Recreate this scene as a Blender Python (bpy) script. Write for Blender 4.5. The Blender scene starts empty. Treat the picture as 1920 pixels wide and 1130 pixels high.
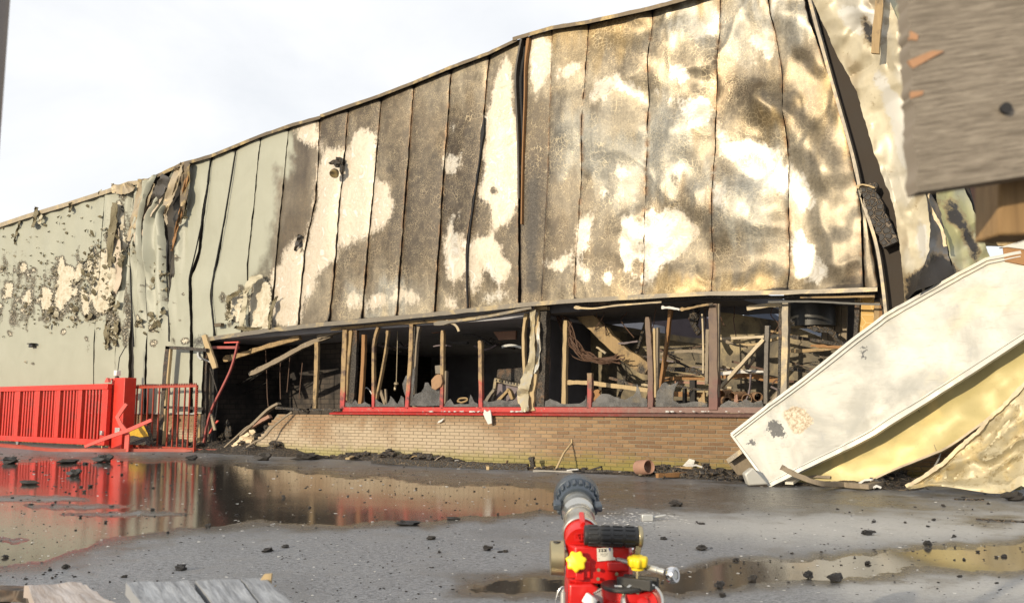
import bpy, math, random
import numpy as np
from mathutils import Vector, Matrix
random.seed(7)
S = bpy.context.scene
COL = S.collection
R = math.radians

# ------------------------------------------------------------------ camera
FPX, CX, CY = 1650.0, 960.0, 565.0
AZ, PITCH = R(126.2), R(6.84)
CAM = Vector((0.0, -12.4, 1.0))
FWD = Vector((math.cos(AZ)*math.cos(PITCH), math.sin(AZ)*math.cos(PITCH), math.sin(PITCH)))
RGT = Vector((math.sin(AZ), -math.cos(AZ), 0.0))
UPV = RGT.cross(FWD)
HF = Vector((math.cos(AZ), math.sin(AZ), 0.0))           # horizontal viewing direction
cam = bpy.data.cameras.new('camera')
cam_ob = bpy.data.objects.new('camera', cam); COL.objects.link(cam_ob)
cam_ob.location = CAM
cam_ob.rotation_euler = (math.pi/2 + PITCH, 0, AZ - math.pi/2)
cam.sensor_width = 36.0
cam.lens = FPX/1920*36.0
cam.clip_start = 0.05; cam.clip_end = 6000
cam.dof.use_dof = True
cam.dof.focus_distance = 9.5
cam.dof.aperture_fstop = 7.5
S.camera = cam_ob

# ------------------------------------------------------------------ light
SUN_EL, SUN_A = R(15.0), R(6.0)      # low sun, almost square on to the facade, a little from its left
TO_SUN = Vector((-math.sin(SUN_A)*math.cos(SUN_EL), -math.cos(SUN_A)*math.cos(SUN_EL), math.sin(SUN_EL)))
sun = bpy.data.lights.new('sun', 'SUN')
sun.energy = 4.1; sun.angle = R(0.6); sun.color = (1.0, 0.855, 0.63)
sun_ob = bpy.data.objects.new('sun', sun); COL.objects.link(sun_ob)
sun_ob.rotation_euler = TO_SUN.to_track_quat('Z', 'Y').to_euler()
sun_ob.location = (0, -30, 20)

W = bpy.data.worlds.new('World'); S.world = W
W.use_nodes = True
wn = W.node_tree; wn.nodes.clear()
def _w(t, **k):
    n = wn.nodes.new(t)
    for a, b in k.items(): setattr(n, a, b)
    return n
w_out = _w('ShaderNodeOutputWorld'); w_bg = _w('ShaderNodeBackground')
w_sky = _w('ShaderNodeTexSky', sky_type='NISHITA', sun_disc=False, sun_elevation=SUN_EL, sun_rotation=math.pi + SUN_A)
w_sky.air_density = 1.0; w_sky.dust_density = .6; w_sky.ozone_density = 2.0
w_tc = _w('ShaderNodeTexCoord'); w_map = _w('ShaderNodeMapping'); w_map.inputs['Scale'].default_value = (1, 1, 2.3)
w_map.inputs['Location'].default_value = (0.35, 0.2, 0.1)
w_n = _w('ShaderNodeTexNoise'); w_n.inputs['Scale'].default_value = 2.3; w_n.inputs['Detail'].default_value = 7; w_n.inputs['Roughness'].default_value = .55
w_n.inputs['Distortion'].default_value = .35
w_r = _w('ShaderNodeValToRGB'); w_r.color_ramp.elements[0].position = .27; w_r.color_ramp.elements[1].position = .56
w_r.color_ramp.elements[0].color = (.78, .78, .78, 1); w_r.color_ramp.elements[1].color = (1, 1, 1, 1)
w_m = _w('ShaderNodeMix', data_type='RGBA'); w_m.inputs[7].default_value = (7.6, 7.7, 7.85, 1)
wl = wn.links.new
wl(w_tc.outputs['Generated'], w_map.inputs['Vector']); wl(w_map.outputs[0], w_n.inputs['Vector'])
wl(w_n.outputs['Fac'], w_r.inputs['Fac']); wl(w_r.outputs['Color'], w_m.inputs[0])
wl(w_sky.outputs['Color'], w_m.inputs[6]); wl(w_m.outputs[2], w_bg.inputs['Color'])
w_bg.inputs['Strength'].default_value = .12
wl(w_bg.outputs[0], w_out.inputs['Surface'])

S.render.engine = 'CYCLES'
S.view_settings.view_transform = 'Standard'; S.view_settings.look = 'None'
S.view_settings.exposure = 0.16; S.view_settings.gamma = 1.0; S.view_settings.use_curve_mapping = False
S.cycles.max_bounces = 6; S.cycles.diffuse_bounces = 3; S.cycles.glossy_bounces = 3
S.cycles.transparent_max_bounces = 6; S.cycles.transmission_bounces = 4
S.cycles.sample_clamp_indirect = 6.0
S.cycles.use_denoising = True

# ------------------------------------------------------------------ helpers: photograph pixel (1920 x 1130) to a point on a real plane
def ray(px, py):
    return FWD + RGT*((px-CX)/FPX) - UPV*((py-CY)/FPX)
def wp(px, py, y=0.0):                      # on the vertical plane y = const (the facade is y = 0)
    d = ray(px, py); t = (y-CAM.y)/d.y
    return CAM + d*t
def gp(px, py, z=0.0):                      # on the ground
    d = ray(px, py); t = (z-CAM.z)/d.z
    return CAM + d*t
def dp(px, py, dist):                       # at a horizontal depth along the viewing direction
    d = ray(px, py); t = dist/d.dot(HF)
    return CAM + d*t
def pp(px, py, p0, n):                      # on any plane
    d = ray(px, py); t = (p0-CAM).dot(n)/d.dot(n)
    return CAM + d*t
def to_px(P):
    P = np.asarray(P, float) - np.array(CAM)
    z = P @ np.array(FWD)
    return CX + FPX*(P @ np.array(RGT))/z, CY - FPX*(P @ np.array(UPV))/z
def wps(px, py, y):                         # vectorised wp
    px = np.asarray(px, float); py = np.asarray(py, float); y = np.broadcast_to(np.asarray(y, float), px.shape)
    d = np.array(FWD) + np.multiply.outer((px-CX)/FPX, np.array(RGT)) - np.multiply.outer((py-CY)/FPX, np.array(UPV))
    t = (y-CAM.y)/d[..., 1]
    return np.array(CAM) + d*t[..., None]

def _hash(ix, iy, seed):
    h = (ix.astype(np.int64)*374761393 + iy.astype(np.int64)*668265263 + seed*982451653) & 0xffffffff
    h = ((h ^ (h >> 13))*1274126177) & 0xffffffff
    return ((h ^ (h >> 16)) & 0xffff)/65535.0
def vnoise(x, y, seed=0):
    x = np.asarray(x, float); y = np.asarray(y, float)
    ix, iy = np.floor(x), np.floor(y); fx, fy = x-ix, y-iy
    fx = fx*fx*(3-2*fx); fy = fy*fy*(3-2*fy)
    a, b = _hash(ix, iy, seed), _hash(ix+1, iy, seed); c, d = _hash(ix, iy+1, seed), _hash(ix+1, iy+1, seed)
    return (a*(1-fx)+b*fx)*(1-fy) + (c*(1-fx)+d*fx)*fy
def fbm(x, y, seed=0, o=4):
    s, a, t = 0, 1, 0
    for k in range(o):
        s = s + a*vnoise(np.asarray(x)*2**k, np.asarray(y)*2**k, seed+k*17); t += a; a *= .5
    return s/t
def smooth(x, a, b):
    t = np.clip((x-a)/(b-a), 0, 1); return t*t*(3-2*t)

def catmull(pts, n=6):
    P = [Vector(p) for p in pts]
    if len(P) < 3: return P
    out = []
    for i in range(len(P)-1):
        p0 = P[max(i-1, 0)]; p1 = P[i]; p2 = P[i+1]; p3 = P[min(i+2, len(P)-1)]
        for k in range(n):
            t = k/n
            out.append(.5*((2*p1)+(p2-p0)*t+(2*p0-5*p1+4*p2-p3)*t*t+(3*p1-p0-3*p2+p3)*t**3))
    out.append(P[-1]); return out

class MB:                                   # collects shapes in world coordinates, builds ONE mesh object
    def __init__(s): s.v = []; s.f = []
    def add(s, vs, fs):
        o = len(s.v); s.v += [Vector(v) for v in vs]; s.f += [tuple(i+o for i in f) for f in fs]; return s
    def box(s, c, ax, h):
        c = Vector(c); a = [Vector(x).normalized()*k for x, k in zip(ax, h)]
        vs = [c + a[0]*i + a[1]*j + a[2]*k for i in (-1, 1) for j in (-1, 1) for k in (-1, 1)]
        return s.add(vs, [(0, 1, 3, 2), (4, 6, 7, 5), (0, 4, 5, 1), (2, 3, 7, 6), (0, 2, 6, 4), (1, 5, 7, 3)])
    def abox(s, lo, hi):
        lo, hi = Vector(lo), Vector(hi)
        return s.box((lo+hi)/2, ((1, 0, 0), (0, 1, 0), (0, 0, 1)), (hi-lo)/2)
    def prism(s, poly, off):
        n = len(poly); off = Vector(off); P = [Vector(p) for p in poly]
        return s.add(P + [p+off for p in P], [tuple(range(n-1, -1, -1)), tuple(range(n, 2*n))] + [(i, (i+1) % n, n+(i+1) % n, n+i) for i in range(n)])
    def sweep(s, rings, cap=True, closed=True):
        m = len(rings[0]); vs = [p for r in rings for p in r]; fs = []
        for i in range(len(rings)-1):
            for j in range(m if closed else m-1):
                k = (j+1) % m
                fs.append((i*m+j, i*m+k, (i+1)*m+k, (i+1)*m+j))
        if cap: fs += [tuple(range(m-1, -1, -1)), tuple((len(rings)-1)*m+j for j in range(m))]
        return s.add(vs, fs)
    def tube(s, path, r, seg=8, cap=True):
        P = [Vector(p) for p in path]; rs = r if isinstance(r, (list, tuple)) else [r]*len(P)
        rings = []; up = None
        for i, p in enumerate(P):
            t = (P[min(i+1, len(P)-1)] - P[max(i-1, 0)]).normalized()
            if up is None: up = Vector((0, 0, 1)) if abs(t.z) < .9 else Vector((1, 0, 0))
            a = t.cross(up).normalized(); b = a.cross(t).normalized(); up = b
            rings.append([p + (a*math.cos(2*math.pi*k/seg) + b*math.sin(2*math.pi*k/seg))*rs[i] for k in range(seg)])
        return s.sweep(rings, cap)
    def bar(s, path, w, h, up=(0, 0, 1), jit=0.0, seed=0):      # rectangular section along a path
        P = [Vector(p) for p in path]; up = Vector(up); rings = []; rg = random.Random(seed)
        for i, p in enumerate(P):
            t = (P[min(i+1, len(P)-1)] - P[max(i-1, 0)]).normalized()
            a = t.cross(up)
            a = a.normalized() if a.length > 1e-4 else t.orthogonal().normalized()
            b = a.cross(t).normalized()
            ww = w[i] if isinstance(w, (list, tuple)) else w
            q = [p + a*x*ww/2 + b*y*h/2 for x, y in ((-1, -1), (1, -1), (1, 1), (-1, 1))]
            if jit: q = [v + Vector((rg.uniform(-jit, jit), rg.uniform(-jit, jit), rg.uniform(-jit, jit))) for v in q]
            rings.append(q)
        return s.sweep(rings)
    def lathe(s, o, d, prof, seg=24, cap=True, sx=1.0):
        o = Vector(o); d = Vector(d).normalized(); a = d.orthogonal().normalized(); b = d.cross(a)
        rings = [[o + d*t + (a*math.cos(2*math.pi*k/seg) + b*math.sin(2*math.pi*k/seg))*r for k in range(seg)] for t, r in prof]
        return s.sweep(rings, cap)
    def grid(s, P):                          # P[n, m, 3]
        n, m = P.shape[:2]
        return s.add([tuple(x) for x in P.reshape(-1, 3)], [(i*m+j, i*m+j+1, (i+1)*m+j+1, (i+1)*m+j) for i in range(n-1) for j in range(m-1)])
    def slab(s, P, off):                     # closed sheet of some thickness: front grid, back grid and rim
        n, m = P.shape[:2]; o = len(s.v); off = np.asarray(off, float)
        s.grid(P); b = len(s.v)
        s.add([tuple(x) for x in (P+off).reshape(-1, 3)], [(i*m+j, (i+1)*m+j, (i+1)*m+j+1, i*m+j+1) for i in range(n-1) for j in range(m-1)])
        rim = [j for j in range(m)] + [i*m+m-1 for i in range(1, n)] + [(n-1)*m+j for j in range(m-2, -1, -1)] + [i*m for i in range(n-2, 0, -1)]
        k = len(rim); fr = [s.v[o+i] for i in rim]; bk = [s.v[b+i] for i in rim]
        return s.add(fr+bk, [(i, k+i, k+(i+1) % k, (i+1) % k) for i in range(k)])
    def lump(s, c, r, seed=0, flat=(1, 1, 1), rough=.35, lv=(7, 5)):
        rg = random.Random(seed); c = Vector(c); n, m = lv; rings = []
        for i in range(1, m):
            th = math.pi*i/m; ring = []
            for k in range(n):
                ph = 2*math.pi*(k + .5*(i % 2))/n; q = r*(1 + rg.uniform(-rough, rough))
                ring.append(c + Vector((math.sin(th)*math.cos(ph)*flat[0], math.sin(th)*math.sin(ph)*flat[1], math.cos(th)*flat[2]))*q)
            rings.append(ring)
        o = len(s.v); s.sweep(rings, cap=False)
        t = len(s.v); s.v += [c + Vector((0, 0, r*flat[2])), c - Vector((0, 0, r*flat[2]))]
        for k in range(n):
            s.f.append((t, o+k, o+(k+1) % n)); s.f.append((t+1, o+(m-2)*n+(k+1) % n, o+(m-2)*n+k))
        return s
    def build(s, name, mat, parent=None, label=None, sm=True, ang=35, bevel=0, origin=None, attrs=None, kind=None, segs=2):
        off = Vector(origin) if origin is not None else (WORLD[parent.name] if parent is not None else Vector((0, 0, 0)))
        me = bpy.data.meshes.new(name)
        me.from_pydata([v-off for v in s.v], [], s.f)
        if attrs:
            for k, a in attrs.items():
                at = me.color_attributes.new(k, 'FLOAT_COLOR', 'POINT')
                at.data.foreach_set('color', np.asarray(a, np.float32).ravel())
        me.materials.append(mat)
        if sm:
            me.shade_smooth(); me.set_sharp_from_angle(angle=R(ang))
        me.update()
        ob = bpy.data.objects.new(name, me); COL.objects.link(ob)
        if parent is not None: ob.parent = parent
        else: ob.location = off
        WORLD[ob.name] = off
        if label: ob['label'] = label
        if kind: ob['kind'] = kind
        if bevel:
            b = ob.modifiers.new('edge', 'BEVEL'); b.width = bevel; b.segments = segs; b.limit_method = 'ANGLE'; b.angle_limit = R(40)
        return ob
WORLD = {}
def thing(name, label, cat, loc=(0, 0, 0), group=None):
    o = bpy.data.objects.new(name, None); COL.objects.link(o); o.location = loc; o.empty_display_size = .1
    o['label'] = label; o['category'] = cat
    if group: o['group'] = group
    WORLD[o.name] = Vector(loc); return o
def single(mb, name, mat, label, cat, group=None, **k):          # a thing that is one mesh; origin at its base
    n = len(mb.v); c = sum(mb.v, Vector())/n; c.z = min(v.z for v in mb.v)
    o = mb.build(name, mat, None, None, origin=c, **k)
    o['label'] = label; o['category'] = cat
    if group: o['group'] = group
    return o
def struct(mb, name, mat, **k):
    return mb.build(name, mat, None, kind='structure', **k)
def strip(mb, pts, w, Y, depth, jit=0.0, n=0, seed=0):           # bar whose front lies on the plane y = Y, outlined by a pixel path and a pixel width
    P = [Vector((p[0], p[1], 0)) for p in pts]
    if n: P = catmull(P, n)
    rg = random.Random(seed+int(P[0].x)); rings = []
    for i, p in enumerate(P):
        t = P[min(i+1, len(P)-1)] - P[max(i-1, 0)]; t.normalize(); nn = Vector((-t.y, t.x, 0))
        ww = (w[min(i, len(w)-1)] if isinstance(w, (list, tuple)) else w)/2 * (1 + rg.uniform(-jit, jit))
        j = rg.uniform(-jit, jit)*ww
        a = p - nn*(ww+j); b = p + nn*(ww-j)
        A, B = wp(a.x, a.y, Y), wp(b.x, b.y, Y)
        rings.append([A, B, B+Vector((0, depth, 0)), A+Vector((0, depth, 0))])
    return mb.sweep(rings)
def subdiv(pts, k=6):
    out = []
    for i in range(len(pts)-1):
        for j in range(k):
            t = j/k; out.append((pts[i][0]*(1-t)+pts[i+1][0]*t, pts[i][1]*(1-t)+pts[i+1][1]*t))
    return out + [pts[-1]]
# ------------------------------------------------------------------ materials
class N:
    def __init__(s, name):
        s.m = bpy.data.materials.new(name); s.m.use_nodes = True; s.t = s.m.node_tree
        s.b = s.t.nodes['Principled BSDF']; s.x = 0
    def new(s, t, **k):
        n = s.t.nodes.new(t)
        for a, b in k.items(): setattr(n, a, b)
        return n
    def put(s, sock, v):
        if v is None: return
        if hasattr(v, 'is_linked') or hasattr(v, 'links'): s.t.links.new(v, sock)
        else:
            if sock.type == 'RGBA' and not isinstance(v, (int, float)): v = tuple(v)+((1,) if len(v) == 3 else ())
            sock.default_value = v
    def coord(s, k='Object', scale=None):
        if k == 'World': o = s.new('ShaderNodeNewGeometry').outputs['Position']
        else: o = s.new('ShaderNodeTexCoord').outputs[k]
        if scale is not None:
            mp = s.new('ShaderNodeMapping'); s.put(mp.inputs['Vector'], o); mp.inputs['Scale'].default_value = scale; o = mp.outputs[0]
        return o
    def noise(s, co, sc, det=4, rough=.55, dist=0.0):
        n = s.new('ShaderNodeTexNoise'); s.put(n.inputs['Vector'], co); n.inputs['Scale'].default_value = sc
        n.inputs['Detail'].default_value = det; n.inputs['Roughness'].default_value = rough; n.inputs['Distortion'].default_value = dist
        return n.outputs['Fac']
    def voro(s, co, sc, feat='DISTANCE_TO_EDGE', rnd=1.0, out='Distance'):
        n = s.new('ShaderNodeTexVoronoi', feature=feat); s.put(n.inputs['Vector'], co); n.inputs['Scale'].default_value = sc
        n.inputs['Randomness'].default_value = rnd
        return n.outputs[out]
    def wave(s, co, sc, dist=2.0, det=2, dsc=1.0, dirn='X'):
        n = s.new('ShaderNodeTexWave', bands_direction=dirn); s.put(n.inputs['Vector'], co); n.inputs['Scale'].default_value = sc
        n.inputs['Distortion'].default_value = dist; n.inputs['Detail'].default_value = det; n.inputs['Detail Scale'].default_value = dsc
        return n.outputs['Fac']
    def ramp(s, f, stops, interp='LINEAR'):
        n = s.new('ShaderNodeValToRGB'); s.put(n.inputs['Fac'], f); e = n.color_ramp.elements; n.color_ramp.interpolation = interp
        while len(e) < len(stops): e.new(.5)
        for el, (p, c) in zip(e, stops):
            el.position = p; el.color = (c, c, c, 1) if isinstance(c, (int, float)) else tuple(c)+(1,)
        return n.outputs['Color']
    def mix(s, f, a, b, blend='MIX'):
        n = s.new('ShaderNodeMix', data_type='RGBA', blend_type=blend); s.put(n.inputs[0], f); s.put(n.inputs[6], a); s.put(n.inputs[7], b)
        return n.outputs[2]
    def math(s, op, a, b=0.0, c=None, clamp=False):
        n = s.new('ShaderNodeMath', operation=op, use_clamp=clamp); s.put(n.inputs[0], a); s.put(n.inputs[1], b)
        if c is not None: s.put(n.inputs[2], c)
        return n.outputs[0]
    def step(s, v, a, b):
        n = s.new('ShaderNodeMapRange', interpolation_type='SMOOTHSTEP'); s.put(n.inputs[0], v); n.inputs[1].default_value = a; n.inputs[2].default_value = b
        return n.outputs[0]
    def attr(s, name):
        n = s.new('ShaderNodeAttribute', attribute_name=name); return n
    def sep(s, v, k='Color'):
        n = s.new('ShaderNodeSeparateXYZ' if k == 'XYZ' else 'ShaderNodeSeparateColor'); s.put(n.inputs[0], v); return n.outputs
    def rand(s): return s.new('ShaderNodeObjectInfo').outputs['Random']
    def bump(s, h, st=.3, d=.02, nrm=None):
        n = s.new('ShaderNodeBump'); s.put(n.inputs['Height'], h); n.inputs['Strength'].default_value = st; n.inputs['Distance'].default_value = d
        if nrm is not None: s.put(n.inputs['Normal'], nrm)
        s.t.links.new(n.outputs[0], s.b.inputs['Normal']); return n.outputs[0]
    def set(s, col=None, rough=None, metal=None, spec=None):
        s.put(s.b.inputs['Base Color'], col); s.put(s.b.inputs['Roughness'], rough); s.put(s.b.inputs['Metallic'], metal)
        if spec is not None: s.put(s.b.inputs['Specular IOR Level'], spec)
        return s.m

def mul(c, k): return tuple(x*k for x in c)
def plain(name, col, rough=.6, metal=0.0, var=.25, sc=14, bump=.15, dirt=0.0, dcol=(.02, .018, .015), dsc=5, d=.01):
    n = N(name); co = n.coord()
    a = n.noise(co, sc, 5, .6)
    c = n.mix(a, mul(col, 1-var), mul(col, 1+var))
    if dirt:
        c = n.mix(n.step(n.noise(co, dsc, 6, .65), 1-dirt-.12, 1-dirt+.12), c, dcol)
    if bump: n.bump(a, bump, d)
    return n.set(c, n.math('MULTIPLY_ADD', a, .25, rough-.12), metal)

M = {}
M['ashen'] = plain('ash_coated_wall', (.34, .34, .37), .9, var=.35, sc=2.5)
M['soot'] = plain('soot', (.022, .020, .019), .85, var=.5, bump=.4)
M['deep'] = plain('deep_soot', (.022, .022, .024), .9, var=.4, bump=.3)
M['inner'] = plain('smoked_wall', (.085, .082, .088), .9, var=.5, sc=3)
M['steel'] = plain('steel', (.55, .54, .50), .32, .9, var=.1, dirt=.2, dcol=(.30, .28, .25))
M['chrome'] = plain('bright_steel', (.75, .75, .76), .18, 1.0, var=.05, bump=0)
M['brass'] = plain('brass', (.42, .36, .22), .38, .8, var=.15)
M['galv'] = plain('galvanised', (.50, .50, .48), .45, .6, var=.2, dirt=.3, dcol=(.2, .17, .13))
M['rubber'] = plain('rubber', (.022, .022, .023), .5, var=.2, bump=.1)
M['blackmetal'] = plain('dark_metal', (.035, .034, .032), .45, .2, var=.3)
M['black_blue'] = plain('dark_coupling', (.05, .065, .085), .38, .2, var=.2, dirt=.15, dcol=(.2, .2, .2), dsc=30)
M['fire_red'] = plain('fire_red', (.56, .012, .010), .33, var=.14, sc=34, bump=.14, dirt=.20, dcol=(.26, .03, .02), dsc=26)
M['dull_pink'] = plain('dull_pink', (.30, .075, .065), .55, var=.3, dirt=.25, dcol=(.08, .04, .03), dsc=6)
M['pink_red'] = plain('sunned_red', (.60, .10, .08), .5, var=.2)
M['yellow'] = plain('yellow_plastic', (.85, .62, .02), .38, var=.06, bump=.03)
M['sticker'] = plain('sticker', (.62, .60, .52), .5, var=.08, sc=60, bump=0)
M['ink'] = plain('ink', (.03, .03, .03), .6, bump=0)
M['blue_ink'] = plain('blue_ink', (.03, .06, .35), .6, bump=0)
M['white'] = plain('white_plastic', (.75, .74, .70), .4, var=.05)
M['terracotta'] = plain('terracotta', (.30, .17, .12), .7, var=.25, dirt=.25, dcol=(.05, .03, .02))
M['concrete'] = plain('concrete', (.30, .28, .25), .85, var=.25, dirt=.3, dcol=(.06, .05, .04))
M['cream_scrap'] = plain('cream_scrap', (.62, .50, .34), .7, var=.25, dirt=.3, dcol=(.09, .06, .03), dsc=9)
M['ash_white'] = plain('ash_white', (.55, .54, .52), .8, var=.2, dirt=.25, dcol=(.15, .13, .11), dsc=20)
M['cable'] = plain('cable', (.10, .055, .035), .7, var=.4)
M['card'] = plain('scorched_card', (.30, .18, .10), .8, var=.35, dirt=.35, dcol=(.03, .02, .015), dsc=6)
M['far_roof'] = plain('far_roof', (.10, .12, .16), .6, var=.2)
M['lilac'] = plain('sooted_sheet', (.16, .13, .14), .7, var=.4, sc=3, dirt=.3, dcol=(.03, .028, .03), dsc=3)

def red_paint(name, base=(.62, .022, .014), burn=.0):
    n = N(name); co = n.coord()
    a = n.noise(co, 6, 5, .6); b = n.noise(co, 22, 4, .7)
    c = n.mix(a, mul(base, .70), (base[0]*1.15, base[1]*2.4, base[2]*2.0)); c = n.mix(n.math('MULTIPLY', n.step(n.noise(co, 1.6, 5, .7), .50, .66), .55), c, (.34, .05, .035)); c = n.mix(n.math('MULTIPLY', n.step(n.noise(co, 12, 6, .75), .60, .66), .7), c, (.10, .045, .035))
    c = n.mix(n.step(b, .62, .74), c, (.30, .10, .07))
    if burn: c = n.mix(n.step(n.noise(co, 3.5, 6, .65), 1-burn-.1, 1-burn+.1), c, (.05, .025, .02))
    n.bump(b, .12, .004)
    return n.set(c, n.math('MULTIPLY_ADD', a, .3, .28))
M['gate_red'] = red_paint('gate_red')
M['gate_red_dull'] = red_paint('gate_red_dull', (.45, .03, .02), .25)
M['bar_red'] = red_paint('bar_red', (.36, .035, .022), .2)

def burnt_wood(name, wood=(.36, .25, .125), char=.35, ash=.15, sc=1.0):
    n = N(name); co = n.coord()
    g = n.noise(n.coord(scale=(14*sc, 14*sc, 1.2*sc)), 3.0, 5, .65)
    big = n.noise(co, 2.6, 6, .68)
    c = n.mix(g, mul(wood, .55), mul(wood, 1.2))
    cm = n.step(big, 1-char-.16, 1-char+.03)
    cr = n.voro(co, 24)
    cc = n.mix(n.step(cr, .0, .10), (.10, .085, .07), (.018, .015, .013))
    c = n.mix(cm, c, cc)
    c = n.mix(n.math('MULTIPLY', n.step(n.noise(co, 9, 5, .7), .6, .75), ash*2), c, (.38, .36, .33))
    n.bump(n.math('ADD', g, n.math('MULTIPLY', cr, cm)), .4, .01)
    return n.set(c, .75)
M['wood'] = burnt_wood('burnt_wood')
M['wood_pale'] = burnt_wood('pale_burnt_wood', (.46, .345, .19), .16, .1)
M['wood_dark'] = burnt_wood('dark_burnt_wood', (.20, .11, .055), .55, .1)
M['wood_orange'] = burnt_wood('orange_burnt_wood', (.30, .155, .06), .25, .0)
M['wood_grey'] = burnt_wood('greyed_wood', (.26, .21, .15), .3, .3)

def char_mat():
    n = N('charcoal'); co = n.coord()
    v = n.voro(co, 14); a = n.noise(co, 20, 5, .6)
    c = n.mix(n.step(v, .0, .06), (.16, .12, .08), n.mix(a, (.010, .009, .009), (.045, .040, .036)))
    n.bump(n.math('ADD', n.step(v, 0, .15), a), .8, .02)
    return n.set(c, .6)
M['char'] = char_mat()
def alligator():
    n = N('cracked_board'); co = n.coord()
    v = n.voro(co, 7.5, rnd=.8); a = n.noise(co, 9, 4)
    c = n.mix(n.step(v, .0, .035), (.72, .55, .28), n.mix(a, (.42, .24, .05), (.55, .34, .08)))
    n.bump(n.step(v, 0, .06), -.4, .01)
    return n.set(c, .6)
M['alligator'] = alligator()
def lump_mat():
    n = N('charred_lump'); co = n.coord(); r = n.rand()
    a = n.noise(co, 40, 4, .65)
    c = n.mix(a, (.008, .008, .009), n.mix(r, (.035, .033, .034), (.075, .062, .05)))
    n.bump(a, .8, .01)
    return n.set(c, n.math('MULTIPLY_ADD', r, .4, .3))
M['lump'] = lump_mat()

def panel_mat():
    n = N('facade_sheet'); co = n.coord()
    A = n.sep(n.attr('ma').outputs['Color']); B = n.sep(n.attr('mb').outputs['Color'])
    paint, bare, foam = A[0], A[1], A[2]; crk, gold, dark = B[0], B[1], B[2]
    flat = n.coord(scale=(1, .02, 1))
    nb = n.noise(flat, 1.3, 6, .62, .6); nm = n.noise(flat, 5, 6, .65, .3); nf = n.noise(flat, 18, 5, .7)
    def thr(m, soft=.08, amp=.55, nz=None):
        v = n.math('ADD', m, n.math('MULTIPLY', n.math('SUBTRACT', nz if nz is not None else nm, .5), amp))
        return n.step(v, .5-soft, .5+soft)
    # fire-browned film over the metal: heat tint, smoke stain and painted-in white glows per vertex, broken up by noise
    st = n.attr('mc').outputs['Color']
    streak = n.noise(n.coord(scale=(5, .02, .45)), 2.2, 5, .6)
    burn = n.mix(1.0, st, n.ramp(nb, [(.28, .72), (.5, 1.0), (.72, 1.30)]), 'MULTIPLY')
    burn = n.mix(1.0, burn, n.ramp(streak, [(.3, 1.12), (.55, 1.0), (.75, .70)]), 'MULTIPLY')
    burn = n.mix(1.0, burn, n.ramp(nm, [(.3, (.82, .80, .76)), (.5, 1.0), (.7, (1.16, 1.12, 1.05))]), 'MULTIPLY')
    burn = n.mix(1.0, burn, n.ramp(nf, [(.32, .78), (.5, 1.0), (.68, 1.22)]), 'MULTIPLY'); ff = n.noise(flat, 45, 4, .75); burn = n.mix(1.0, burn, n.ramp(ff, [(.35, .86), (.65, 1.14)]), 'MULTIPLY')
    # crackle of the blistered film
    wob = n.new('ShaderNodeVectorMath', operation='ADD')
    nv = n.new('ShaderNodeTexNoise'); n.put(nv.inputs['Vector'], flat); nv.inputs['Scale'].default_value = 6
    sc_ = n.new('ShaderNodeVectorMath', operation='SCALE'); n.put(sc_.inputs[0], nv.outputs['Color']); sc_.inputs['Scale'].default_value = .09
    n.put(wob.inputs[0], flat); n.put(wob.inputs[1], sc_.outputs[0])
    v1 = n.voro(wob.outputs[0], 15); v2 = n.voro(wob.outputs[0], 27)
    e1 = n.math('SUBTRACT', 1.0, n.step(v1, .012, .085)); e2 = n.math('SUBTRACT', 1.0, n.step(v2, .02, .10))
    zone = n.noise(flat, 1.1, 3, .5, .8)
    e = n.math('MAXIMUM', n.math('MULTIPLY', e1, n.step(zone, .46, .62)), n.math('MULTIPLY', e2, n.math('MULTIPLY', n.step(zone, .60, .46), .75)))
    e = n.math('MULTIPLY', e, n.math('MULTIPLY', crk, n.step(nm, .34, .60)))
    cf = n.mix(n.math('MULTIPLY', e, .9), burn, n.mix(1.0, n.mix(.5, burn, (.30, .26, .19)), (1.9, 1.85, 1.7), 'MULTIPLY'))
    # paint that survived
    pt = n.mix(nb, (.285, .288, .228), (.375, .38, .312)); pt = n.mix(n.math('MULTIPLY', n.step(nf, .5, .8), .25), pt, (.34, .345, .29))
    pt = n.mix(n.math('MULTIPLY', n.step(streak, .55, .8), .25), pt, (.235, .245, .20))
    pm = n.step(n.math('ADD', paint, n.math('MULTIPLY', n.math('SUBTRACT', nm, .5), .35)), .28, .72)
    c = n.mix(pm, cf, pt)
    # bare pale metal, with sheen arcs painted in the same colour
    sw = n.noise(flat, 2.6, 5, .6, 2.6)
    bcol = n.ramp(sw, [(.30, (.44, .36, .26)), (.46, (.56, .50, .41)), (.55, (.47, .40, .31)), (.64, (.63, .60, .54))]); bcol = n.mix(n.math('MULTIPLY', n.step(nm, .52, .75), .35), bcol, (.36, .275, .185))
    bcol = n.mix(n.math('MULTIPLY', n.step(nf, .62, .76), .5), bcol, (.20, .155, .11))
    drip = n.noise(n.coord(scale=(1, .02, .22)), 9, 5, .65)
    edge_n = n.math('ADD', n.math('MULTIPLY', nf, .34), n.math('ADD', n.math('MULTIPLY', nm, .33), n.math('MULTIPLY', drip, .33)))
    bm = n.math('MULTIPLY', n.step(n.math('ADD', bare, n.math('MULTIPLY', n.math('SUBTRACT', edge_n, .5), 3.2)), .26, .74), 1.0)
    bcol = n.mix(n.math('MULTIPLY', gold, .8), bcol, n.ramp(sw, [(.34, (.34, .30, .235)), (.44, (.60, .575, .51)), (.50, (.40, .36, .285)), (.56, (.66, .64, .585)), (.66, (.46, .425, .35))]))
    c = n.mix(bm, c, bcol)
    # black rim and torn foam
    rim = n.math('MULTIPLY', n.step(n.math('ADD', foam, n.math('MULTIPLY', n.math('SUBTRACT', nf, .5), .9)), .22, .42), 1.0)
    vf = n.voro(flat, 9, 'F1', 1.0)
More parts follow.
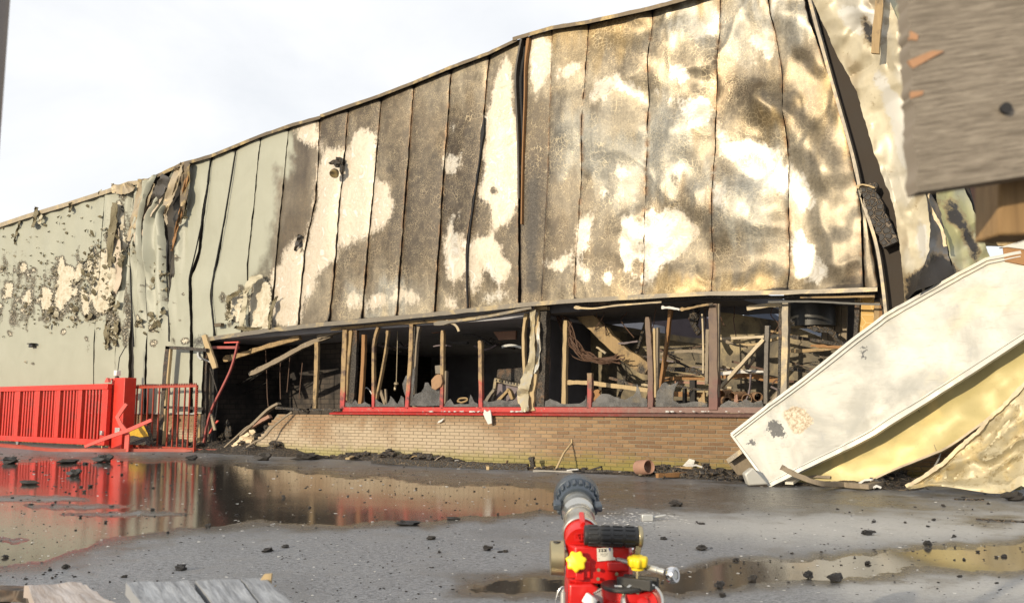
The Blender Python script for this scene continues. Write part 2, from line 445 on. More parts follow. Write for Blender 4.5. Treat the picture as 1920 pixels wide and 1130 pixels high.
    fm = n.step(n.math('ADD', foam, n.math('MULTIPLY', n.math('SUBTRACT', nf, .5), 1.5)), .48, .60)
    c = n.mix(rim, c, n.mix(n.step(nf, .40, .72), (.018, .015, .011), (.17, .14, .09)))
    c = n.mix(fm, c, n.ramp(n.math('MULTIPLY_ADD', nm, .6, n.math('MULTIPLY', nf, .4)), [(.34, (.26, .20, .13)), (.46, (.46, .41, .31)), (.62, (.60, .57, .48))]))
    dm = thr(dark, .12, .5, nf)
    c = n.mix(dm, c, (.028, .022, .017))
    keep = n.math('MULTIPLY', n.math('SUBTRACT', 1.0, pm), n.math('SUBTRACT', 1.0, rim))
    met = n.math('MULTIPLY', keep, n.math('MULTIPLY_ADD', gold, .38, n.math('MULTIPLY_ADD', bm, -.10, .20)), clamp=True)
    rg = n.math('MULTIPLY_ADD', nf, .22, n.math('MULTIPLY_ADD', bm, -.06, n.math('MULTIPLY_ADD', keep, n.math('MULTIPLY_ADD', gold, -.08, -.08), .42)))
    rg = n.math('MAXIMUM', rg, n.math('MULTIPLY', rim, .8))
    h = n.math('ADD', n.math('MULTIPLY', e, .5), n.math('ADD', n.math('MULTIPLY', nf, .35), n.math('MULTIPLY', rim, n.noise(flat, 30, 4, .7))))
    emb = n.wave(co, 26, 0, 0)        # fine embossing of the sheet
    h = n.math('ADD', h, n.math('MULTIPLY', emb, n.math('MULTIPLY', keep, .3)))
    n.bump(n.math('MULTIPLY', h, n.math('MULTIPLY_ADD', gold, -.6, 1.0)), .35, .012)
    return n.set(c, rg, met)
M['panel'] = panel_mat()

def corner_mat():
    n = N('corner_skin'); co = n.coord(); st = n.attr('mc').outputs['Color']; A = n.sep(n.attr('ma').outputs['Color']); B = n.sep(n.attr('mb').outputs['Color'])
    b = n.noise(co, 3.5, 5, .6, .6); f = n.noise(co, 16, 5, .7)
    c = n.mix(1.0, st, n.ramp(b, [(.3, .84), (.5, 1.0), (.7, 1.12)]), 'MULTIPLY'); c = n.mix(n.math('MULTIPLY', n.step(f, .60, .72), .4), c, (.22, .16, .09))
    ed = n.math('MULTIPLY_ADD', f, .5, n.math('MULTIPLY', b, .5)); off = n.math('MULTIPLY', n.math('SUBTRACT', ed, .5), 2.0)
    c = n.mix(n.math('MULTIPLY', n.step(n.math('ADD', A[1], off), .3, .7), .8), c, (.54, .53, .50))
    dm = n.math('ADD', B[2], off); c = n.mix(n.math('MULTIPLY', n.step(dm, .12, .42), .7), c, (.23, .165, .085)); c = n.mix(n.step(dm, .36, .62), c, (.032, .028, .025))
    n.bump(f, .10, .01); return n.set(c, n.math('MULTIPLY_ADD', b, .2, .34), .12)
M['corner_skin'] = corner_mat()
def sheet(name, base, dirt, gold=0.0, rough=.42, metal=.25, stain=.2, sc=1.0):
    n = N(name); co = n.coord()
    a = n.noise(co, 1.6*sc, 6, .6, .5); b = n.noise(co, 7*sc, 6, .68); f = n.noise(co, 30*sc, 5, .7)
    c = n.mix(a, mul(base, .72), mul(base, 1.12))
    if gold: c = n.mix(n.step(a, .48, .66), c, n.mix(gold, base, (.68, .50, .20)))
    c = n.mix(n.step(b, 1-stain-.1, 1-stain+.16), c, dirt)
    c = n.mix(n.math('MULTIPLY', n.step(f, .62, .74), .5), c, mul(dirt, .8))
    n.bump(n.math('ADD', b, n.math('MULTIPLY', f, .4)), .18, .012)
    return n.set(c, n.math('MULTIPLY_ADD', b, .25, rough-.1), metal)
M['sheet_white'] = sheet('pale_sheet', (.50, .49, .45), (.30, .26, .19), .25, .40, .15, .22)
M['sheet_yellow'] = sheet('yellowed_sheet', (.50, .42, .19), (.30, .22, .09), .5, .45, .1, .3)
M['sheet_mottled'] = sheet('mottled_sheet', (.46, .40, .26), (.17, .115, .04), .45, .45, .15, .40, 2.0)
M['sheet_cream'] = sheet('creamy_sheet', (.47, .405, .275), (.36, .37, .38), .35, .34, .3, .40)
M['sheet_green'] = sheet('greenish_sheet', (.36, .34, .19), (.13, .10, .05), .3, .36, .35, .36)
M['sheet_dark'] = sheet('sooty_sheet', (.085, .075, .065), (.02, .018, .015), .0, .4, .4, .35)
M['trim'] = sheet('rusted_trim', (.15, .115, .075), (.06, .04, .028), .4, .5, .4, .35, 2.0)
M['trim_pale'] = sheet('pale_trim', (.38, .315, .22), (.09, .06, .035), .3, .5, .3, .28, 2.0)
M['trim_grey'] = sheet('grey_trim', (.20, .175, .14), (.06, .045, .03), .3, .45, .4, .3, 2.0)
M['foam'] = sheet('foam_core', (.50, .42, .33), (.30, .20, .12), .0, .85, 0, .25, 2.0)
M['flake'] = sheet('curled_flake', (.20, .17, .10), (.03, .025, .02), .0, .8, 0, .45, 8.0)
M['flake_pale'] = sheet('curled_pale_flake', (.46, .42, .31), (.07, .055, .04), .0, .7, 0, .25, 8.0)

def inner_panel():                       # smoke-stained insulated panels inside
    n = N('smoked_panel'); co = n.coord()
    a = n.noise(co, 1.1, 6, .65, .8); b = n.noise(co, 7, 6, .7); f = n.noise(co, 40, 3, .7)
    c = n.ramp(a, [(.34, (.03, .027, .022)), (.47, (.13, .105, .066)), (.58, (.30, .24, .135)), (.72, (.40, .32, .18))])
    c = n.mix(n.step(b, .55, .78), c, (.06, .05, .035)); c = n.mix(n.math('MULTIPLY', n.step(f, .6, .7), .35), c, (.12, .09, .05))
    n.bump(b, .15, .01)
    return n.set(c, .65)
M['inner_panel'] = inner_panel()

def frame_mat():                         # red window frames: paint low down, scorched to bare wood above
    n = N('window_frame'); co = n.coord()
    z = n.sep(n.coord('World'), 'XYZ')[2]
    a = n.noise(co, 3.2, 5, .65); g = n.noise(n.coord(scale=(16, 16, 1.4)), 3, 4)
    red = n.mix(a, (.33, .030, .03), (.44, .07, .065)); wood = n.mix(g, (.20, .125, .06), (.42, .30, .15))
    k = n.step(n.math('ADD', z, n.math('MULTIPLY', n.math('SUBTRACT', a, .5), 1.1)), 1.15, 1.55)
    c = n.mix(k, red, wood)
    c = n.mix(n.math('MULTIPLY', n.step(n.noise(co, 4.5, 6, .7), .46, .64), .85), c, (.065, .040, .038))
    x = n.sep(n.coord('World'), 'XYZ')[0]
    gr = n.math('MULTIPLY', n.step(n.math('ADD', x, n.math('MULTIPLY', a, 2.0)), -7.6, -5.2), .85)     # paint burnt dull towards the corner
    c = n.mix(gr, c, n.mix(a, (.055, .04, .034), (.16, .10, .08)))
    n.bump(g, .25, .006)
    return n.set(c, .6)
M['frame'] = frame_mat()
def rail_mat():
    n = N('window_rail'); co = n.coord('World'); a = n.noise(co, 4, 5, .65); f = n.noise(co, 16, 5, .7)
    c = n.mix(a, (.34, .018, .016), (.48, .045, .04))
    c = n.mix(n.step(f, .56, .70), c, (.30, .14, .11)); c = n.mix(n.step(n.noise(co, 26, 4, .7), .64, .70), c, (.60, .52, .45))
    x = n.sep(co, 'XYZ')[0]
    k = n.math('MULTIPLY', n.step(n.math('ADD', x, n.math('MULTIPLY', a, 2.5)), -8.2, -4.6), .9)
    c = n.mix(k, c, n.mix(f, (.05, .035, .03), (.20, .15, .12)))
    n.bump(f, .25, .006)
    return n.set(c, .5)
M['rail'] = rail_mat()

def brick_mat():
    n = N('brick'); w = n.coord('World'); r = n.rand()
    a = n.noise(w, 26, 5, .65); b = n.noise(w, .9, 5, .6, .4); fine = n.noise(w, 90, 3, .7)
    c = n.ramp(r, [(.0, (.17, .094, .050)), (.35, (.255, .153, .080)), (.7, (.32, .205, .110)), (1.0, (.20, .122, .072))])
    c = n.mix(a, mul((1, 1, 1), 0), c, 'MIX') if False else n.mix(n.math('MULTIPLY', a, .35), c, (.33, .235, .14))
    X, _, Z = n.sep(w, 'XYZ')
    c = n.mix(1.0, c, n.mix(n.step(n.math('ADD', X, n.math('MULTIPLY', b, 3.0)), -8.0, -4.5), (1, 1, 1), (.72, .68, .62)), 'MULTIPLY')  # bricks darkened towards the right: soot wash with shade painted in
    # paler low on the middle of the wall
    bl = n.math('MULTIPLY', n.step(n.math('ADD', n.math('MULTIPLY', b, 1.3), n.math('MULTIPLY', Z, -.75)), .10, .42), n.math('SUBTRACT', 1.0, n.step(n.math('ADD', X, n.math('MULTIPLY', b, 2.5)), -9.4, -6.4)))
    c = n.mix(n.math('MULTIPLY', bl, n.math('MULTIPLY_ADD', fine, .7, .25)), c, (.50, .43, .32))
    wash = n.math('MULTIPLY', n.step(a, .5, .75), .3); c = n.mix(wash, c, (.28, .23, .165))
    # moss at the foot
    ms = n.step(n.math('ADD', Z, n.math('MULTIPLY', n.math('SUBTRACT', n.noise(w, 3, 5, .7), .5), -.5)), .33, .04)
    c = n.mix(n.math('MULTIPLY', ms, .6), c, (.20, .19, .028))
    s2 = n.step(n.noise(w, 1.7, 5, .65), .56, .70); c = n.mix(n.math('MULTIPLY', s2, .35), c, (.07, .05, .035))
    n.bump(n.math('ADD', a, n.math('MULTIPLY', fine, .5)), .5, .006)
    return n.set(c, .85)
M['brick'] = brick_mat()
def mortar_mat():
    n = N('mortar'); w = n.coord('World'); a = n.noise(w, 30, 4); Z = n.sep(w, 'XYZ')[2]
    c = n.mix(a, (.17, .14, .10), (.29, .245, .18))
    c = n.mix(n.math('MULTIPLY', n.step(n.math('ADD', Z, n.math('MULTIPLY', a, -.2)), .16, -.05), .7), c, (.15, .15, .03))
    n.bump(a, .4, .005); return n.set(c, .9)
M['mortar'] = mortar_mat()
def dark_brick():
    n = N('smoked_brickwork'); co = n.coord('World', scale=(1, 1, 1))
    mp = n.new('ShaderNodeCombineXYZ'); s_ = n.sep(co, 'XYZ'); n.put(mp.inputs[0], n.math('ADD', s_[0], s_[1])); n.put(mp.inputs[1], s_[2])
    b = n.new('ShaderNodeTexBrick'); n.put(b.inputs['Vector'], mp.outputs[0]); b.inputs['Scale'].default_value = 1
    b.inputs['Brick Width'].default_value = .34; b.inputs['Row Height'].default_value = .12; b.inputs['Mortar Size'].default_value = .012
    b.inputs['Color1'].default_value = (.085, .068, .055, 1); b.inputs['Color2'].default_value = (.06, .05, .043, 1); b.inputs['Mortar'].default_value = (.03, .026, .024, 1)
    a = n.noise(co, 1.2, 5, .6)
    c = n.mix(n.step(a, .42, .66), b.outputs['Color'], (.018, .016, .016))
    n.bump(b.outputs['Fac'], -.4, .01); return n.set(c, .9)
M['dark_brick'] = dark_brick()

def asphalt_mat():
    n = N('asphalt'); w = n.coord('World'); A = n.sep(n.attr('wet').outputs['Color'])
    wet, pale = A[0], A[1]
    mid = n.noise(w, 2.4, 7, .70, .3); low = n.noise(w, .7, 4, .6); fine = n.noise(w, 28, 5, .75); grain = n.noise(w, 85, 3, .8)
    lf = n.math('MULTIPLY_ADD', mid, .65, n.math('MULTIPLY', fine, .35))
    wt = n.math('ADD', wet, n.math('MULTIPLY', n.math('SUBTRACT', lf, .5), 1.7))
    wm = n.step(wt, .32, .78); damp = n.step(wt, .02, .42)
    dry = n.mix(n.step(n.math('MULTIPLY_ADD', grain, .45, n.math('MULTIPLY', fine, .55)), .38, .62), (.10, .105, .115), (.30, .31, .33))
    dry = n.mix(n.math('MULTIPLY', n.step(mid, .42, .66), .4), dry, (.29, .293, .30)); dry = n.mix(n.math('MULTIPLY', n.step(low, .5, .35), .40), dry, (.13, .133, .14))
    dry = n.mix(n.math('MULTIPLY', pale, n.math('MULTIPLY_ADD', mid, 1.4, .20)), dry, n.mix(fine, (.30, .295, .285), (.60, .59, .56)))
    dmp = n.mix(grain, (.040, .038, .036), (.15, .142, .132))
    c = n.mix(damp, dry, dmp); c = n.mix(wm, c, n.mix(mid, (.026, .023, .020), (.060, .053, .045)))
    sp = n.math('MAXIMUM', n.step(n.noise(w, 30, 3, .8), .70, .73), n.step(n.noise(w, 11, 6, .85), .69, .71))
    c = n.mix(n.math('MULTIPLY', sp, .8), c, (.55, .55, .54))
    dk = n.step(n.noise(w, 17, 6, .8), .63, .66); c = n.mix(n.math('MULTIPLY', dk, .85), c, (.018, .017, .017))
    rg = n.math('MULTIPLY_ADD', damp, -.22, .50); rg = n.math('MULTIPLY_ADD', wm, -.20, rg)
    rg = n.math('ADD', rg, n.math('MULTIPLY', n.math('MAXIMUM', sp, dk), .4))
    rg = n.math('ADD', rg, n.math('MULTIPLY', n.math('SUBTRACT', lf, .5), n.math('MULTIPLY_ADD', wm, -.22, .30))); rg = n.math('MAXIMUM', rg, .04)
    hh = n.math('ADD', n.math('MULTIPLY', n.math('ADD', fine, grain), n.math('MULTIPLY_ADD', wm, -.980, 1.0)), n.math('MULTIPLY', n.math('MAXIMUM', sp, dk), .6))
    n.bump(hh, .7, .014)
    n.put(n.b.inputs['IOR'], n.math('MULTIPLY_ADD', wm, .30, 1.37))
    return n.set(c, rg)
M['asphalt'] = asphalt_mat()

def glass_mat():
    n = N('sooted_glass'); co = n.coord(); a = n.noise(co, 8, 5, .65)
    c = n.mix(a, (.06, .06, .06), (.20, .195, .19))
    n.put(n.b.inputs['Alpha'], n.ramp(n.noise(co, 3.5, 5, .7), [(.38, .35), (.62, .93)]))
    n.bump(a, .1, .004); return n.set(c, n.math('MULTIPLY_ADD', a, .5, .05), .0)
M['glass'] = glass_mat()

M['lining'] = plain('scorched_lining', (.034, .025, .018), .8, var=.45, sc=4, dirt=.2, dcol=(.06, .042, .026), dsc=3)
def plank_mat(name, a_, b_, stretch=(1.2, 22, 22), knots=True, moss=(.20, .19, .12), mo=.2, board=True):
    n = N(name); src = n.attr('st').outputs['Color'] if board else n.coord()
    def mp_(k):
        q = n.new('ShaderNodeMapping'); n.put(q.inputs['Vector'], src); q.inputs['Scale'].default_value = k; return q.outputs[0]
    g = n.noise(mp_(stretch), 3.2, 6, .72, .25); g2 = n.noise(mp_(mul(stretch, 3)), 3.2, 4, .7); co = src; b = n.noise(co, 6, 5, .6)
    c = n.mix(n.step(g, .28, .74), a_, b_)
    c = n.mix(n.math('MULTIPLY', n.step(g2, .55, .75), .5), c, mul(a_, .55))
    c = n.mix(n.math('MULTIPLY', n.step(b, .5, .75), mo), c, moss)
    n.bump(n.math('ADD', g, n.math('MULTIPLY', g2, .5)), .6, .004); return n.set(c, .75)
M['grey_plank'] = plank_mat('weathered_plank', (.115, .092, .068), (.40, .345, .275), (7, 120, 120), mo=.45, moss=(.16, .135, .095))
M['silver_plank'] = plank_mat('silvered_plank', (.13, .135, .145), (.44, .455, .475), (20, 1.3, 20), mo=.25, moss=(.11, .11, .115))
M['torn_wood'] = plain('torn_wood', (.40, .22, .12), .8, var=.3, sc=40)
M['post_wood'] = plank_mat('post_wood', (.20, .12, .05), (.34, .21, .09), (18, 18, 1.0), board=False)
M['leg_wood'] = plank_mat('leg_wood', (.14, .13, .118), (.36, .34, .31), (18, 18, 1.0), board=False)
M['pole'] = plain('pole_paint', (.20, .17, .15), .55, var=.2)
# ------------------------------------------------------------------ masks: stains, bare places and painted sheen, outlined where they sit on the facade
GX0, GY0, GST = -240, -140, 2.0
GW, GH = 1120, 640
_gx, _gy = np.meshgrid(GX0+np.arange(GW)*GST, GY0+np.arange(GH)*GST)
def poly_mask(polys, warp=7.0, soft=5, drip=0):
    m = np.zeros((GH, GW), bool)
    wx = (fbm(_gx/26, _gy/26, 3)-.5)*2*warp; wy = (fbm(_gx/26, _gy/26, 9)-.5)*2*warp
    if drip: wy = wy + (fbm(_gx/9, _gy/90, 15, 3)-.5)*2*drip
    for P in polys:
        if len(P) == 4 and not isinstance(P[0], tuple):         # ellipse cx, cy, rx, ry
            cx, cy, rx, ry = P; t = np.linspace(0, 2*np.pi, 20, endpoint=False); P = [(cx+rx*np.cos(a), cy+ry*np.sin(a)) for a in t]
        xs = [p[0] for p in P]; ys = [p[1] for p in P]
        i0 = max(int((min(ys)-(warp*2+drip)-GY0)/GST), 0); i1 = min(int((max(ys)+(warp*2+drip)-GY0)/GST)+2, GH)
        j0 = max(int((min(xs)-warp*2-GX0)/GST), 0); j1 = min(int((max(xs)+warp*2-GX0)/GST)+2, GW)
        if i1 <= i0 or j1 <= j0: continue
        x = (_gx+wx)[i0:i1, j0:j1]; y = (_gy+wy)[i0:i1, j0:j1]; ins = np.zeros(x.shape, bool)
        for k in range(len(P)):
            (xa, ya), (xb, yb) = P[k], P[k-1]
            with np.errstate(divide='ignore', invalid='ignore'):
                c = ((ya > y) != (yb > y)) & (x < (xb-xa)*(y-ya)/((yb-ya) if yb != ya else 1e-9)+xa)
            ins ^= c
        m[i0:i1, j0:j1] |= ins
    f = m.astype(float)
    for _ in range(2):
        for ax in (0, 1):
            k = soft; c = np.cumsum(np.pad(f, [(k+1, k) if a == ax else (0, 0) for a in (0, 1)], mode='edge'), axis=ax)
            f = (np.take(c, np.arange(2*k+1, c.shape[ax]), ax) - np.take(c, np.arange(0, c.shape[ax]-2*k-1), ax))/(2*k+1)
    return f
def sample(m, px, py):
    x = np.clip((np.asarray(px)-GX0)/GST, 0, GW-1.01); y = np.clip((np.asarray(py)-GY0)/GST, 0, GH-1.01)
    i, j = y.astype(int), x.astype(int); fx, fy = x-j, y-i
    return (m[i, j]*(1-fx)+m[i, j+1]*fx)*(1-fy)+(m[i+1, j]*(1-fx)+m[i+1, j+1]*fx)*fy

# ------------------------------------------------------------------ ground
WETP = [[(-60, 868), (200, 860), (450, 876), (700, 900), (1060, 922), (1050, 957), (870, 975), (640, 984), (430, 985), (300, 997), (190, 1018), (90, 1052), (-60, 1066)],
        [(850, 1106), (960, 1085), (1060, 1077), (1230, 1074), (1400, 1050), (1560, 1045), (1700, 1030), (1980, 1012), (1980, 1074), (1780, 1068), (1700, 1066), (1560, 1086), (1400, 1100), (1280, 1111), (1060, 1116), (900, 1115)],
        [(1700, 972), (1980, 976), (1980, 984), (1800, 980)]]
DRYP = [[(-60, 929), (120, 928), (180, 935), (100, 941), (-60, 941)], [(40, 946), (200, 943), (280, 948), (180, 953), (60, 953)], [(100, 962), (260, 957), (390, 962), (300, 969), (120, 967)],
        [(-60, 1008), (60, 1008), (30, 1016), (-60, 1016)]]
DAMPP = [[(-60, 845), (400, 850), (900, 880), (1400, 905), (1980, 935), (1980, 958), (1500, 962), (1240, 960), (1060, 958), (800, 985), (400, 1000), (-60, 1110)],
         [(820, 1118), (860, 1070), (1230, 1062), (1560, 1036), (1980, 1000), (1980, 1082), (1560, 1098), (1280, 1122)]]
PALEP = [[(1220, 968), (1500, 960), (1980, 962), (1980, 1006), (1700, 1016), (1480, 1012), (1300, 998), (1200, 985)], [(1500, 1085), (1700, 1075), (1980, 1084), (1980, 1125), (1600, 1120)]]
wet_m = poly_mask(WETP, 10, 4)*(1-poly_mask(DRYP, 4, 1)); damp_m = poly_mask(DAMPP, 10, 6); sheen_m = poly_mask([[(1050, 906), (1250, 912), (1400, 918), (1660, 926), (1700, 950), (1400, 956), (1240, 960), (1050, 958)], [(300, 872), (700, 885), (1060, 905), (1060, 930), (600, 905), (300, 890)]], 14, 8); pale_m = poly_mask(PALEP, 10, 8)

angs = np.concatenate([np.arange(-36, 36, .22), np.arange(36, 324, 4.0)])
radii = np.concatenate([[.02, .5, 1, 1.5, 2, 2.5], np.geomspace(2.9, 32, 150), np.geomspace(36, 4000, 16)])
th = AZ - np.radians(angs)
gxw = CAM.x + np.outer(radii, np.cos(th)); gyw = CAM.y + np.outer(radii, np.sin(th))
gz = (fbm(gxw*.5, gyw*.5, 5)-.5)*.012
gz[radii > 34] = 0
Pg = np.stack([gxw, gyw, gz], -1)
d_ = Pg-np.array(CAM); zf = d_ @ np.array(FWD); zf_ok = zf > .5; zz = np.where(zf_ok, zf, 1)
gpx = np.where(zf_ok & (np.abs(d_ @ np.array(RGT)/zz) < 1.2), CX+FPX*(d_ @ np.array(RGT))/zz, -1e4); gpy = np.where(zf_ok, CY-FPX*(d_ @ np.array(UPV))/zz, 2000)
inside = (gpx > -200) & (gpx < 1980) & (gpy < 1136)
wv = np.where(inside, sample(wet_m, gpx, gpy)*.85 + sample(damp_m, gpx, gpy)*.26 + sample(sheen_m, gpx, gpy)*.22, np.where(fbm(gxw*.3, gyw*.3, 31) > .58, .8, .2)*np.ones_like(gpx))
pv = np.where(inside, sample(pale_m, gpx, gpy), 0)
mb = MB(); n_r, n_a = gxw.shape
mb.v = [Vector(p) for p in Pg.reshape(-1, 3)]
mb.f = [(i*n_a+j, i*n_a+(j+1) % n_a, (i+1)*n_a+(j+1) % n_a, (i+1)*n_a+j) for i in range(n_r-1) for j in range(n_a)]
wet_attr = np.stack([wv, pv, 0*wv, 0*wv+1], -1).reshape(-1, 4)
mb.f = [f[::-1] for f in mb.f]
struct(mb, 'asphalt_ground', M['asphalt'], attrs={'wet': wet_attr})

# ------------------------------------------------------------------ the burnt factory
BLD = thing('factory_building', 'burnt factory with scorched, buckled metal facade above a brick parapet', 'factory', (-12, 0, 0))

ZS = wp(960, 779).z                        # underside of the red window sill
ZP = ZS                                    # top of the plinth under the sheet wall at the left

BARE_SHEEN = [[(549, 240), (598, 227), (598, 275), (580, 284), (562, 262)],
        [(600, 235), (607, 280), (615, 288), (646, 268), (643, 342), (633, 448), (624, 488), (598, 510), (575, 560), (562, 589), (558, 483), (584, 439), (593, 355), (598, 311)],
        [(655, 275), (677, 235), (708, 240), (704, 315), (700, 386), (691, 448), (669, 448), (638, 474), (634, 439), (645, 340)],
        [(704, 342), (735, 355), (737, 386), (717, 430), (697, 442)],
        [(511, 505), (530, 490), (558, 434), (563, 445), (569, 470), (556, 611), (505, 618)],
        [(917, 175), (943, 90), (959, 106), (965, 202), (976, 255), (976, 382), (959, 414), (933, 478), (965, 510), (938, 536), (906, 499), (880, 552), (880, 467), (896, 441), (927, 457), (922, 382), (901, 361), (911, 276), (903, 250)],
        [(827, 489), (838, 420), (853, 372), (857, 425), (874, 441), (872, 520), (846, 520)], (853, 240, 5, 15), (847, 308, 11, 18),
        [(985, 80), (1028, 60), (1030, 130), (1020, 160), (1011, 185), (998, 160)],
        (1012, 191, 4, 8), (1004, 409, 7, 15), (1161, 319, 9, 21), (1134, 353, 10, 11), (1060, 441, 9, 5), (1190, 369, 9, 5),
        [(1083, 409), (1106, 386), (1113, 446), (1094, 478), (1094, 500), (1124, 505), (1100, 520), (1080, 520)],
        [(1166, 388), (1182, 404), (1198, 414), (1201, 528), (1188, 520), (1170, 500), (1161, 473)], [(1142, 508), (1152, 500), (1148, 530), (1136, 548), (1132, 530)],
        [(1205, 409), (1222, 388), (1241, 396), (1262, 390), (1280, 382), (1285, 415), (1308, 436), (1299, 455), (1278, 475), (1245, 489), (1222, 520), (1207, 552)],
        [(1018, 494), (1030, 480), (1040, 495), (1060, 472), (1072, 476), (1066, 500), (1048, 508), (1044, 530), (1038, 508)],
        (1275, 140, 17, 17), [(1036, 130), (1098, 124), (1097, 138), (1044, 148)], [(1105, 168), (1140, 148), (1185, 152), (1213, 172), (1212, 186), (1160, 170), (1110, 190)],  # the arcs are sheen on the sheet, painted as pale colour
        [(1222, 168), (1250, 178), (1290, 188), (1336, 184), (1335, 225), (1300, 240), (1285, 215), (1262, 190), (1224, 184)],
        [(1345, 225), (1372, 256), (1400, 262), (1450, 272), (1472, 300), (1472, 370), (1455, 350), (1435, 300), (1400, 282), (1370, 290), (1347, 310)],
        (1352, 366, 14, 26), (1372, 385, 3, 28), (1374, 445, 2, 9),
        [(1480, 440), (1500, 420), (1515, 450), (1550, 500), (1540, 525), (1490, 520), (1478, 540)], [(1478, 297), (1498, 320), (1530, 380), (1500, 390), (1480, 350)],
        [(1290, 52), (1340, 42), (1340, 64), (1300, 72)], [(1400, 70), (1425, 70), (1448, 100), (1440, 112), (1405, 92)], [(1380, 114), (1455, 110), (1455, 118), (1380, 120)],  # sheen near the top of the dented sheets, painted as pale colour
        (760, 560, 30, 12), (700, 570, 22, 10), (850, 560, 10, 18), (660, 560, 14, 16), (930, 555, 30, 8)]
HOLE = [(927, 358, 8, 9), (1192, 500, 11, 18), (855, 425, 5, 16), (941, 440, 10, 18), (938, 30, 1, 1)]
FOAM = [[(107, 503), (110, 482), (119, 476), (121, 497), (136, 499), (138, 516), (133, 541), (136, 553), (124, 569), (115, 579), (107, 575), (105, 559), (108, 541)],
        [(80, 544), (85, 538), (96, 541), (101, 559), (93, 578), (81, 590), (78, 572)], [(136, 544), (146, 538), (150, 547), (146, 556), (138, 555)], [(155, 547), (160, 538), (164, 553), (169, 578), (161, 596), (155, 581)],
        [(177, 516), (186, 476), (201, 466), (214, 466), (214, 491), (223, 485), (222, 547), (214, 575), (198, 584), (186, 590), (177, 569), (175, 544)],
        [(217, 373), (229, 383), (228, 423), (231, 460), (222, 479), (214, 485), (214, 454), (222, 423), (214, 398)], [(161, 503), (174, 466), (178, 463), (174, 491), (167, 516)], [(139, 522), (149, 488), (155, 491), (152, 516), (143, 535)],
        [(46, 553), (56, 538), (60, 544), (57, 572), (51, 575)], [(9, 544), (15, 531), (22, 544), (19, 559), (11, 556)], [(37, 497), (46, 488), (50, 503), (40, 513)], [(-40, 540), (-28, 520), (-18, 545), (-30, 580)],
        [(468, 530), (492, 519), (506, 536), (503, 616), (469, 618), (464, 570)], [(425, 575), (436, 556), (456, 550), (448, 604), (436, 600)],
        [(250, 590), (258, 585), (262, 605), (256, 612)], [(284, 610), (290, 608), (292, 622), (285, 620)], [(286, 640), (293, 638), (292, 650), (286, 648)], [(336, 636), (352, 632), (356, 640), (340, 644)]]
rg_ = random.Random(3)
for _ in range(110):                        # small torn places on the ribbed sheet
    x, y = rg_.uniform(-60, 200), rg_.gauss(545, 42); a, b = rg_.uniform(1.5, 4), rg_.uniform(2, 6)
    FOAM.append((x, y, a, b))
for _ in range(60):
    x, y = rg_.uniform(235, 345), rg_.uniform(455, 655); a, b = rg_.uniform(1.2, 3), rg_.uniform(1.5, 4)
    FOAM.append((x, y, a, b))
DARK = [(632, 311, 12, 20), [(340, 303), (352, 305), (350, 420), (340, 500), (333, 430), (336, 360)], (598, 480, 3, 40), (562, 480, 6, 14), (508, 470, 1, 1),
        [(196, 360), (212, 352), (208, 430), (200, 470), (206, 500), (196, 520), (190, 450)], [(225, 352), (262, 345), (256, 400), (240, 440), (232, 410), (240, 370)],
        [(244, 470), (252, 450), (250, 520), (246, 590), (240, 560)], (1042, 535, 9, 4),
        [(1430, 545), (1470, 520), (1475, 546), (1430, 550)], [(1560, 520), (1618, 510), (1620, 540), (1550, 540)], [(600, 590), (740, 580), (740, 592), (600, 606)],
        [(980, 340), (1024, 300), (1014, 560), (980, 560)], [(300, 650), (392, 615), (398, 632), (385, 660)], (1248, 300, 1, 1), [(1240, 330), (1275, 300), (1284, 360), (1270, 370)]]
CHARP = [[(150, 455), (157, 458), (148, 505), (138, 545), (130, 547), (138, 510)], [(178, 442), (182, 446), (174, 500), (167, 532), (158, 532), (168, 490)], [(173, 520), (180, 480), (190, 465), (186, 500), (178, 540), (181, 570), (184, 602), (172, 606), (166, 560)],
         [(203, 420), (212, 402), (223, 408), (225, 425), (216, 440), (214, 470), (207, 500), (199, 512), (202, 470), (198, 450)], [(194, 594), (215, 573), (223, 585), (230, 620), (205, 655), (200, 610)], [(96, 500), (104, 480), (108, 500), (106, 560), (100, 545)], [(100, 590), (106, 575), (128, 568), (134, 560), (136, 575), (120, 600), (104, 610)],
         [(74, 600), (77, 560), (80, 590), (92, 588), (104, 575), (100, 600), (86, 612)], [(26, 612), (28, 540), (36, 500), (40, 510), (33, 560), (32, 612)], [(0, 600), (3, 540), (8, 540), (6, 606)], [(48, 620), (50, 575), (60, 540), (70, 500), (76, 505), (64, 570), (56, 615)], [(228, 640), (232, 540), (238, 520), (242, 600), (240, 660)], [(216, 350), (236, 350), (238, 375), (228, 380), (218, 372)], [(228, 385), (236, 375), (238, 420), (232, 450)],
         [(-60, 600), (-52, 520), (-40, 530), (-44, 600)],
         (420, 560, 8, 12), (450, 540, 6, 10), (455, 612, 10, 6), (430, 610, 8, 6), (470, 525, 5, 8), [(500, 618), (503, 560), (508, 560), (508, 618)], [(560, 440), (567, 436), (566, 470), (560, 480)]]
rq = random.Random(17)
for _ in range(75):
    x, y, L, w_ = rq.uniform(-60, 205), rq.gauss(545, 38), rq.uniform(18, 60), rq.uniform(1.2, 3.2)
    CHARP.append([(x, y-L), (x+w_, y-L*.5), (x+w_*.6, y+L*.4), (x-2, y+L), (x-w_, y+L*.3), (x-w_*.5, y-L*.6)])
char_m = poly_mask(CHARP, 8, 1); foam_w = smooth(poly_mask(FOAM, 5, 2), .06, .3)
bare_sheen_m = poly_mask(BARE_SHEEN, 12, 4, 22)*(1-poly_mask(HOLE, 4, 2)); foam_m = poly_mask(FOAM, 5, 1); dark_m = poly_mask(DARK, 7, 5)*.62

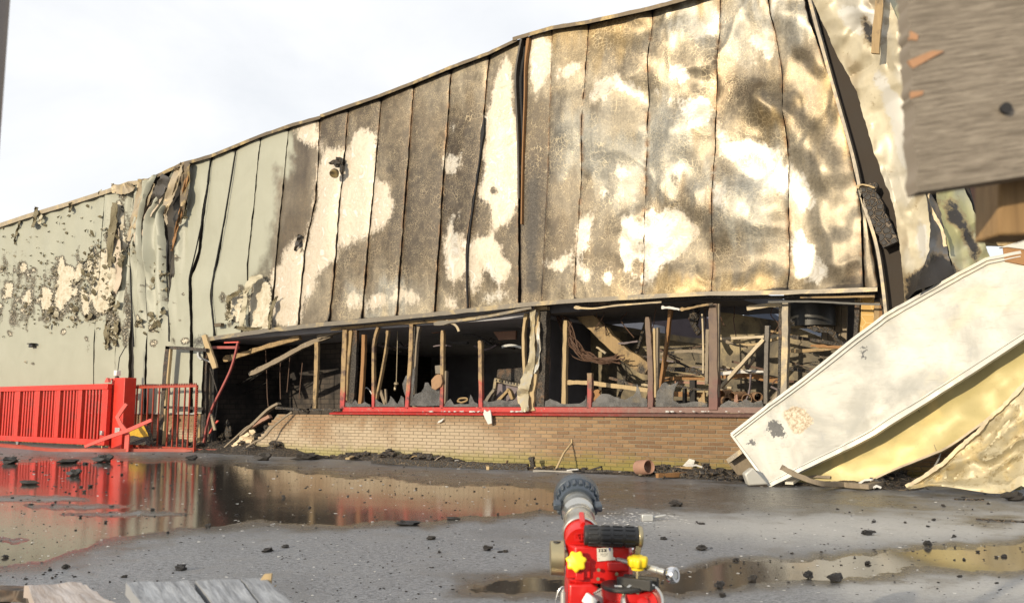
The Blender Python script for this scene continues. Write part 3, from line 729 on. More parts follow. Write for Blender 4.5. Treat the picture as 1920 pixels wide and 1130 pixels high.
def mask_paint(px, py):
    edge = 545 + (np.asarray(py)-300)*-.22 + (fbm(px/30., py/45., 21)-.5)*60
    return 1-smooth(px, edge-45, edge+20)
def mask_gold(px, py):
    g = smooth(px, 950, 1260)*.75*smooth(fbm(px/90., py/110., 44), .25, .55) + .35*smooth(py, 130, 20)*(px > 960)
    return np.clip(g + .8*smooth(fbm(px/50., py/90., 45), .60, .75)*(px > 760), 0, 1)
STC = {'D': (.045, .032, .020), 'B': (.084, .063, .039), 'T': (.138, .115, .083), 'G': (.255, .185, .090), 'S': (.235, .228, .202), 'W': (.40, .385, .34), 'C': (.44, .385, .30), 'L': (.235, .203, .150), 'M': (.172, .134, .080), 'K': (.02, .016, .012), 'N': (.235, .24, .185)}  # burn and smoke tones; the palest ones paint in white glows of the metal
STAIN_GLOW = [(-400, 'NNNNNNNNNNNN'), (430, 'NNNNNNNNNNNN'), (520, 'NTTTTTBBTTTT'), (575, 'TDDDBBBBTLLT'), (625, 'DDTLLLLTTBBT'), (682, 'DBTLLLTBBTSL'), (744, 'BBBDBDDDBTSL'), (806, 'TTBBDDDDDBTL'), (870, 'LTBDDDDDDDBT'), (930, 'TTBBBDDBBBTL'), (978, 'MMBBBBDDDBBB'), (1012, 'GLLBBDDDDBBB'),
         (1066, 'GMLLSSTTBBTL'), (1115, 'GMLTSSSTTBTM'), (1160, 'GGTLLSSSTTBM'), (1205, 'MLTLLSSTTBTM'), (1235, 'MLTLSSSSTTTG'), (1285, 'LWLTTSSBTLTG'), (1328, 'GWLTMLLSTTMG'), (1365, 'LLSTBTLTSTTG'), (1410, 'LWLTBMLWSSTG'), (1460, 'LWLMTGLWLLLG'), (1500, 'WLSTTTLLLLTM'), (1550, 'LWLTGMTLLLLT'), (1610, 'LLTTGGTTLLTB'), (2200, 'LLTTGGTTLLTB')]
_sx = np.array([p[0] for p in STAIN_GLOW], float); _sc = np.array([[STC[c] for c in p[1]] for p in STAIN_GLOW]); _tl = None
def stain(px, py):
    px = np.asarray(px, float); py = np.asarray(py, float)
    qx = px + (fbm(px/30, py/60, 201, 4)-.5)*60; qy = py + (fbm(px/16, py/150, 205, 4)-.5)*120 + (fbm(px/50, py/60, 207, 3)-.5)*70
    yt = np.interp(px, [p[0] for p in top_line], [p[1] for p in top_line]); yb = np.interp(px, [390, 503, 605, 814, 981, 1202, 1475, 1648], [637, 619, 608, 588, 571, 555, 547, 541])
    t = np.clip((qy-yt)/(yb-yt), 0, 1)*11; i = np.clip(t.astype(int), 0, 10); ft = t-i; ft = ft*ft*(3-2*ft)
    k = np.clip(np.searchsorted(_sx, qx)-1, 0, len(_sx)-2); fx = np.clip((qx-_sx[k])/(_sx[k+1]-_sx[k]), 0, 1)
    a = _sc[k, i]*(1-ft)[..., None]+_sc[k, i+1]*ft[..., None]; b = _sc[k+1, i]*(1-ft)[..., None]+_sc[k+1, i+1]*ft[..., None]
    return (a*(1-fx)[..., None]+b*fx[..., None])
def stain_edge(px, py, s):
    c = stain(px, py); e = (smooth(np.abs(s-.5)*2, .90, .985)[None, :]*smooth(fbm(py/9., px/40., 211, 3), .35, .6)*smooth(px, 540, 620)*.85)[..., None]
    return c*(1-e)+np.array((.15, .075, .03))*e
def mask_crk(px, py):
    return smooth(px, 560, 640)*np.clip(1.2-smooth(px, 1290, 1560)*.9, 0, 1)
DENTS = [(1262, 265, 40, 75, .10, .3), (1395, 300, 55, 40, -.09, .6), (1375, 400, 40, 60, .08, .2), (1440, 200, 30, 60, .08, -.6), (1520, 180, 30, 80, -.08, -.5), (1545, 330, 30, 90, .07, -.45),
         (1500, 470, 40, 50, -.06, .5), (1150, 240, 60, 60, .07, .2), (1065, 220, 28, 45, .05, .3), (1410, 130, 50, 30, -.06, .4), (1300, 100, 50, 50, .05, .1), (1560, 460, 25, 70, .06, -.4),
         (1160, 440, 40, 50, .04, 0), (1260, 440, 50, 40, -.05, .3), (900, 400, 30, 120, .03, .1), (620, 400, 25, 80, .03, .2), (470, 560, 30, 35, -.06, 0), (400, 530, 30, 40, .05, .2), (385, 500, 18, 60, -.05, .1)]
def bulge(px, py):                           # metres, + towards the yard
    px = np.asarray(px, float); py = np.asarray(py, float)
    r = smooth(px, 960, 1250)
    d = r*((fbm(px/150, py/120, 61, 3)-.5)*.34 + (fbm(px/70, py/110, 67, 2)-.5)*.06) + (fbm(px/70, py/150, 71, 3)-.5)*.05
    ridge = 1-np.abs(fbm(px/80+py/210, py/130-px/300, 77, 2)*2-1); d = d + r*ridge**6*.028
    for cx, cy, rx, ry, a, ro in DENTS:
        x, y = px-cx, py-cy; u = (x*math.cos(ro)+y*math.sin(ro))/rx; v = (-x*math.sin(ro)+y*math.cos(ro))/ry
        d = d + a*1.55*np.exp(-(u*u+v*v))
    lf = np.exp(-((px-285)/75.)**2)*smooth(py, 700, 520)
    d = d + lf*((fbm(px/16, py/150, 81, 3)-.5)*.5)
    d = d + np.where(px < 210, np.cos((px+(py-400)*.06-38)/29.5*2*np.pi)*.022*smooth(py, 640, 480), 0)
    d = np.where(d < -.04, -.04-.04*np.tanh((-d-.04)/.05), d)
    return d

def seam_at(poly, t):                        # poly: pixel points top to bottom, t in 0..1
    P = np.array(poly, float); s = np.concatenate([[0], np.cumsum(np.hypot(*np.diff(P, axis=0).T))]); s /= s[-1]
    # smooth the polyline a little
    tt = np.asarray(t); x = np.interp(tt, s, P[:, 0]); y = np.interp(tt, s, P[:, 1]); return x, y
def make_panel(L, Rr, nc, nr, label, y0=-.11, thick=.09, gap=.014, curl=.022, tilt=0.0, parent=BLD, name='wall_panel', mat='panel', extra=None, bot=None):
    t = np.linspace(0, 1, nr); s = np.linspace(0, 1, nc)
    lx, ly = seam_at(L, t); rx, ry = seam_at(Rr, t)
    px = lx[:, None]*(1-s)+rx[:, None]*s; py = ly[:, None]*(1-s)+ry[:, None]*s
    wob = (fbm(py/14., px/300., int(abs(L[0][0]))+5, 3)-.5)
    px = px + (np.abs(s-.5)*2)**6*wob*3.0*np.sign(s-.5)*(gap > 0)
    d = bulge(px, py) - curl*((np.abs(s-.5)*2)**4)[None, :] + tilt*(s-.5)[None, :]*(.5+t[:, None])
    if extra is not None: d = d + extra(px, py, s[None, :], t[:, None])
    P = wps(px, py, 0*px + y0) ; P[..., 1] -= d
    # narrow the sheet by the joint
    P[:, 0, 0] += gap/2; P[:, -1, 0] -= gap/2
    mb = MB(); mb.slab(P, (0, thick, 0))
    A = np.stack([mask_paint(px, py), sample(bare_sheen_m, px, py), np.maximum(sample(foam_m, px, py), .44*np.maximum(sample(char_m, px, py), sample(foam_w, px, py))), 1+0*px], -1).reshape(-1, 4)
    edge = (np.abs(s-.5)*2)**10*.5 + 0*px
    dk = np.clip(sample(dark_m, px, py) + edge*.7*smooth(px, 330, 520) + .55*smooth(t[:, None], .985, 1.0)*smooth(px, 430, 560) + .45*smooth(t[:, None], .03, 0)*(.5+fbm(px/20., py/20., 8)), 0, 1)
    B = np.stack([mask_crk(px, py), mask_gold(px, py), dk, 1+0*px], -1).reshape(-1, 4)
    m = nc; n = nr
    rim = [j for j in range(m)] + [i*m+m-1 for i in range(1, n)] + [(n-1)*m+j for j in range(m-2, -1, -1)] + [i*m for i in range(n-2, 0, -1)]
    black = np.tile(np.array([[0, 0, 0, 1.]]), (len(A)+2*len(rim), 1)); bb = np.tile(np.array([[0, 0, 1., 1.]]), (len(A)+2*len(rim), 1))
    return mb.build(name, M[mat], parent, label, ang=50, attrs={'ma': np.concatenate([A, black]), 'mb': np.concatenate([B, bb]), 'mc': np.concatenate([np.concatenate([stain_edge(px, py, s), np.ones(px.shape+(1,))], -1).reshape(-1, 4), black])})

# dark core behind the sheets (seen through the joints and gaps)
top_line = [(-300, 478), (-150, 452), (0, 423), (51, 406), (128, 383), (200, 360), (240, 345), (262, 343), (277, 340), (340, 310), (394, 295), (487, 257), (549, 236), (600, 222), (713, 183), (775, 159), (843, 131), (916, 104), (965, 78), (1033, 57), (1101, 46), (1220, 20), (1280, 4), (1345, -18), (1444, -43), (1520, -62)]
bot_line = [(1648, 538), (1475, 545), (1332, 547), (1202, 553), (1076, 561), (981, 569), (876, 579), (814, 586), (605, 606), (503, 617), (398, 634), (380, 640), (378, 775), (-150, 775), (-300, 775)]
core = [wp(x, y, .0) for x, y in [(1640, 470)] + top_line[::-1][:0]]
mb = MB(); poly = [wp(x, y-1, .0) for x, y in top_line] + [wp(1590, 300, 0), wp(1640, 470, 0)] + [wp(x, y-2, .0) for x, y in bot_line]
mb.prism(poly, (0, .06, 0)); mb.build('wall_core', M['soot'], BLD, sm=False)

# seams: pixel paths, top to bottom
def rib(x): 
    yt = np.interp(x, [p[0] for p in top_line], [p[1] for p in top_line]); return [(x, yt+2), (x-9, yt+130), (x-20, 640), (x-22, 775)]
ribs = [-300, -235, -180, -128, -84, -48, -18, 10, 38, 67, 97, 128, 164, 196]
for i in range(len(ribs)-1):
    make_panel(rib(ribs[i]), rib(ribs[i+1]), 10, 90, 'grey-green ribbed sheet with its paint and foam torn in a ragged band', gap=.0, curl=.0)
G0 = [(196, 361), (190, 470), (183, 560), (176, 650), (174, 775)]
G1 = [(234, 347), (226, 450), (222, 550), (216, 650), (212, 775)]
G2 = [(262, 343), (247, 420), (243, 520), (240, 620), (238, 775)]
G2b = [(272, 343), (254, 430), (248, 520), (243, 620), (240, 775)]
G3 = [(302, 329), (276, 415), (277, 520), (277, 620), (275, 775)]
G3b = [(322, 319), (281, 420), (281, 520), (279, 620), (277, 775)]
G4 = [(338, 320), (306, 400), (310, 480), (313, 560), (316, 640), (316, 775)]
G5 = [(357, 304), (343, 400), (322, 480), (318, 560), (318, 640), (318, 775)]
G6 = [(394, 296), (384, 360), (368, 470), (355, 520), (357, 640), (357, 775)]
G6b = [(396, 295), (386, 360), (371, 470), (358, 520), (359, 640), (359, 775)]
G7 = [(441, 281), (420, 410), (401, 500), (394, 560), (400, 634), (381, 650), (379, 775)]
fold = lambda a, f=9.: (lambda px, py, s, t: a*np.sin(s*f+t*3)*(1-smooth(t, .45, .75)))
make_panel(G0, G1, 14, 100, 'sheet burnt down to bare foam with charred strips', extra=fold(.05))
make_panel(G1, G2, 12, 100, 'burst sheet with charred foam showing', extra=fold(.06))
make_panel(G2b, G3, 12, 100, 'crumpled grey-green sheet twisted at its top', extra=fold(.10), tilt=.15)
make_panel(G3b, G4, 12, 100, 'buckled grey-green sheet pinched at the top', extra=fold(.08), tilt=-.12)
make_panel(G5, G6, 14, 100, 'grey-green sheet with one scorched torn edge', tilt=.05)
make_panel(G6b, G7, 14, 100, 'grey-green sheet above the door corner', tilt=.03)
seq = [([(441, 281), (424, 380), (407.5, 483), (394, 554), (401, 631)], 'g'),
       ([(488, 259), (463, 492), (452, 624)], 'g'), ([(540, 240), (516, 492), (503, 618)], 'half scorched sheet, green fading to brown'),
       ([(599, 223), (591, 372), (571, 474), (558, 612)], 'brown scorched sheet torn to pale metal low down'), ([(651, 205), (641, 341), (629, 483), (615, 606)], 'sheet with a long cream bare streak'),
       ([(713, 184), (695, 399), (676.5, 600)], 'sheet half cream, half scorched brown'), ([(775, 160), (757, 399), (741.6, 594)], 'scorched sheet with a cream lobe on its left edge'), ([(843.5, 132), (829, 340), (813.5, 587)], 'dark brown crackled sheet'),
       ([(916, 105), (898, 308), (874, 478), (876, 580)], 'dark sheet with pale drips'), ([(978, 74), (966, 154), (970, 255), (972, 372), (972.6, 572)], 'sheet with a broad ragged cream stain')]
for i in range(len(seq)-1):
    a, b = seq[i][0], seq[i+1][0]; lab = seq[i+1][1]
    make_panel(a, b, 26, 120, 'smooth grey-green sheet with intact paint' if lab == 'g' else lab, tilt=.03)
make_panel([(992, 68), (983, 159), (980.5, 265), (976, 425), (978, 571)], [(1033.6, 56), (1026, 297), (1014, 569)], 18, 120, 'narrow dark crackled sheet beside the open joint', tilt=-.05)
seq = [([(1033.6, 56), (1026, 297), (1014, 569)], ''), ([(1101.6, 45), (1089, 297), (1076, 562)], 'golden brown crackled sheet'), ([(1220.6, 19), (1209, 297), (1202, 554)], 'wide metallic sheet with pale arcs and drips'),
       ([(1347, -20), (1344.5, 60), (1336.5, 318), (1332, 549)], 'dented metallic sheet with a swirling white stain'), ([(1438, -43), (1444, 20), (1462, 127), (1475.6, 276), (1475.6, 546)], 'shiny dented sheet with a bright bulge'),
       ([(1506, -60), (1513, 20), (1547, 122), (1590, 271), (1614, 403), (1620, 540)], 'bronze buckled sheet next to the torn corner')]
for i in range(len(seq)-1):
    make_panel(seq[i][0], seq[i+1][0], 36, 130, seq[i+1][1])
make_panel([(1592, 283), (1616, 403), (1622, 540)], [(1596, 285), (1624, 403), (1648, 538)], 6, 60, 'thin pale sliver of sheet')

# edge trims
mb = MB(); tl = top_line[:8]; mb.sweep([[wp(x, y-5, -.20), wp(x, y+3, -.20), wp(x, y+3, .06), wp(x, y-5, .06)] for x, y in subdiv(tl, 4)]); mb.build('roof_trim', M['trim_pale'], BLD, 'pale scorched roof edge strip')
mb = MB(); tl = top_line[8:14]; mb.sweep([[wp(x, y-5+random.uniform(-.7, .7), -.20), wp(x, y+1, -.20), wp(x, y+1, .06), wp(x, y-5, .06)] for x, y in subdiv([(258, 341)] + tl, 5)]); mb.build('roof_trim', M['trim'], BLD, 'rust brown roof edge strip')
mb = MB(); tl = [(600, 219), (713, 180), (775, 156), (843, 128), (916, 101), (970, 75)]; mb.sweep([[wp(x, y-4+random.uniform(-.7, .7), -.21), wp(x, y+2, -.21), wp(x, y+2, .06), wp(x, y-4, .06)] for x, y in subdiv(tl, 6)]); mb.build('roof_trim', M['trim'], BLD)
mb = MB(); tl = [(961, 74), (1033, 53), (1101, 42), (1220, 16), (1280, 0), (1345, -22), (1444, -47), (1520, -66)]; mb.sweep([[wp(x, y-4+random.uniform(-.7, .7), -.23), wp(x, y+3, -.23), wp(x, y+3, .06), wp(x, y-4, .06)] for x, y in subdiv(tl, 6)]); mb.build('roof_trim', M['trim'], BLD)
# the open joint: dark slot edges and a thin golden lip
mb = MB(); strip(mb, [(984, 68), (977, 150), (976, 255), (976, 420), (976, 570)], [14, 12, 8, 3, 3], -.02, .04); mb.build('joint_slot', M['deep'], BLD)
mb = MB(); strip(mb, [(990, 70), (984, 120), (983, 180), (979, 300), (977, 420)], [4, 5, 4, 3, 2], -.19, .10, n=4); mb.build('joint_lip', M['wood_orange'], BLD)
mb = MB(); strip(mb, [(977, 73), (968, 120), (966, 160), (970, 255), (972, 372)], 3.0, -.22, .10, n=4); mb.build('joint_lip', M['sheet_dark'], BLD)
for L, w in (([(907, 220), (897, 310), (880, 430), (874, 500), (876, 575)], [2, 3, 7, 4, 2]),):
    mb = MB(); strip(mb, L, w, -.155, .04, n=5); mb.build('joint_slot', M['deep'], BLD)

# the strips that hang torn at the left of the facade
def torn(pts, w, mat, label, y=-.2, th=.012, n=6, curl=.05, seed=1, name='torn_strip'):
    if mat == 'deep':
        mb = MB(); strip(mb, pts, [x*.55 for x in w], y+.04, .03, n=n, jit=.25); return mb.build('joint_slot', M[mat], BLD, label)
    P = catmull([Vector((p[0], p[1], 0)) for p in pts], n); rg = random.Random(seed); k = len(P); rows = []
    crease = [rg.uniform(-.5, .5) for _ in range(3)]
    for i, p in enumerate(P):
        t = P[min(i+1, k-1)]-P[max(i-1, 0)]; t.normalize(); nn = Vector((-t.y, t.x, 0)); ww = np.interp(i/(k-1), np.linspace(0, 1, len(w)), w)*1.15
        row = []
        for q in np.linspace(-.5, .5, 7):
            e = abs(q) > .45
            a = p - nn*q*ww + (nn*rg.uniform(-1.3, 1.3) + t*rg.uniform(-2, 2) if e else Vector((0, 0, 0)))
            fold = sum(abs(q-c)*(.5 if m % 2 else -.5) for m, c in enumerate(crease))
            yy = y + .05 + curl*1.3*fold - rg.uniform(0, .014) - .035*math.sin(i*.7+seed*1.7+q*2) - (curl*.6 if i in (0, k-1) else 0)*rg.random()
            row.append(list(wp(a.x, a.y, yy)))
        rows.append(row)
    mb = MB(); mb.slab(np.array(rows), (0, th, 0)); return mb.build(name, M[mat], BLD, label, ang=22)
torn([(264, 342), (258, 380), (248, 420), (240, 452)], [11, 10, 8, 6], 'trim_pale', 'straight cream strip hanging from the roof edge', -.24, seed=1)
torn([(284, 342), (272, 372), (256, 410), (247, 430)], [12, 16, 12, 5], 'trim_pale', 'curled ochre strip', -.26, seed=2)
torn([(306, 350), (296, 372), (276, 400), (262, 425), (260, 450), (266, 480)], [8, 14, 14, 16, 14, 6], 'foam', 'strip of exposed foam', -.24, seed=3)
torn([(312, 330), (303, 348), (292, 368), (288, 380)], [16, 18, 14, 6], 'sheet_dark', 'sooty twisted strip', -.28, seed=4)
torn([(334, 315), (330, 330), (316, 370), (308, 386)], [9, 13, 14, 5], 'trim_pale', 'pale strip folded outwards', -.30, seed=5)
torn([(340, 306), (336, 330), (322, 372), (310, 398), (314, 420)], [5, 5, 5, 5, 3], 'trim_pale', 'thin bent ochre strip', -.34, seed=6)
torn([(350, 303), (347, 340), (343, 380), (336, 420)], [9, 14, 9, 5], 'trim', 'scorched curled lip', -.30, seed=7)
torn([(342, 330), (334, 370), (325, 420), (318, 460)], [18, 24, 22, 6], 'sheet_dark', 'dark backing folded into the gap', -.06, seed=8)
torn([(327, 470), (322, 510), (318, 560)], [9, 7, 3], 'sheet_dark', None, -.1, seed=9)
torn([(353, 312), (346, 350), (340, 390), (330, 430), (322, 470)], [4, 5, 6, 4, 2], 'wood_orange', 'golden rim of the torn sheet', -.27, seed=10)
torn([(215, 380), (212, 420), (206, 460), (205, 500)], [9, 12, 10, 5], 'flake', 'charred curled strip', -.25, seed=11)
torn([(208, 352), (226, 355), (240, 352), (246, 346)], [14, 16, 18, 14], 'trim_pale', 'crumpled flap under the roof edge', -.28, seed=12)
torn([(218, 430), (222, 470), (222, 520), (216, 550)], [6, 9, 9, 6], 'foam', None, -.19, seed=13)
torn([(243, 450), (244, 520), (247, 600), (250, 650)], [3, 7, 6, 2], 'deep', None, -.185, seed=14)
torn([(275, 440), (272, 500), (274, 560), (276, 600)], [2, 6, 5, 2], 'deep', None, -.185, seed=15)
torn([(313, 450), (312, 520), (315, 570), (316, 640)], [2, 5, 6, 2], 'deep', None, -.185, seed=16)
torn([(394, 296), (384, 380), (366, 470), (354, 520), (355, 545)], [1, 1.6, 2, 2, 1], 'deep', None, -.19, seed=17)
torn([(441, 282), (420, 410), (401, 510), (396, 560), (401, 630)], [1, 1.8, 2.6, 2.4, 2], 'deep', None, -.19, seed=18)
# torn flaps round the hole over the door
torn([(458, 556), (463, 540), (474, 524), (492, 517)], [6, 10, 12, 5], 'flake_pale', 'metal skin curled back over pale foam', -.28, seed=20)
torn([(430, 580), (428, 562), (438, 552), (452, 545)], [6, 8, 8, 4], 'flake', 'curled skin', -.26, seed=21)
torn([(452, 612), (455, 590), (458, 570), (462, 545)], [6, 10, 9, 5], 'flake_pale', None, -.27, seed=22)
torn([(504, 617), (506, 590), (512, 570), (520, 555)], [3, 5, 5, 3], 'flake', None, -.24, seed=23)
torn([(440, 612), (455, 616), (470, 617), (490, 614)], [3, 7, 7, 3], 'flake', None, -.24, seed=24)
torn([(552, 470), (558, 455), (561, 446), (560, 440)], [3, 7, 7, 3], 'sheet_dark', None, -.22, seed=25)

# small curled scraps of skin along the torn band, far too many to count
mb = MB(); rg = random.Random(11)
def flake(mb, x, y, sz, yy):
    p = wp(x, y, yy); a = rg.uniform(0, 6.3); u = Vector((math.cos(a), rg.uniform(-.5, .1), math.sin(a)))*sz; v = Vector((-math.sin(a), rg.uniform(-.9, -.1), math.cos(a)))*sz*rg.uniform(.4, .9)
    mb.slab(np.array([[list(p-u-v*.5), list(p-v*.9-Vector((0, .02, 0))), list(p+u*.8-v*.4)], [list(p-u*.8+v*.6), list(p+v*.5-Vector((0, .05, 0))), list(p+u+v*.7)]]), (0, .012, 0))
mbp = MB()
for _ in range(330):
    x = rg.uniform(-60, 196); y = rg.gauss(548, 40) if rg.random() < .8 else rg.gauss(470, 40)
    f = float(sample(foam_m, x, y))
    if f > .75: continue
    flake(mb if rg.random() < .62 else mbp, x, y, rg.uniform(.02, .055), -.15)
for cx, cy, s, k in ((200, 450, 34, 30), (205, 570, 18, 26), (140, 590, 14, 18), (212, 630, 10, 24), (160, 520, 22, 22), (95, 590, 12, 14), (290, 600, 20, 30), (300, 520, 16, 24), (262, 600, 10, 14), (345, 400, 5, 14), (430, 590, 9, 14), (250, 470, 8, 24), (170, 480, 10, 16), (226, 480, 8, 16)):
    for _ in range(k): flake(mb if rg.random() < .7 else mbp, rg.gauss(cx, s*.45), rg.gauss(cy, s), rg.uniform(.03, .10), -.18)
mb.build('charred_flakes', M['flake'], BLD, kind='stuff', sm=False); mbp.build('pale_flakes', M['flake_pale'], BLD, kind='stuff', sm=False)
# hanging scraps at the roof edge and low on the sheet
torn([(68, 388), (67, 400), (64, 415), (61, 426)], [5, 7, 6, 4], 'flake', 'scrap of sheet sticking up at the roof edge', -.27, seed=31)
torn([(75, 402), (76, 410), (73, 420)], [6, 6, 4], 'flake_pale', None, -.27, seed=32)
torn([(36, 414), (33, 430), (28, 445), (27, 458)], [3, 3, 2.5, 2], 'flake', None, -.2, seed=33)
torn([(131, 380), (132, 390), (130, 398)], [5, 6, 3], 'flake', None, -.24, seed=34)
torn([(203, 600), (199, 625), (200, 645), (198, 655)], [5, 9, 6, 3], 'flake', 'charred scrap hanging low', -.22, seed=35)
torn([(218, 600), (216, 625), (214, 648)], [6, 8, 4], 'flake', None, -.2, seed=36)
torn([(205, 555), (212, 565), (222, 575)], [8, 14, 9], 'flake', None, -.22, seed=37)
torn([(160, 590), (165, 596), (172, 588)], [5, 8, 5], 'flake', None, -.22, seed=38)

# little fixtures on the sheet
mb = MB(); mb.box(wp(60, 648, -.20), ((1, 0, 0), (0, 1, 0), (0, 0, 1)), (.11, .05, .045)); mb.box(wp(60, 644, -.24), ((1, 0, 0), (0, 1, 0), (0, 0, 1)), (.125, .09, .012)); o = mb.build('wall_lamp', M['blackmetal'], BLD, bevel=.01)
mb = MB(); mb.box(wp(411, 609, -.20), ((1, 0, 0), (0, 1, 0), (0, 0, 1)), (.12, .05, .04)); mb.build('wall_lamp', M['trim'], BLD, bevel=.01)
# burnt alarm horn on the facade
HORN = thing('alarm_horn', 'melted black alarm horn hanging on the cream streak of the facade', 'alarm', wp(632, 325, -.25))
mb = MB(); mb.lump(wp(634, 306, -.26), .10, 3, (1.0, .8, .9)); mb.lump(wp(624, 304, -.27), .07, 4, (1.5, .8, .6)); mb.lump(wp(640, 318, -.25), .07, 5, (.8, .7, 1.5)); mb.bar([wp(634, 300, -.12), wp(634, 300, -.28)], .10, .12); mb.build('bracket', M['char'], HORN)
mb = MB(); mb.lathe(wp(629, 321, -.28), (.25, -.5, -.6), [(0, .05), (.03, .085), (.11, .10), (.12, .08), (.10, .02)], 14); mb.build('horn', M['trim'], HORN)

# ------------------------------------------------------------------ the torn corner at the right
CBARE = poly_mask([[(1640, 120), (1690, 190), (1720, 260), (1715, 330), (1690, 300), (1660, 200)], [(1725, 400), (1742, 420), (1744, 470), (1728, 500), (1716, 480)], [(1560, 20), (1640, 10), (1650, 60), (1600, 60)]], 14, 4)
CDARK = poly_mask([[(1612, 20), (1640, 60), (1632, 90), (1618, 60)], [(1690, 555), (1700, 520), (1735, 495), (1760, 470), (1792, 500), (1780, 560), (1690, 600)], [(1700, 130), (1712, 150), (1716, 240), (1706, 200)], [(1768, 375), (1790, 372), (1812, 420), (1836, 470), (1830, 500), (1800, 430), (1780, 420)], [(1795, 510), (1812, 500), (1806, 530)], [(1745, 320), (1758, 360), (1764, 430), (1752, 410)]], 7, 3)*.75
def corner_stain(px, py, base):
    b = np.array(base); k = fbm(px/60., py/110., 301, 3); g = fbm(px/50., py/70., 305, 3)
    c = b*(.72+.6*k)[..., None]; m = smooth(g, .44, .68)[..., None]*.6; c = c*(1-m*.6)+np.array((.38, .39, .40))*m*.6
    m = smooth(fbm(px/40., py/70., 309, 3), .58, .74)[..., None]*.8; return c*(1-m*.7)+np.array((.21, .15, .08))*m*.7
def sheet_part(name, L, Rr, nc, nr, y, base, label, thick=.02, disp=None, seed=0, amp=.08, parent=BLD, yR=None, yfun=None):
    nc, nr = nc*2, nr*2
    t = np.linspace(0, 1, nr); s = np.linspace(0, 1, nc); lx, ly = seam_at(L, t); rx, ry = seam_at(Rr, t)
    px = lx[:, None]*(1-s)+rx[:, None]*s; py = ly[:, None]*(1-s)+ry[:, None]*s
    px = px + ((np.abs(s-.5)*2)**8)[None, :]*(fbm(py/12., px/400., 88+seed, 3)-.5)*5*np.sign(s-.5)
    yy = np.full(px.shape, float(y)) if yR is None else y + (yR-y)*s[None, :] + 0*px
    tri = lambda v: np.abs((v % 1)*2-1)
    yy = yy - (fbm(px/70., py/110., 90+seed, 2)-.5)*amp*3
    for q, (ax_, ay_, f) in enumerate(((.9, .45, 62), (-.5, .86, 90), (.3, .95, 47), (.98, -.2, 38))):     # sharp folds in a few directions
        w = fbm(px/80., py/80., 120+seed*7+q, 2)*1.6; yy = yy - amp*(.75, .6, .35, .35)[q]*(tri((px*ax_+py*ay_)/f+w)-.5)*smooth(fbm(px/70., py/90., 140+seed+q, 2), .40, .62)
    P = wps(px, py, yy); mb = MB(); mb.slab(P, (0, thick, 0)); k = len(mb.v)-px.size; one = np.ones(px.shape)
    z = np.zeros((k, 4)); z[:, 3] = 1; f4 = lambda *a: np.concatenate([np.stack([one*q for q in a]+[one], -1).reshape(-1, 4), z])
    cs = corner_stain(px, py, base)
    return mb.build(name, M['corner_skin'], parent, label, ang=28, attrs={'ma': f4(0, sample(CBARE, px, py), 0), 'mb': f4(0, .25, sample(CDARK, px, py)), 'mc': f4(cs[..., 0], cs[..., 1], cs[..., 2])})
sheet_part('corner_sheet', [(1520, -70), (1523, 0), (1568, 101), (1606, 172), (1637, 281), (1675, 382), (1688, 467), (1697, 567)], [(1660, -70), (1668, 0), (1712, 110), (1716, 230), (1735, 361), (1744, 420), (1742, 470), (1716, 545)], 26, 90, -.30, (.52, .46, .33), 'long cream sheet peeled away from the corner', seed=1, amp=.10, yR=-.55)
sheet_part('corner_sheet', [(1716, 545), (1742, 470), (1744, 420), (1735, 361), (1720, 230)][::-1], [(1725, 230), (1745, 361), (1765, 400), (1778, 480), (1792, 520)], 10, 50, -.52, (.10, .09, .085), 'sooty folded edge of the peeled sheet', seed=2, amp=.05, yR=-.15)
sheet_part('corner_sheet', [(1744, 300), (1754, 361), (1770, 430), (1791, 522)], [(1780, 300), (1807, 350), (1832, 410), (1856, 486)], 16, 50, -.10, (.33, .32, .16), 'greenish sheet hanging beside the corner', seed=3, amp=.07, yR=.25)
mb = MB(); mb.prism([wp(x, y, .6) for x, y in ((1690, 150), (1760, 150), (1830, 400), (1850, 500), (1780, 580), (1690, 590))], (0, .1, 0)); mb.build('corner_void', M['soot'], BLD, sm=False)  # dark backing added so no sky shows past the torn corner
mb = MB(); strip(mb, [(1742, 362), (1740, 380), (1755, 410), (1766, 430), (1772, 462)], [5, 3, 3, 5, 6], -.42, .02, n=5, jit=.2); mb.build('corner_lip', M['trim_pale'], BLD)
sheet_part('corner_sheet', [(1655, -70), (1662, 0), (1700, 80), (1712, 170), (1720, 230)], [(1700, -70), (1702, 0), (1716, 80), (1728, 160), (1735, 240)], 8, 50, -.45, (.40, .37, .20), 'narrow green edge of the corner sheet', seed=4, amp=.05, yR=-.2)
mb = MB(); strip(mb, [(1654, -40), (1648, 10), (1640, 100)], [10, 14, 15], -.72, .05, n=5, jit=.1); mb.build('hanging_batten', M['wood'], BLD)
mb = MB(); strip(mb, [(1508, -64), (1518, 0), (1552, 127), (1600, 297), (1616, 372), (1645, 467), (1661, 589)], [8, 8, 8, 7, 7, 6, 6], -.20, .12, n=6, jit=.05); mb.build('corner_profile', M['trim_grey'], BLD, 'grey corner profile bent outwards')
mb = MB(); poly = [(1512, -60), (1530, -60), (1570, 90), (1612, 172), (1645, 281), (1684, 382), (1698, 467), (1705, 590), (1655, 590), (1618, 385), (1600, 300), (1552, 130)]
mb.prism([wp(x, y, .02) for x, y in poly], (0, .08, 0)); mb.build('corner_void', M['lining'], BLD, 'charred lining inside the open corner', sm=False)
mb = MB(); strip(mb, [(1621, 348), (1636, 380), (1654, 420), (1671, 458)], [30, 40, 40, 30], -.20, .10, n=5, jit=.12); mb.build('corner_timber', M['char'], BLD, 'charred timber with cracked skin in the open corner')
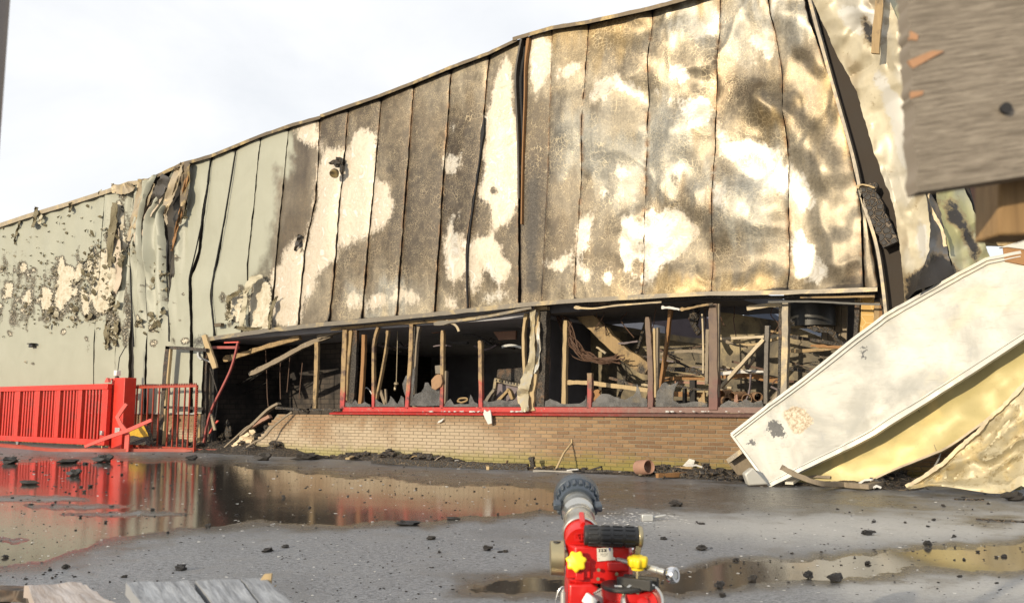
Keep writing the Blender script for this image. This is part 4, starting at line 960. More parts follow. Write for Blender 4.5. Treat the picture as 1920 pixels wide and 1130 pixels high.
mb = MB(); strip(mb, [(1606, 351), (1618, 346), (1640, 352)], [5, 7, 3], -.24, .08, n=4, jit=.3); mb.build('timber_end', M['wood_pale'], BLD)
# ------------------------------------------------------------------ brick parapet and plinth, brick by brick
XL, XR = wp(470, 800).x, wp(1905, 800).x
WT = .20
wall_poly = [(464, 838), (520, 769), (619, 776)]
mb = MB()
xa, xb, xc = wp(462, 843).x, wp(519, 768).x, XR
mb.prism([Vector((xa+.05, .006, -.05)), Vector((xc, .006, -.05)), Vector((xc, .006, ZS-.004)), Vector((xb+.02, .006, ZS-.004))], (0, WT, 0))
WALL = mb.build('brick_parapet', M['mortar'], BLD, 'low brown brick wall under the windows with a mossy foot', sm=False)
BL, BH, JT = .213, .0525, .0105
rows = int(round(ZS/(BH+JT))); pitch = ZS/rows; BHh = pitch-JT
def brick_mesh(i):
    rg = random.Random(100+i); mb = MB(); w, h, d = BL/2, BHh/2, .05
    rr = []
    for (x, z) in ((-w, -h), (w, -h), (w, h), (-w, h)): rr.append((x+rg.uniform(-.002, .002), z+rg.uniform(-.0015, .0015)))
    c = .004; f = [Vector((x*(1-c/w), -d, z*(1-c/h))) for x, z in rr]; e = [Vector((x, -d+c, z)) for x, z in rr]; b = [Vector((x, 0, z)) for x, z in rr]
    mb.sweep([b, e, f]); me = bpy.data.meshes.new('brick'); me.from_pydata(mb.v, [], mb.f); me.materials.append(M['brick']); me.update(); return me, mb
bm_ = [brick_mesh(i) for i in range(5)]
cand = []
def inpoly(x, y, P):
    c = False
    for k in range(len(P)):
        (x1, y1), (x2, y2) = P[k], P[k-1]
        if (y1 > y) != (y2 > y) and x < (x2-x1)*(y-y1)/(y2-y1)+x1: c = not c
    return c
FALL = [(1372, 816), (1632, 611), (1920, 440), (1920, 640), (1640, 812), (1443, 911)]
FALL2 = [(1500, 900), (1920, 560), (1920, 724), (1763, 844), (1632, 901)]
FALL3 = [(1706, 910), (1774, 866), (1837, 809), (1930, 715), (1930, 940)]
rgb = random.Random(5)
for r in range(rows):
    z = pitch*(r+.5); x = XL-.3 + (0 if r % 2 else (BL+JT)/2)
    while x < XR:
        lim = xa + (xb-xa)*(z/ZS)
        if x-BL/2 > lim-.06*rgb.random():
            P = Vector((x, 0, z)); q = to_px(P); vis = not (inpoly(q[0], q[1], FALL) or inpoly(q[0], q[1], FALL2) or inpoly(q[0], q[1], FALL3)) and q[0] < 1900
            dist = (P-CAM).length; cand.append((0 if vis else 1, dist, x, z))
        x += BL+JT
cand.sort()
WALLW = WORLD[BLD.name]; WORLD[WALL.name] = WALLW
stuffb = MB()
for k, (v, dist, x, z) in enumerate(cand):
    i = rgb.randrange(5); off = -.0 + rgb.uniform(-.003, .003)
    if k < 300 and v == 0:
        o = bpy.data.objects.new('brick', bm_[i][0]); COL.objects.link(o); o.parent = WALL; o.location = Vector((x, off+.046, z)) - WALLW; o.rotation_euler = (0, rgb.uniform(-.006, .006), 0)
    else:
        stuffb.add([p + Vector((x, off+.046, z)) for p in bm_[i][1].v], bm_[i][1].f)
M['brick_far'] = M['brick']
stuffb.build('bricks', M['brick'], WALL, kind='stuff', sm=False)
# plinth under the sheet wall
mb = MB(); px0, px1 = wp(-250, 800).x, wp(372, 800).x
mb.abox((px0, -.03, -.05), (px1, .15, ZS-.02)); PL = mb.build('brick_plinth', M['mortar'], BLD, 'yellowish brick plinth under the sheet wall', sm=False)
stuffp = MB()
for r in range(rows):
    z = pitch*(r+.5)-.005; x = px0 + (0 if r % 2 else (BL+JT)/2)
    while x < px1-.05:
        i = rgb.randrange(5); stuffp.add([p + Vector((x, .008+rgb.uniform(-.003, .003), z)) for p in bm_[i][1].v], bm_[i][1].f); x += BL+JT
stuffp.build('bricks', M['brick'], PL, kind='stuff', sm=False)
mb = MB(); mb.abox((px0, -.13, ZS-.02), (px1+.02, -.02, ZS+.012)); mb.build('plinth_flashing', M['galv'], BLD)
# door corner: burnt jamb
for pts, w, m, y in (([(384, 650), (382, 740), (378, 832)], 9, 'wood_dark', -.06), ([(392, 655), (390, 740), (388, 830)], 5, 'wood_grey', .02), ([(399, 660), (399, 750), (396, 828)], 4, 'soot', .05), ([(376, 640), (375, 740), (372, 830)], 4, 'wood', -.08)):
    mb = MB(); strip(mb, pts, w, y, .10, n=6, jit=.12); mb.build('door_jamb', M[m], BLD)

# sill, lower rail, lintel
mb = MB(); a, b = wp(619, 772, -.06), wp(1500, 772, -.06)
xs = np.linspace(a.x, b.x, 40)
mb.sweep([[Vector((x, -.075, ZS+.004)), Vector((x, -.085, ZS+.032+random.uniform(-.002, .002))), Vector((x, .06, ZS+.058)), Vector((x, .06, ZS+.004))] for x in xs]); mb.build('window_sill', M['rail'], BLD, 'red window sill turning sooty to the right')
zr0 = wp(800, 768, .02).z; zr1 = wp(800, 759, .02).z
WF = 0.02
mb = MB(); a, b = wp(641, 764, WF), wp(1475, 764, WF); n_ = 60
mb.sweep([[Vector((x, WF, ZS+.062)), Vector((x, WF, ZS+.062+.085)), Vector((x, WF+.07, ZS+.062+.085)), Vector((x, WF+.07, ZS+.062))] for x in np.linspace(a.x, b.x, n_)]); mb.build('window_rail', M['rail'], BLD)
mb = MB(); a = [(386, 637), (503, 620), (605, 609), (814, 590), (876, 583), (981, 572), (1076, 565), (1202, 557), (1332, 551), (1475, 549), (1645, 543)]
mb.sweep([[wp(x, y-5, -.22), wp(x, y+3+random.uniform(-.6, .6), -.23), wp(x, y+3, .10), wp(x, y-5, .10)] for x, y in subdiv(a, 6)]); mb.build('lintel_flashing', M['trim_grey'], BLD, 'scorched metal drip strip under the facade sheets')
mb = MB(); strip(mb, [(1076, 571), (1202, 563), (1332, 557), (1475, 556), (1640, 550)], 5, -.10, .12, n=6, jit=.12); mb.build('lintel_board', M['wood_dark'], BLD)
mb = MB(); strip(mb, [(620, 617), (740, 606), (860, 598), (985, 580)], 5, .0, .10, n=6, jit=.15); mb.build('lintel_board', M['wood'], BLD)
mb = MB(); strip(mb, [(813, 607), (880, 598), (940, 588), (996, 576)], [4, 8, 9, 5], -.20, .05, n=6, jit=.1); mb.build('loose_flashing', M['trim_grey'], BLD, 'loose metal strip sagging below the lintel')
mb = MB(); strip(mb, [(835, 604), (848, 606), (856, 612), (860, 621)], [6, 10, 9, 4], -.16, .02, n=5); mb.build('loose_flashing', M['trim_pale'], BLD)
mb = MB(); strip(mb, [(1076, 576), (1110, 578), (1160, 572), (1240, 566)], [3, 6, 7, 3], -.12, .03, n=6, jit=.15); mb.build('loose_flashing', M['trim_pale'], BLD)
mb = MB(); strip(mb, [(1275, 580), (1290, 578), (1318, 572), (1336, 570)], [3, 6, 7, 4], -.10, .03, n=5, jit=.15); mb.build('loose_flashing', M['wood'], BLD)
mb = MB(); strip(mb, [(1240, 576), (1258, 577), (1274, 580)], [5, 7, 4], -.10, .03, n=5, jit=.2); mb.build('loose_flashing', M['ash_white'], BLD)
mb = MB(); strip(mb, [(1400, 578), (1440, 572), (1466, 571)], [9, 9, 8], .25, .03, n=5, jit=.12); mb.build('loose_flashing', M['trim_pale'], BLD)
mb = MB(); strip(mb, [(1440, 566), (1520, 565), (1600, 569), (1650, 570)], 3.5, -.12, .03, n=6, jit=.1); mb.build('loose_bar', M['blackmetal'], BLD)
mb = MB(); strip(mb, [(1500, 557), (1580, 556), (1640, 555)], 4, -.11, .03, n=6, jit=.15); mb.build('loose_bar', M['wood'], BLD)

# window frame members (mullions, burnt studs)
def member(pts, w, mat='frame', y=WF, d=.07, label=None, n=6, jit=.08, name='mullion'):
    mb = MB(); strip(mb, pts, w, y, d, n=n, jit=jit); return mb.build(name, M[mat], BLD, label, bevel=.004)
member([(646, 618), (643, 700), (641, 768)], 8, 'frame', label='salmon red corner mullion')
member([(657, 619), (655, 650), (650, 700), (648, 750)], [4, 7, 6, 5], 'wood', .06, name='stud')
member([(664, 618), (662, 690), (657, 758)], [9, 10, 10], 'wood_dark', .10, name='stud')
member([(681, 627), (679, 690), (674, 757)], 6, 'wood_orange', .05, name='stud')
member([(708, 613), (702, 632), (699, 660), (699, 766)], 4.5, 'frame', name='mullion', label='bowed thin mullion')
member([(726, 619), (722, 655), (713, 705), (704, 748)], [4, 5, 4, 3], 'wood', .06, name='stud')
member([(771, 606), (768, 680), (762, 766)], [6, 6.5, 7], 'frame')
member([(784, 612), (779, 660), (775, 740)], [6, 5, 3], 'wood_grey', .07, name='stud')
member([(777, 612), (773, 690), (768, 760)], 3, 'wood_dark', .05, name='stud')
member([(828.5, 619), (828, 690), (827, 766)], [4, 6, 6], 'frame', label='mullion burnt off at its top')
member([(835, 695), (834, 730), (833, 757)], 3, 'wood_grey', .06, name='stud')
member([(899, 638), (899.5, 655), (900, 700), (900.5, 766)], [4, 6, 6.5, 6.5], 'frame', label='mullion burnt off below the lintel')
member([(986, 587), (981, 620), (981, 660), (983, 705)], [6, 7, 7, 5], 'wood_pale', .06, name='stud')
member([(1017, 583), (1015, 670), (1012, 768)], [17, 16, 15], 'wood_dark', .04, .14, name='corner_post', label='dark red window post')
member([(1001, 578), (1014, 577), (1025, 577)], 7, 'wood_pale', .0, .1, name='post_cap')
member([(996, 770), (995, 740), (1001, 700), (1003, 640), (1003, 580)], [13, 11, 7, 9, 12], 'wood_pale', -.01, .06, name='corner_post', label='ochre post stripped of its cover')
torn([(999, 580), (998, 630), (996, 680), (984, 720), (980, 742), (985, 771)], [8, 7, 12, 17, 19, 10], 'sheet_cream', 'white curled cover strip peeling from the window post', -.10, th=.008, curl=.03, seed=41, name='peeled_cover')
torn([(1006, 585), (1009, 620), (1009, 670), (1003, 700)], [3, 5, 6, 2], 'sheet_white', None, -.07, th=.008, curl=.03, seed=42, name='peeled_cover')
member([(1059, 600), (1057, 680), (1056, 758)], [8, 9, 8], 'wood_pale', .5, .08, name='stud', label='pale stud standing inside the right window')
member([(1105, 699), (1105, 730), (1104, 766)], 8.5, 'frame', name='mullion', label='short burnt mullion stump')
member([(1213, 594), (1216, 640), (1219, 700), (1219, 766)], [6, 9, 9.5, 9.5], 'frame')
member([(1226, 615), (1227, 680), (1228, 745)], [4, 5, 4], 'wood_pale', .06, name='stud')
member([(1232, 614), (1231, 680), (1230, 750)], [3, 4, 4], 'wood_grey', .09, name='stud')
member([(1256, 580), (1249, 640), (1236, 728)], [7, 7, 5], 'wood_orange', .5, .07, name='stud')
member([(1316, 588), (1318, 640), (1318, 700)], 3.2, 'trim_pale', .3, .03, name='stud')
member([(1326, 617), (1325, 670), (1324, 720)], 6, 'wood_grey', .25, .06, name='stud')
member([(1336, 569), (1337, 640), (1337, 768)], [17, 13, 16], 'frame', .0, .12, name='corner_post', label='thick window post, ochre above and charred grey below')
member([(1347, 569), (1346, 640), (1345, 756)], 3, 'wood_grey', .03, .05, name='stud')
member([(1438, 610), (1436, 680), (1435, 757)], 8, 'sheet_dark', .35, .07, name='stud')
member([(1472, 565), (1471, 650), (1469, 745)], 12, 'trim_grey', .03, .10, name='corner_post', label='bare grey metal post')
member([(1463, 575), (1462, 650), (1460, 745)], 6, 'wood_dark', .08, .10, name='stud')
member([(593, 641), (592, 690), (589, 765)], 6.5, 'wood', .10, .06, name='stud', label='lone stud in the door opening')
for pts, w, m in (([(1608, 553), (1606, 600), (1603, 640)], 9, 'wood_dark'), ([(1608, 552), (1608, 566)], 10, 'wood_pale'), ([(1645, 565), (1643, 605)], 10, 'wood'), ([(1652, 570), (1651, 605)], 6, 'wood_orange')):
    member(pts, w, m, .10, .08, name='corner_stud')
member([(1627, 551), (1626, 600), (1622, 640)], [24, 24, 26], 'alligator', .16, .02, name='corner_board', label='ochre board with a net of pale cracks')

# shards left in the frames
SH = [[(645, 758), (646, 750), (652, 755), (660, 757), (666, 749), (671, 757), (684, 753), (694, 758), (694, 762), (645, 762)],
      [(703, 762), (703, 748), (709, 752), (719, 758), (728, 754), (732, 742), (737, 747), (745, 757), (752, 741), (757, 745), (758, 762)],
      [(760, 742), (754, 720), (761, 704), (764, 700), (762, 745)],
      [(768, 760), (770, 752), (779, 738), (790, 734), (797, 717), (803, 717), (810, 726), (824, 730), (824, 760)], [(772, 700), (778, 686), (777, 710), (774, 745), (770, 752)],
      [(832, 762), (838, 752), (844, 747), (851, 758), (862, 756), (879, 757), (882, 739), (889, 753), (896, 757), (896, 762)],
      [(905, 762), (905, 750), (916, 753), (934, 748), (950, 752), (966, 749), (978, 755), (978, 762)],
      [(1021, 762), (1022, 752), (1031, 747), (1044, 752), (1058, 757), (1086, 756), (1098, 748), (1099, 740), (1100, 762)],
      [(1110, 762), (1110, 755), (1127, 738), (1143, 739), (1158, 745), (1174, 748), (1188, 741), (1191, 738), (1194, 719), (1203, 745), (1213, 748), (1213, 762)],
      [(1229, 762), (1231, 735), (1240, 721), (1247, 716), (1256, 722), (1272, 715), (1263, 735), (1262, 750), (1272, 756), (1300, 752), (1326, 756), (1326, 762)],
      [(1348, 764), (1352, 758), (1366, 750), (1384, 754), (1398, 747), (1412, 755), (1428, 750), (1432, 764)]]
for P in SH:
    mb = MB(); rg = random.Random(len(P)+int(P[0][0])); Q = []
    for i in range(len(P)):
        a, b = P[i], P[(i+1) % len(P)]; Q.append(a)
        if a[1] < 761 and b[1] < 761: Q.append(((a[0]+b[0])/2+rg.uniform(-1, 1), (a[1]+b[1])/2+rg.uniform(-1.5, 1.5)))
    mb.prism([wp(x, y, WF+.03) for x, y in Q], (0, .012, 0)); mb.build('glass_shard', M['glass'], BLD, sm=False)

# ------------------------------------------------------------------ inside
fx0, fx1 = wp(380, 700).x-.2, XR
mb = MB(); mb.abox((px0, .22, -.02), (fx1+6, 11, .03)); struct(mb, 'interior_floor', M['concrete'])
xcut = wp(1075, 650, .3).x
mb = MB(); mb.abox((fx0-1, .12, 2.55), (xcut-.6, 8.5, 2.75)); mb.build('ceiling_slab', M['ashen'], BLD, 'sooty ceiling over the dark rooms', sm=False)
mb = MB(); mb.prism([wp(x, y, .16) for x, y in ((1000, 560), (1396, 540), (1396, 563), (1330, 563), (1200, 572), (1076, 584), (1000, 590))], (0, 2.4, 0)); mb.build('ceiling_slab', M['inner'], BLD, 'sooty remnant of ceiling over the right room', sm=False)
mb = MB(); mb.prism([wp(x, y, .25) for x, y in ((1470, 540), (1660, 535), (1660, 562), (1470, 562))], (0, 1.0, 0)); mb.build('ceiling_slab', M['inner'], BLD, sm=False)
mb = MB(); mb.abox((fx0-1, 8.3, 0), (xcut-.6, 8.5, 2.6)); mb.build('back_wall', M['ashen'], BLD, sm=False)
mb = MB(); mb.abox((fx0-.25, .12, 0), (fx0-.02, 8.5, 2.6)); mb.build('room_wall', M['dark_brick'], BLD, sm=False)
xd = wp(985, 650, .3).x
mb = MB(); mb.abox((xd+.2, .4, 0), (xd+.32, 8.5, 2.6)); mb.build('room_wall', M['inner'], BLD, sm=False)
# smoked brick wall with a black doorway, across the first room
Yb = 2.2; xa_, xb_ = wp(396, 700, Yb).x, wp(660, 700, Yb).x; d0, d1 = wp(455, 700, Yb).x, wp(524, 700, Yb).x
zd = wp(480, 710, Yb).z
mb = MB(); mb.abox((xa_-1.5, Yb, 0), (d0, Yb+.2, 2.55)); mb.abox((d1, Yb, 0), (xb_, Yb+.2, 2.55)); mb.abox((d0, Yb, zd), (d1, Yb+.2, 2.55)); mb.build('room_wall', M['dark_brick'], BLD, 'smoked inner brick wall with a black doorway', sm=False)
# fallen roof battens in the door opening
def beam(name, pts, w, mat, label, y, d=.08, cat='beam', n=5, jit=.12, group=None):
    mb = MB(); strip(mb, pts, w, y, d, n=n, jit=jit); return single(mb, name, M[mat], label, cat, group)
beam('roof_batten', [(418, 674), (450, 665), (490, 652), (532, 640), (560, 632)], [7, 12, 13, 12, 8], 'wood', 'thick ochre roof batten slanting out of the door opening, upper one', .25)
beam('roof_batten', [(466, 702), (500, 685), (532, 668), (575, 645), (618, 628)], [4, 9, 9, 10, 8], 'wood_grey', 'greyish roof batten slanting below the ochre one in the door opening', .35)
beam('roof_batten', [(594, 632), (606, 628), (640, 618)], [5, 9, 8], 'wood_grey', 'short batten end under the lintel above the lone stud', .3)
for i, (a, b) in enumerate((((500, 690), (455, 716)), ((515, 680), (468, 714)), ((490, 700), (440, 722)), ((430, 690), (446, 718)), ((440, 745), (500, 716)))):
    beam('ceiling_rod', [a, b], 1.6, 'blackmetal', ('thin black ceiling rod drooping in front of the inner doorway, middle one of three', 'thin black ceiling rod drooping over the inner doorway, rightmost of three', 'thin black ceiling rod drooping over the inner doorway, leftmost of three', 'short black rod dangling on the inner brick wall left of the doorway', 'black rod crossing the inner doorway lowest')[i], .9+i*.1, .02, 'rod', 3, 0, 'ceiling rods')
for pts in ([(498, 656), (500, 700), (501, 740), (503, 762)], [(527, 664), (525, 700), (526, 748)], [(545, 650), (541, 700), (538, 735)], [(567, 680), (563, 720), (561, 748)]):
    mb = MB(); P = catmull([wp(x, y, .7) for x, y in pts], 5); mb.tube(P, .012, 5); single(mb, 'hanging_wire', M['cable'], 'thin wire hanging in the door opening, %s from the left' % {498: 'first', 527: 'second', 545: 'third', 567: 'fourth'}[pts[0][0]], 'wire', 'wires in the door opening')
mb = MB(); mb.lump(wp(425, 795, .4), .10, 4, (1, .6, 1.1)); mb.lump(wp(427, 812, .4), .13, 5, (1, .6, 1.4)); mb.lump(wp(430, 832, .4), .13, 6, (1.2, .7, 1)); single(mb, 'melted_bin', M['char'], 'melted black bin slumped inside the door corner', 'bin')
# red pipes hanging at the door
mb = MB(); P = catmull([wp(x, y, -.10) for x, y in ((446, 642), (441, 665), (432, 694), (416, 728), (400, 760), (390, 790), (382, 830))], 6); mb.bar(P, .05, .04, (0, 1, 0)); DP = single(mb, 'bent_bar', M['dull_pink'], 'long bent red bar hanging down from the lintel to the door foot', 'bar')
mb = MB(); strip(mb, [(398, 651), (446, 651)], 5, -.08, .05); single(mb, 'cross_bar', M['dull_pink'], 'short level red bar under the lintel above the door', 'bar')
mb = MB(); strip(mb, [(420, 642), (447, 641)], 2.5, -.10, .05); single(mb, 'cross_bar', M['pink_red'], 'thin red edge bar right under the lintel at the door', 'bar')
mb = MB(); strip(mb, [(381, 628), (390, 655), (402, 690)], [8, 9, 9], -.28, .05, jit=.1, n=4); single(mb, 'split_plank', M['wood_pale'], 'split plank dangling at the door corner with a frayed end', 'plank')
mb = MB(); mb.tube(catmull([wp(x, y, -.2) for x, y in ((374, 657), (376, 668), (384, 674), (396, 680), (400, 690))], 4), .02, 6); single(mb, 'conduit', M['galv'], 'thin pale conduit bent beside the dangling plank', 'conduit')
mb = MB(); mb.tube(catmull([wp(x, y, -.05) for x, y in ((394, 690), (402, 715), (408, 740), (406, 770), (400, 800))], 4), .016, 6); single(mb, 'conduit', M['wood_dark'], 'dark conduit curving down the door jamb', 'conduit')
mb = MB(); strip(mb, [(394, 776), (398, 790), (402, 806)], [2, 3.5, 4], -.2, .03, n=4); single(mb, 'splinter', M['trim_pale'], 'pale splinter hanging low at the door jamb', 'splinter')
mb = MB(); strip(mb, [(408, 788), (400, 798), (392, 812)], [2, 3, 2], -.15, .03, n=4); single(mb, 'splinter', M['pink_red'], 'small red splinter at the foot of the door jamb', 'splinter')

# things in the dark rooms behind the windows
mb = MB(); mb.tube([wp(x, y, .8) for x, y in ((746, 605), (745, 650), (743, 718))], .010, 5); mb.lump(wp(743, 719, .8), .05, 3, (1, 1, .8)); mb.lump(wp(741, 728, .8), .035, 8, (1, 1, 1.4)); single(mb, 'pendant_lamp', M['trim_pale'], 'melted lamp hanging on its flex in the third window bay', 'lamp')
mb = MB(); mb.tube(catmull([wp(x, y, .5) for x, y in ((683, 757), (683, 735), (686, 727), (692, 730), (703, 748))], 5), .014, 6); single(mb, 'chair_frame', M['galv'], 'bare bent tube of a chair inside the second window bay', 'chair')
for pts, w in (([(712, 731), (718, 748), (722, 760)], 5), ([(722, 729), (723, 745), (723, 760)], 3)):
    mb = MB(); strip(mb, pts, w, .45, .04, n=3); single(mb, 'table_leg', M['wood_grey'], 'stump of a burnt leg leaning inside the second window bay' if w == 5 else 'thin upright stump inside the second window bay', 'stump')
mb = MB(); P = [(809, 728), (808, 712), (815, 704), (820, 701), (827, 702), (829, 716), (826, 724), (816, 731)]; mb.prism([wp(x, y, -.02) for x, y in P], (0, .05, 0)); single(mb, 'scorched_rag', M['card'], 'orange scorched cardboard scrap stuck on the fourth mullion', 'scrap', bevel=.01)
mb = MB(); mb.prism([wp(x, y, .06) for x, y in ((815, 685), (826, 684), (827, 700), (816, 701))], (0, .06, 0)); single(mb, 'switch_box', M['trim_grey'], 'small grey box above the orange scrap at the fourth mullion', 'box', bevel=.008)
HT = thing('heater', 'grey heater casing with a row of holes behind the fifth window bay', 'heater', wp(955, 765, .6))
mb = MB(); strip(mb, [(922, 757), (926, 728), (928, 713)], 5, .6, .08); strip(mb, [(926, 711), (955, 719), (982, 723)], 7, .6, .08); mb.build('casing', M['trim_grey'], HT, bevel=.008)
mb = MB(); mb.prism([wp(x, y, .66) for x, y in ((931, 718), (982, 726), (982, 758), (928, 758))], (0, .05, 0)); mb.build('front_plate', M['lilac'], HT, 'sooted front plate')
for k in range(9):
    t = k/8; mb = MB(); p = wp(931+44*t, 712.5+8.5*t, .597); mb.box(p, ((1, 0, 0), (0, 1, 0), (0, 0, 1)), (.012, .004, .018)); mb.build('hole', M['deep'], HT, sm=False)
mb = MB(); mb.prism([wp(x, y, .9) for x, y in ((932, 692), (984, 688), (986, 722), (930, 708))], (0, .3, 0)); single(mb, 'charred_cabinet', M['wood_dark'], 'brown charred cabinet behind the grey heater casing', 'cabinet', bevel=.02)
beam('broken_lath', [(932, 752), (950, 733), (953, 731), (960, 748)], 5, 'wood', 'broken slat bent to a hook in front of the heater', .4)
beam('broken_lath', [(908, 757), (918, 740), (926, 730)], [4, 6, 5], 'trim_grey', 'grey splintered slat leaning at the left of the heater', .45)
mb = MB(); mb.tube(catmull([wp(x, y, .3) for x, y in ((858, 752), (862, 747), (874, 746), (876, 750), (866, 754), (858, 752))], 4), .018, 6); single(mb, 'scorched_ring', M['wood'], 'ochre ring-shaped piece lying in the fifth window bay', 'ring')
for k, (P) in enumerate((((806, 620), (820, 614), (828, 615), (826, 622), (812, 625)), ((925, 622), (967, 620), (966, 636), (935, 637)))):
    mb = MB(); mb.prism([wp(x, y, 1.4) for x, y in P], (0, .05, 0)); single(mb, 'roof_opening_scrap', M['terracotta'], ('reddish scrap hanging in the dark right above the fourth mullion', 'reddish scrap in the dark beside the white peeled post')[k], 'scrap')

# rubble and hanging remains in the rooms
rg = random.Random(61)
def room_heap(name, x0, x1, y0, y1, h, label, seed, kinds):
    rg = random.Random(seed); root = thing(name, label, 'rubble', ((x0+x1)/2, (y0+y1)/2, .03)); n, m = 50, 20
    gx_, gy_ = np.meshgrid(np.linspace(x0, x1, n), np.linspace(y0, y1, m)); u = np.linspace(-1, 1, n)[None, :]; v = np.linspace(-1, 1, m)[:, None]
    z = .03+h*np.clip(1-u**6, 0, 1)*np.clip(1-v**2*.8, 0, 1)*(.35+1.1*fbm(gx_*1.3, gy_*1.7, seed, 4)); mb = MB(); mb.grid(np.stack([gx_, gy_, z], -1)); mb.build('mound', M['char'], root)
    mb = MB()
    for k in range(130):
        i, j = rg.randrange(m), rg.randrange(n); r = rg.uniform(.04, .13); mb.lump((gx_[i, j], gy_[i, j], z[i, j]), r, seed*100+k, (rg.uniform(.8, 1.9), 1, rg.uniform(.3, .9)), .5, (6, 4))
    mb.build('lumps', M['char'], root, kind='stuff', sm=False)
    for k in range(26):
        i, j = rg.randrange(m), rg.randrange(n); p = Vector((gx_[i, j], gy_[i, j], z[i, j]+.03)); d = Vector((rg.uniform(-1, 1), rg.uniform(-.6, .6), rg.uniform(-.1, .7))).normalized()*rg.uniform(.2, .6)
        mb = MB(); mb.bar([p-d*.5, p, p+d*.6], rg.uniform(.03, .09), rg.uniform(.02, .04), UZ_, jit=.006, seed=k); mb.build('burnt_piece', M[rg.choice(kinds)], root)
UZ_ = Vector((0, 0, 1))
xa1, xb1 = wp(650, 700, 1.5).x, wp(1000, 700, 1.5).x
room_heap('room_rubble', xa1, xb1, .6, 4.5, .80, 'dark rubble filling the room behind the left window bays', 3, ('wood_dark', 'wood_grey', 'char', 'galv', 'char'))
room_heap('room_rubble', wp(1080, 700, .7).x, wp(1560, 700, .7).x, .35, 1.35, .95, 'burnt rubble heaped behind the right window bays', 4, ('wood', 'wood_dark', 'wood_orange', 'wood_grey', 'char', 'card', 'terracotta'))
for k in range(14):
    x = rg.uniform(660, 990); y = rg.uniform(612, 650); L = rg.uniform(20, 60); Y = rg.uniform(1.0, 4.0)
    mb = MB(); strip(mb, [(x, y), (x+rg.uniform(-6, 6)+L*.5, y+rg.uniform(-4, 14)), (x+L, y+rg.uniform(-6, 26))], rg.uniform(2, 6), Y, .05, n=4, jit=.1); mb.build('ceiling_batten', M[rg.choice(('wood_dark', 'lilac', 'galv', 'inner'))], BLD)
for k in range(9):
    x = rg.uniform(1100, 1460); mb = MB(); P = catmull([wp(x+rg.uniform(-12, 12)*i*.5, 575+i*rg.uniform(10, 24), rg.uniform(.5, .9)) for i in range(4)], 4); mb.tube(P, .008, 5); mb.build('dangling_wire', M['cable'], BLD)
rg = random.Random(88)
TAN = ['wood', 'wood_dark', 'wood_grey', 'wood_dark', 'trim_grey', 'char', 'trim_grey', 'char', 'lilac', 'wood_orange', 'cable']
for k in range(46):
    x = rg.uniform(1095, 1560); y = rg.uniform(640, 752); L = rg.uniform(20, 90); a = rg.choice((rg.gauss(.12, .2), rg.gauss(.12, .2), rg.uniform(-1.4, 1.4)))
    dx, dy = math.cos(a)*L/2, math.sin(a)*L/2; mb = MB(); strip(mb, [(x-dx, y-dy), (x+rg.uniform(-3, 3), y+rg.uniform(-4, 5)), (x+dx, y+dy)], rg.uniform(1.5, 5), rg.uniform(.45, 1.4), .04, n=4, jit=.3); mb.build('burnt_batten', M[rg.choice(TAN)], BLD)
# right-hand room: collapsed, open to the sky
PA = [(1085, 600), (1120, 612), (1215, 628), (1330, 641), (1335, 770), (1085, 770)]
mb = MB(); mb.prism([wp(x, y, 2.0) for x, y in PA], (0, .12, 0)); single(mb, 'inner_partition', M['inner_panel'], 'smoke-stained ochre partition behind the post and cable bundle', 'partition', sm=False)
mb = MB(); strip(mb, [(1118, 607), (1215, 624), (1332, 641)], 8, 1.95, .04, n=4, jit=.1); strip(mb, [(1118, 612), (1215, 630), (1332, 646)], 3, 1.93, .04, n=4); single(mb, 'partition_rail', M['trim_grey'], 'grey scorched rail along the top of the ochre partition', 'rail')
PB = [(1330, 583), (1345, 583), (1400, 592), (1465, 602), (1560, 640), (1650, 668), (1650, 775), (1330, 775)]
mb = MB(); mb.prism([wp(x, y, 1.5) for x, y in PB], (0, .12, 0)); single(mb, 'inner_partition', M['inner_panel'], 'smoke-stained partition behind the diagonal brace, dark along its top', 'partition', sm=False)
mb = MB(); mb.abox((xcut-.6, 6.5, 0), (fx1+6, 6.7, 2.5)); mb.build('back_wall', M['lilac'], BLD, 'sooted sheet wall at the back of the open room', sm=False)
mb = MB(); mb.prism([wp(x, y, 5.0) for x, y in ((1110, 560), (1290, 560), (1330, 600), (1330, 690), (1110, 690))], (0, .1, 0)); single(mb, 'hall_wall', M['lilac'], 'purplish sooted sheet wall far inside above the ochre partition', 'wall', sm=False)
mb = MB(); mb.prism([wp(x, y, 4.8) for x, y in ((1172, 588), (1192, 586), (1192, 616), (1174, 614))], (0, .05, 0)); single(mb, 'lit_plate', M['wood_orange'], 'sunlit orange plate on the purplish wall, left of the post tops', 'plate', sm=False)
mb = MB(); mb.prism([wp(x, y, 4.8) for x, y in ((1204, 586), (1213, 590), (1212, 618), (1204, 617))], (0, .05, 0)); single(mb, 'lit_plate', M['wood'], 'narrow sunlit plate on the purplish wall next to the post top', 'plate', sm=False)
mb = MB(); mb.prism([wp(x, y, 9) for x, y in ((1395, 590), (1425, 574), (1432, 575), (1470, 600), (1470, 640), (1395, 640))], (0, 4, 0)); single(mb, 'far_shed', M['far_roof'], 'dark blue pitched shed roof seen through the window against the sky', 'shed', sm=False)
mb = MB(); mb.prism([wp(x, y, 1.2) for x, y in ((1345, 566), (1400, 566), (1400, 590), (1345, 584))], (0, .1, 0)); single(mb, 'dark_board', M['inner'], 'dark board hung right of the thick ochre post', 'board', sm=False)
mb = MB(); mb.lathe(wp(1524, 612, .9), (0, 0, 1), [(0, .33), (.5, .34), (.62, .32), (.62, .0)], 20); single(mb, 'black_duct', M['blackmetal'], 'black round duct hanging behind the bare grey post', 'duct')
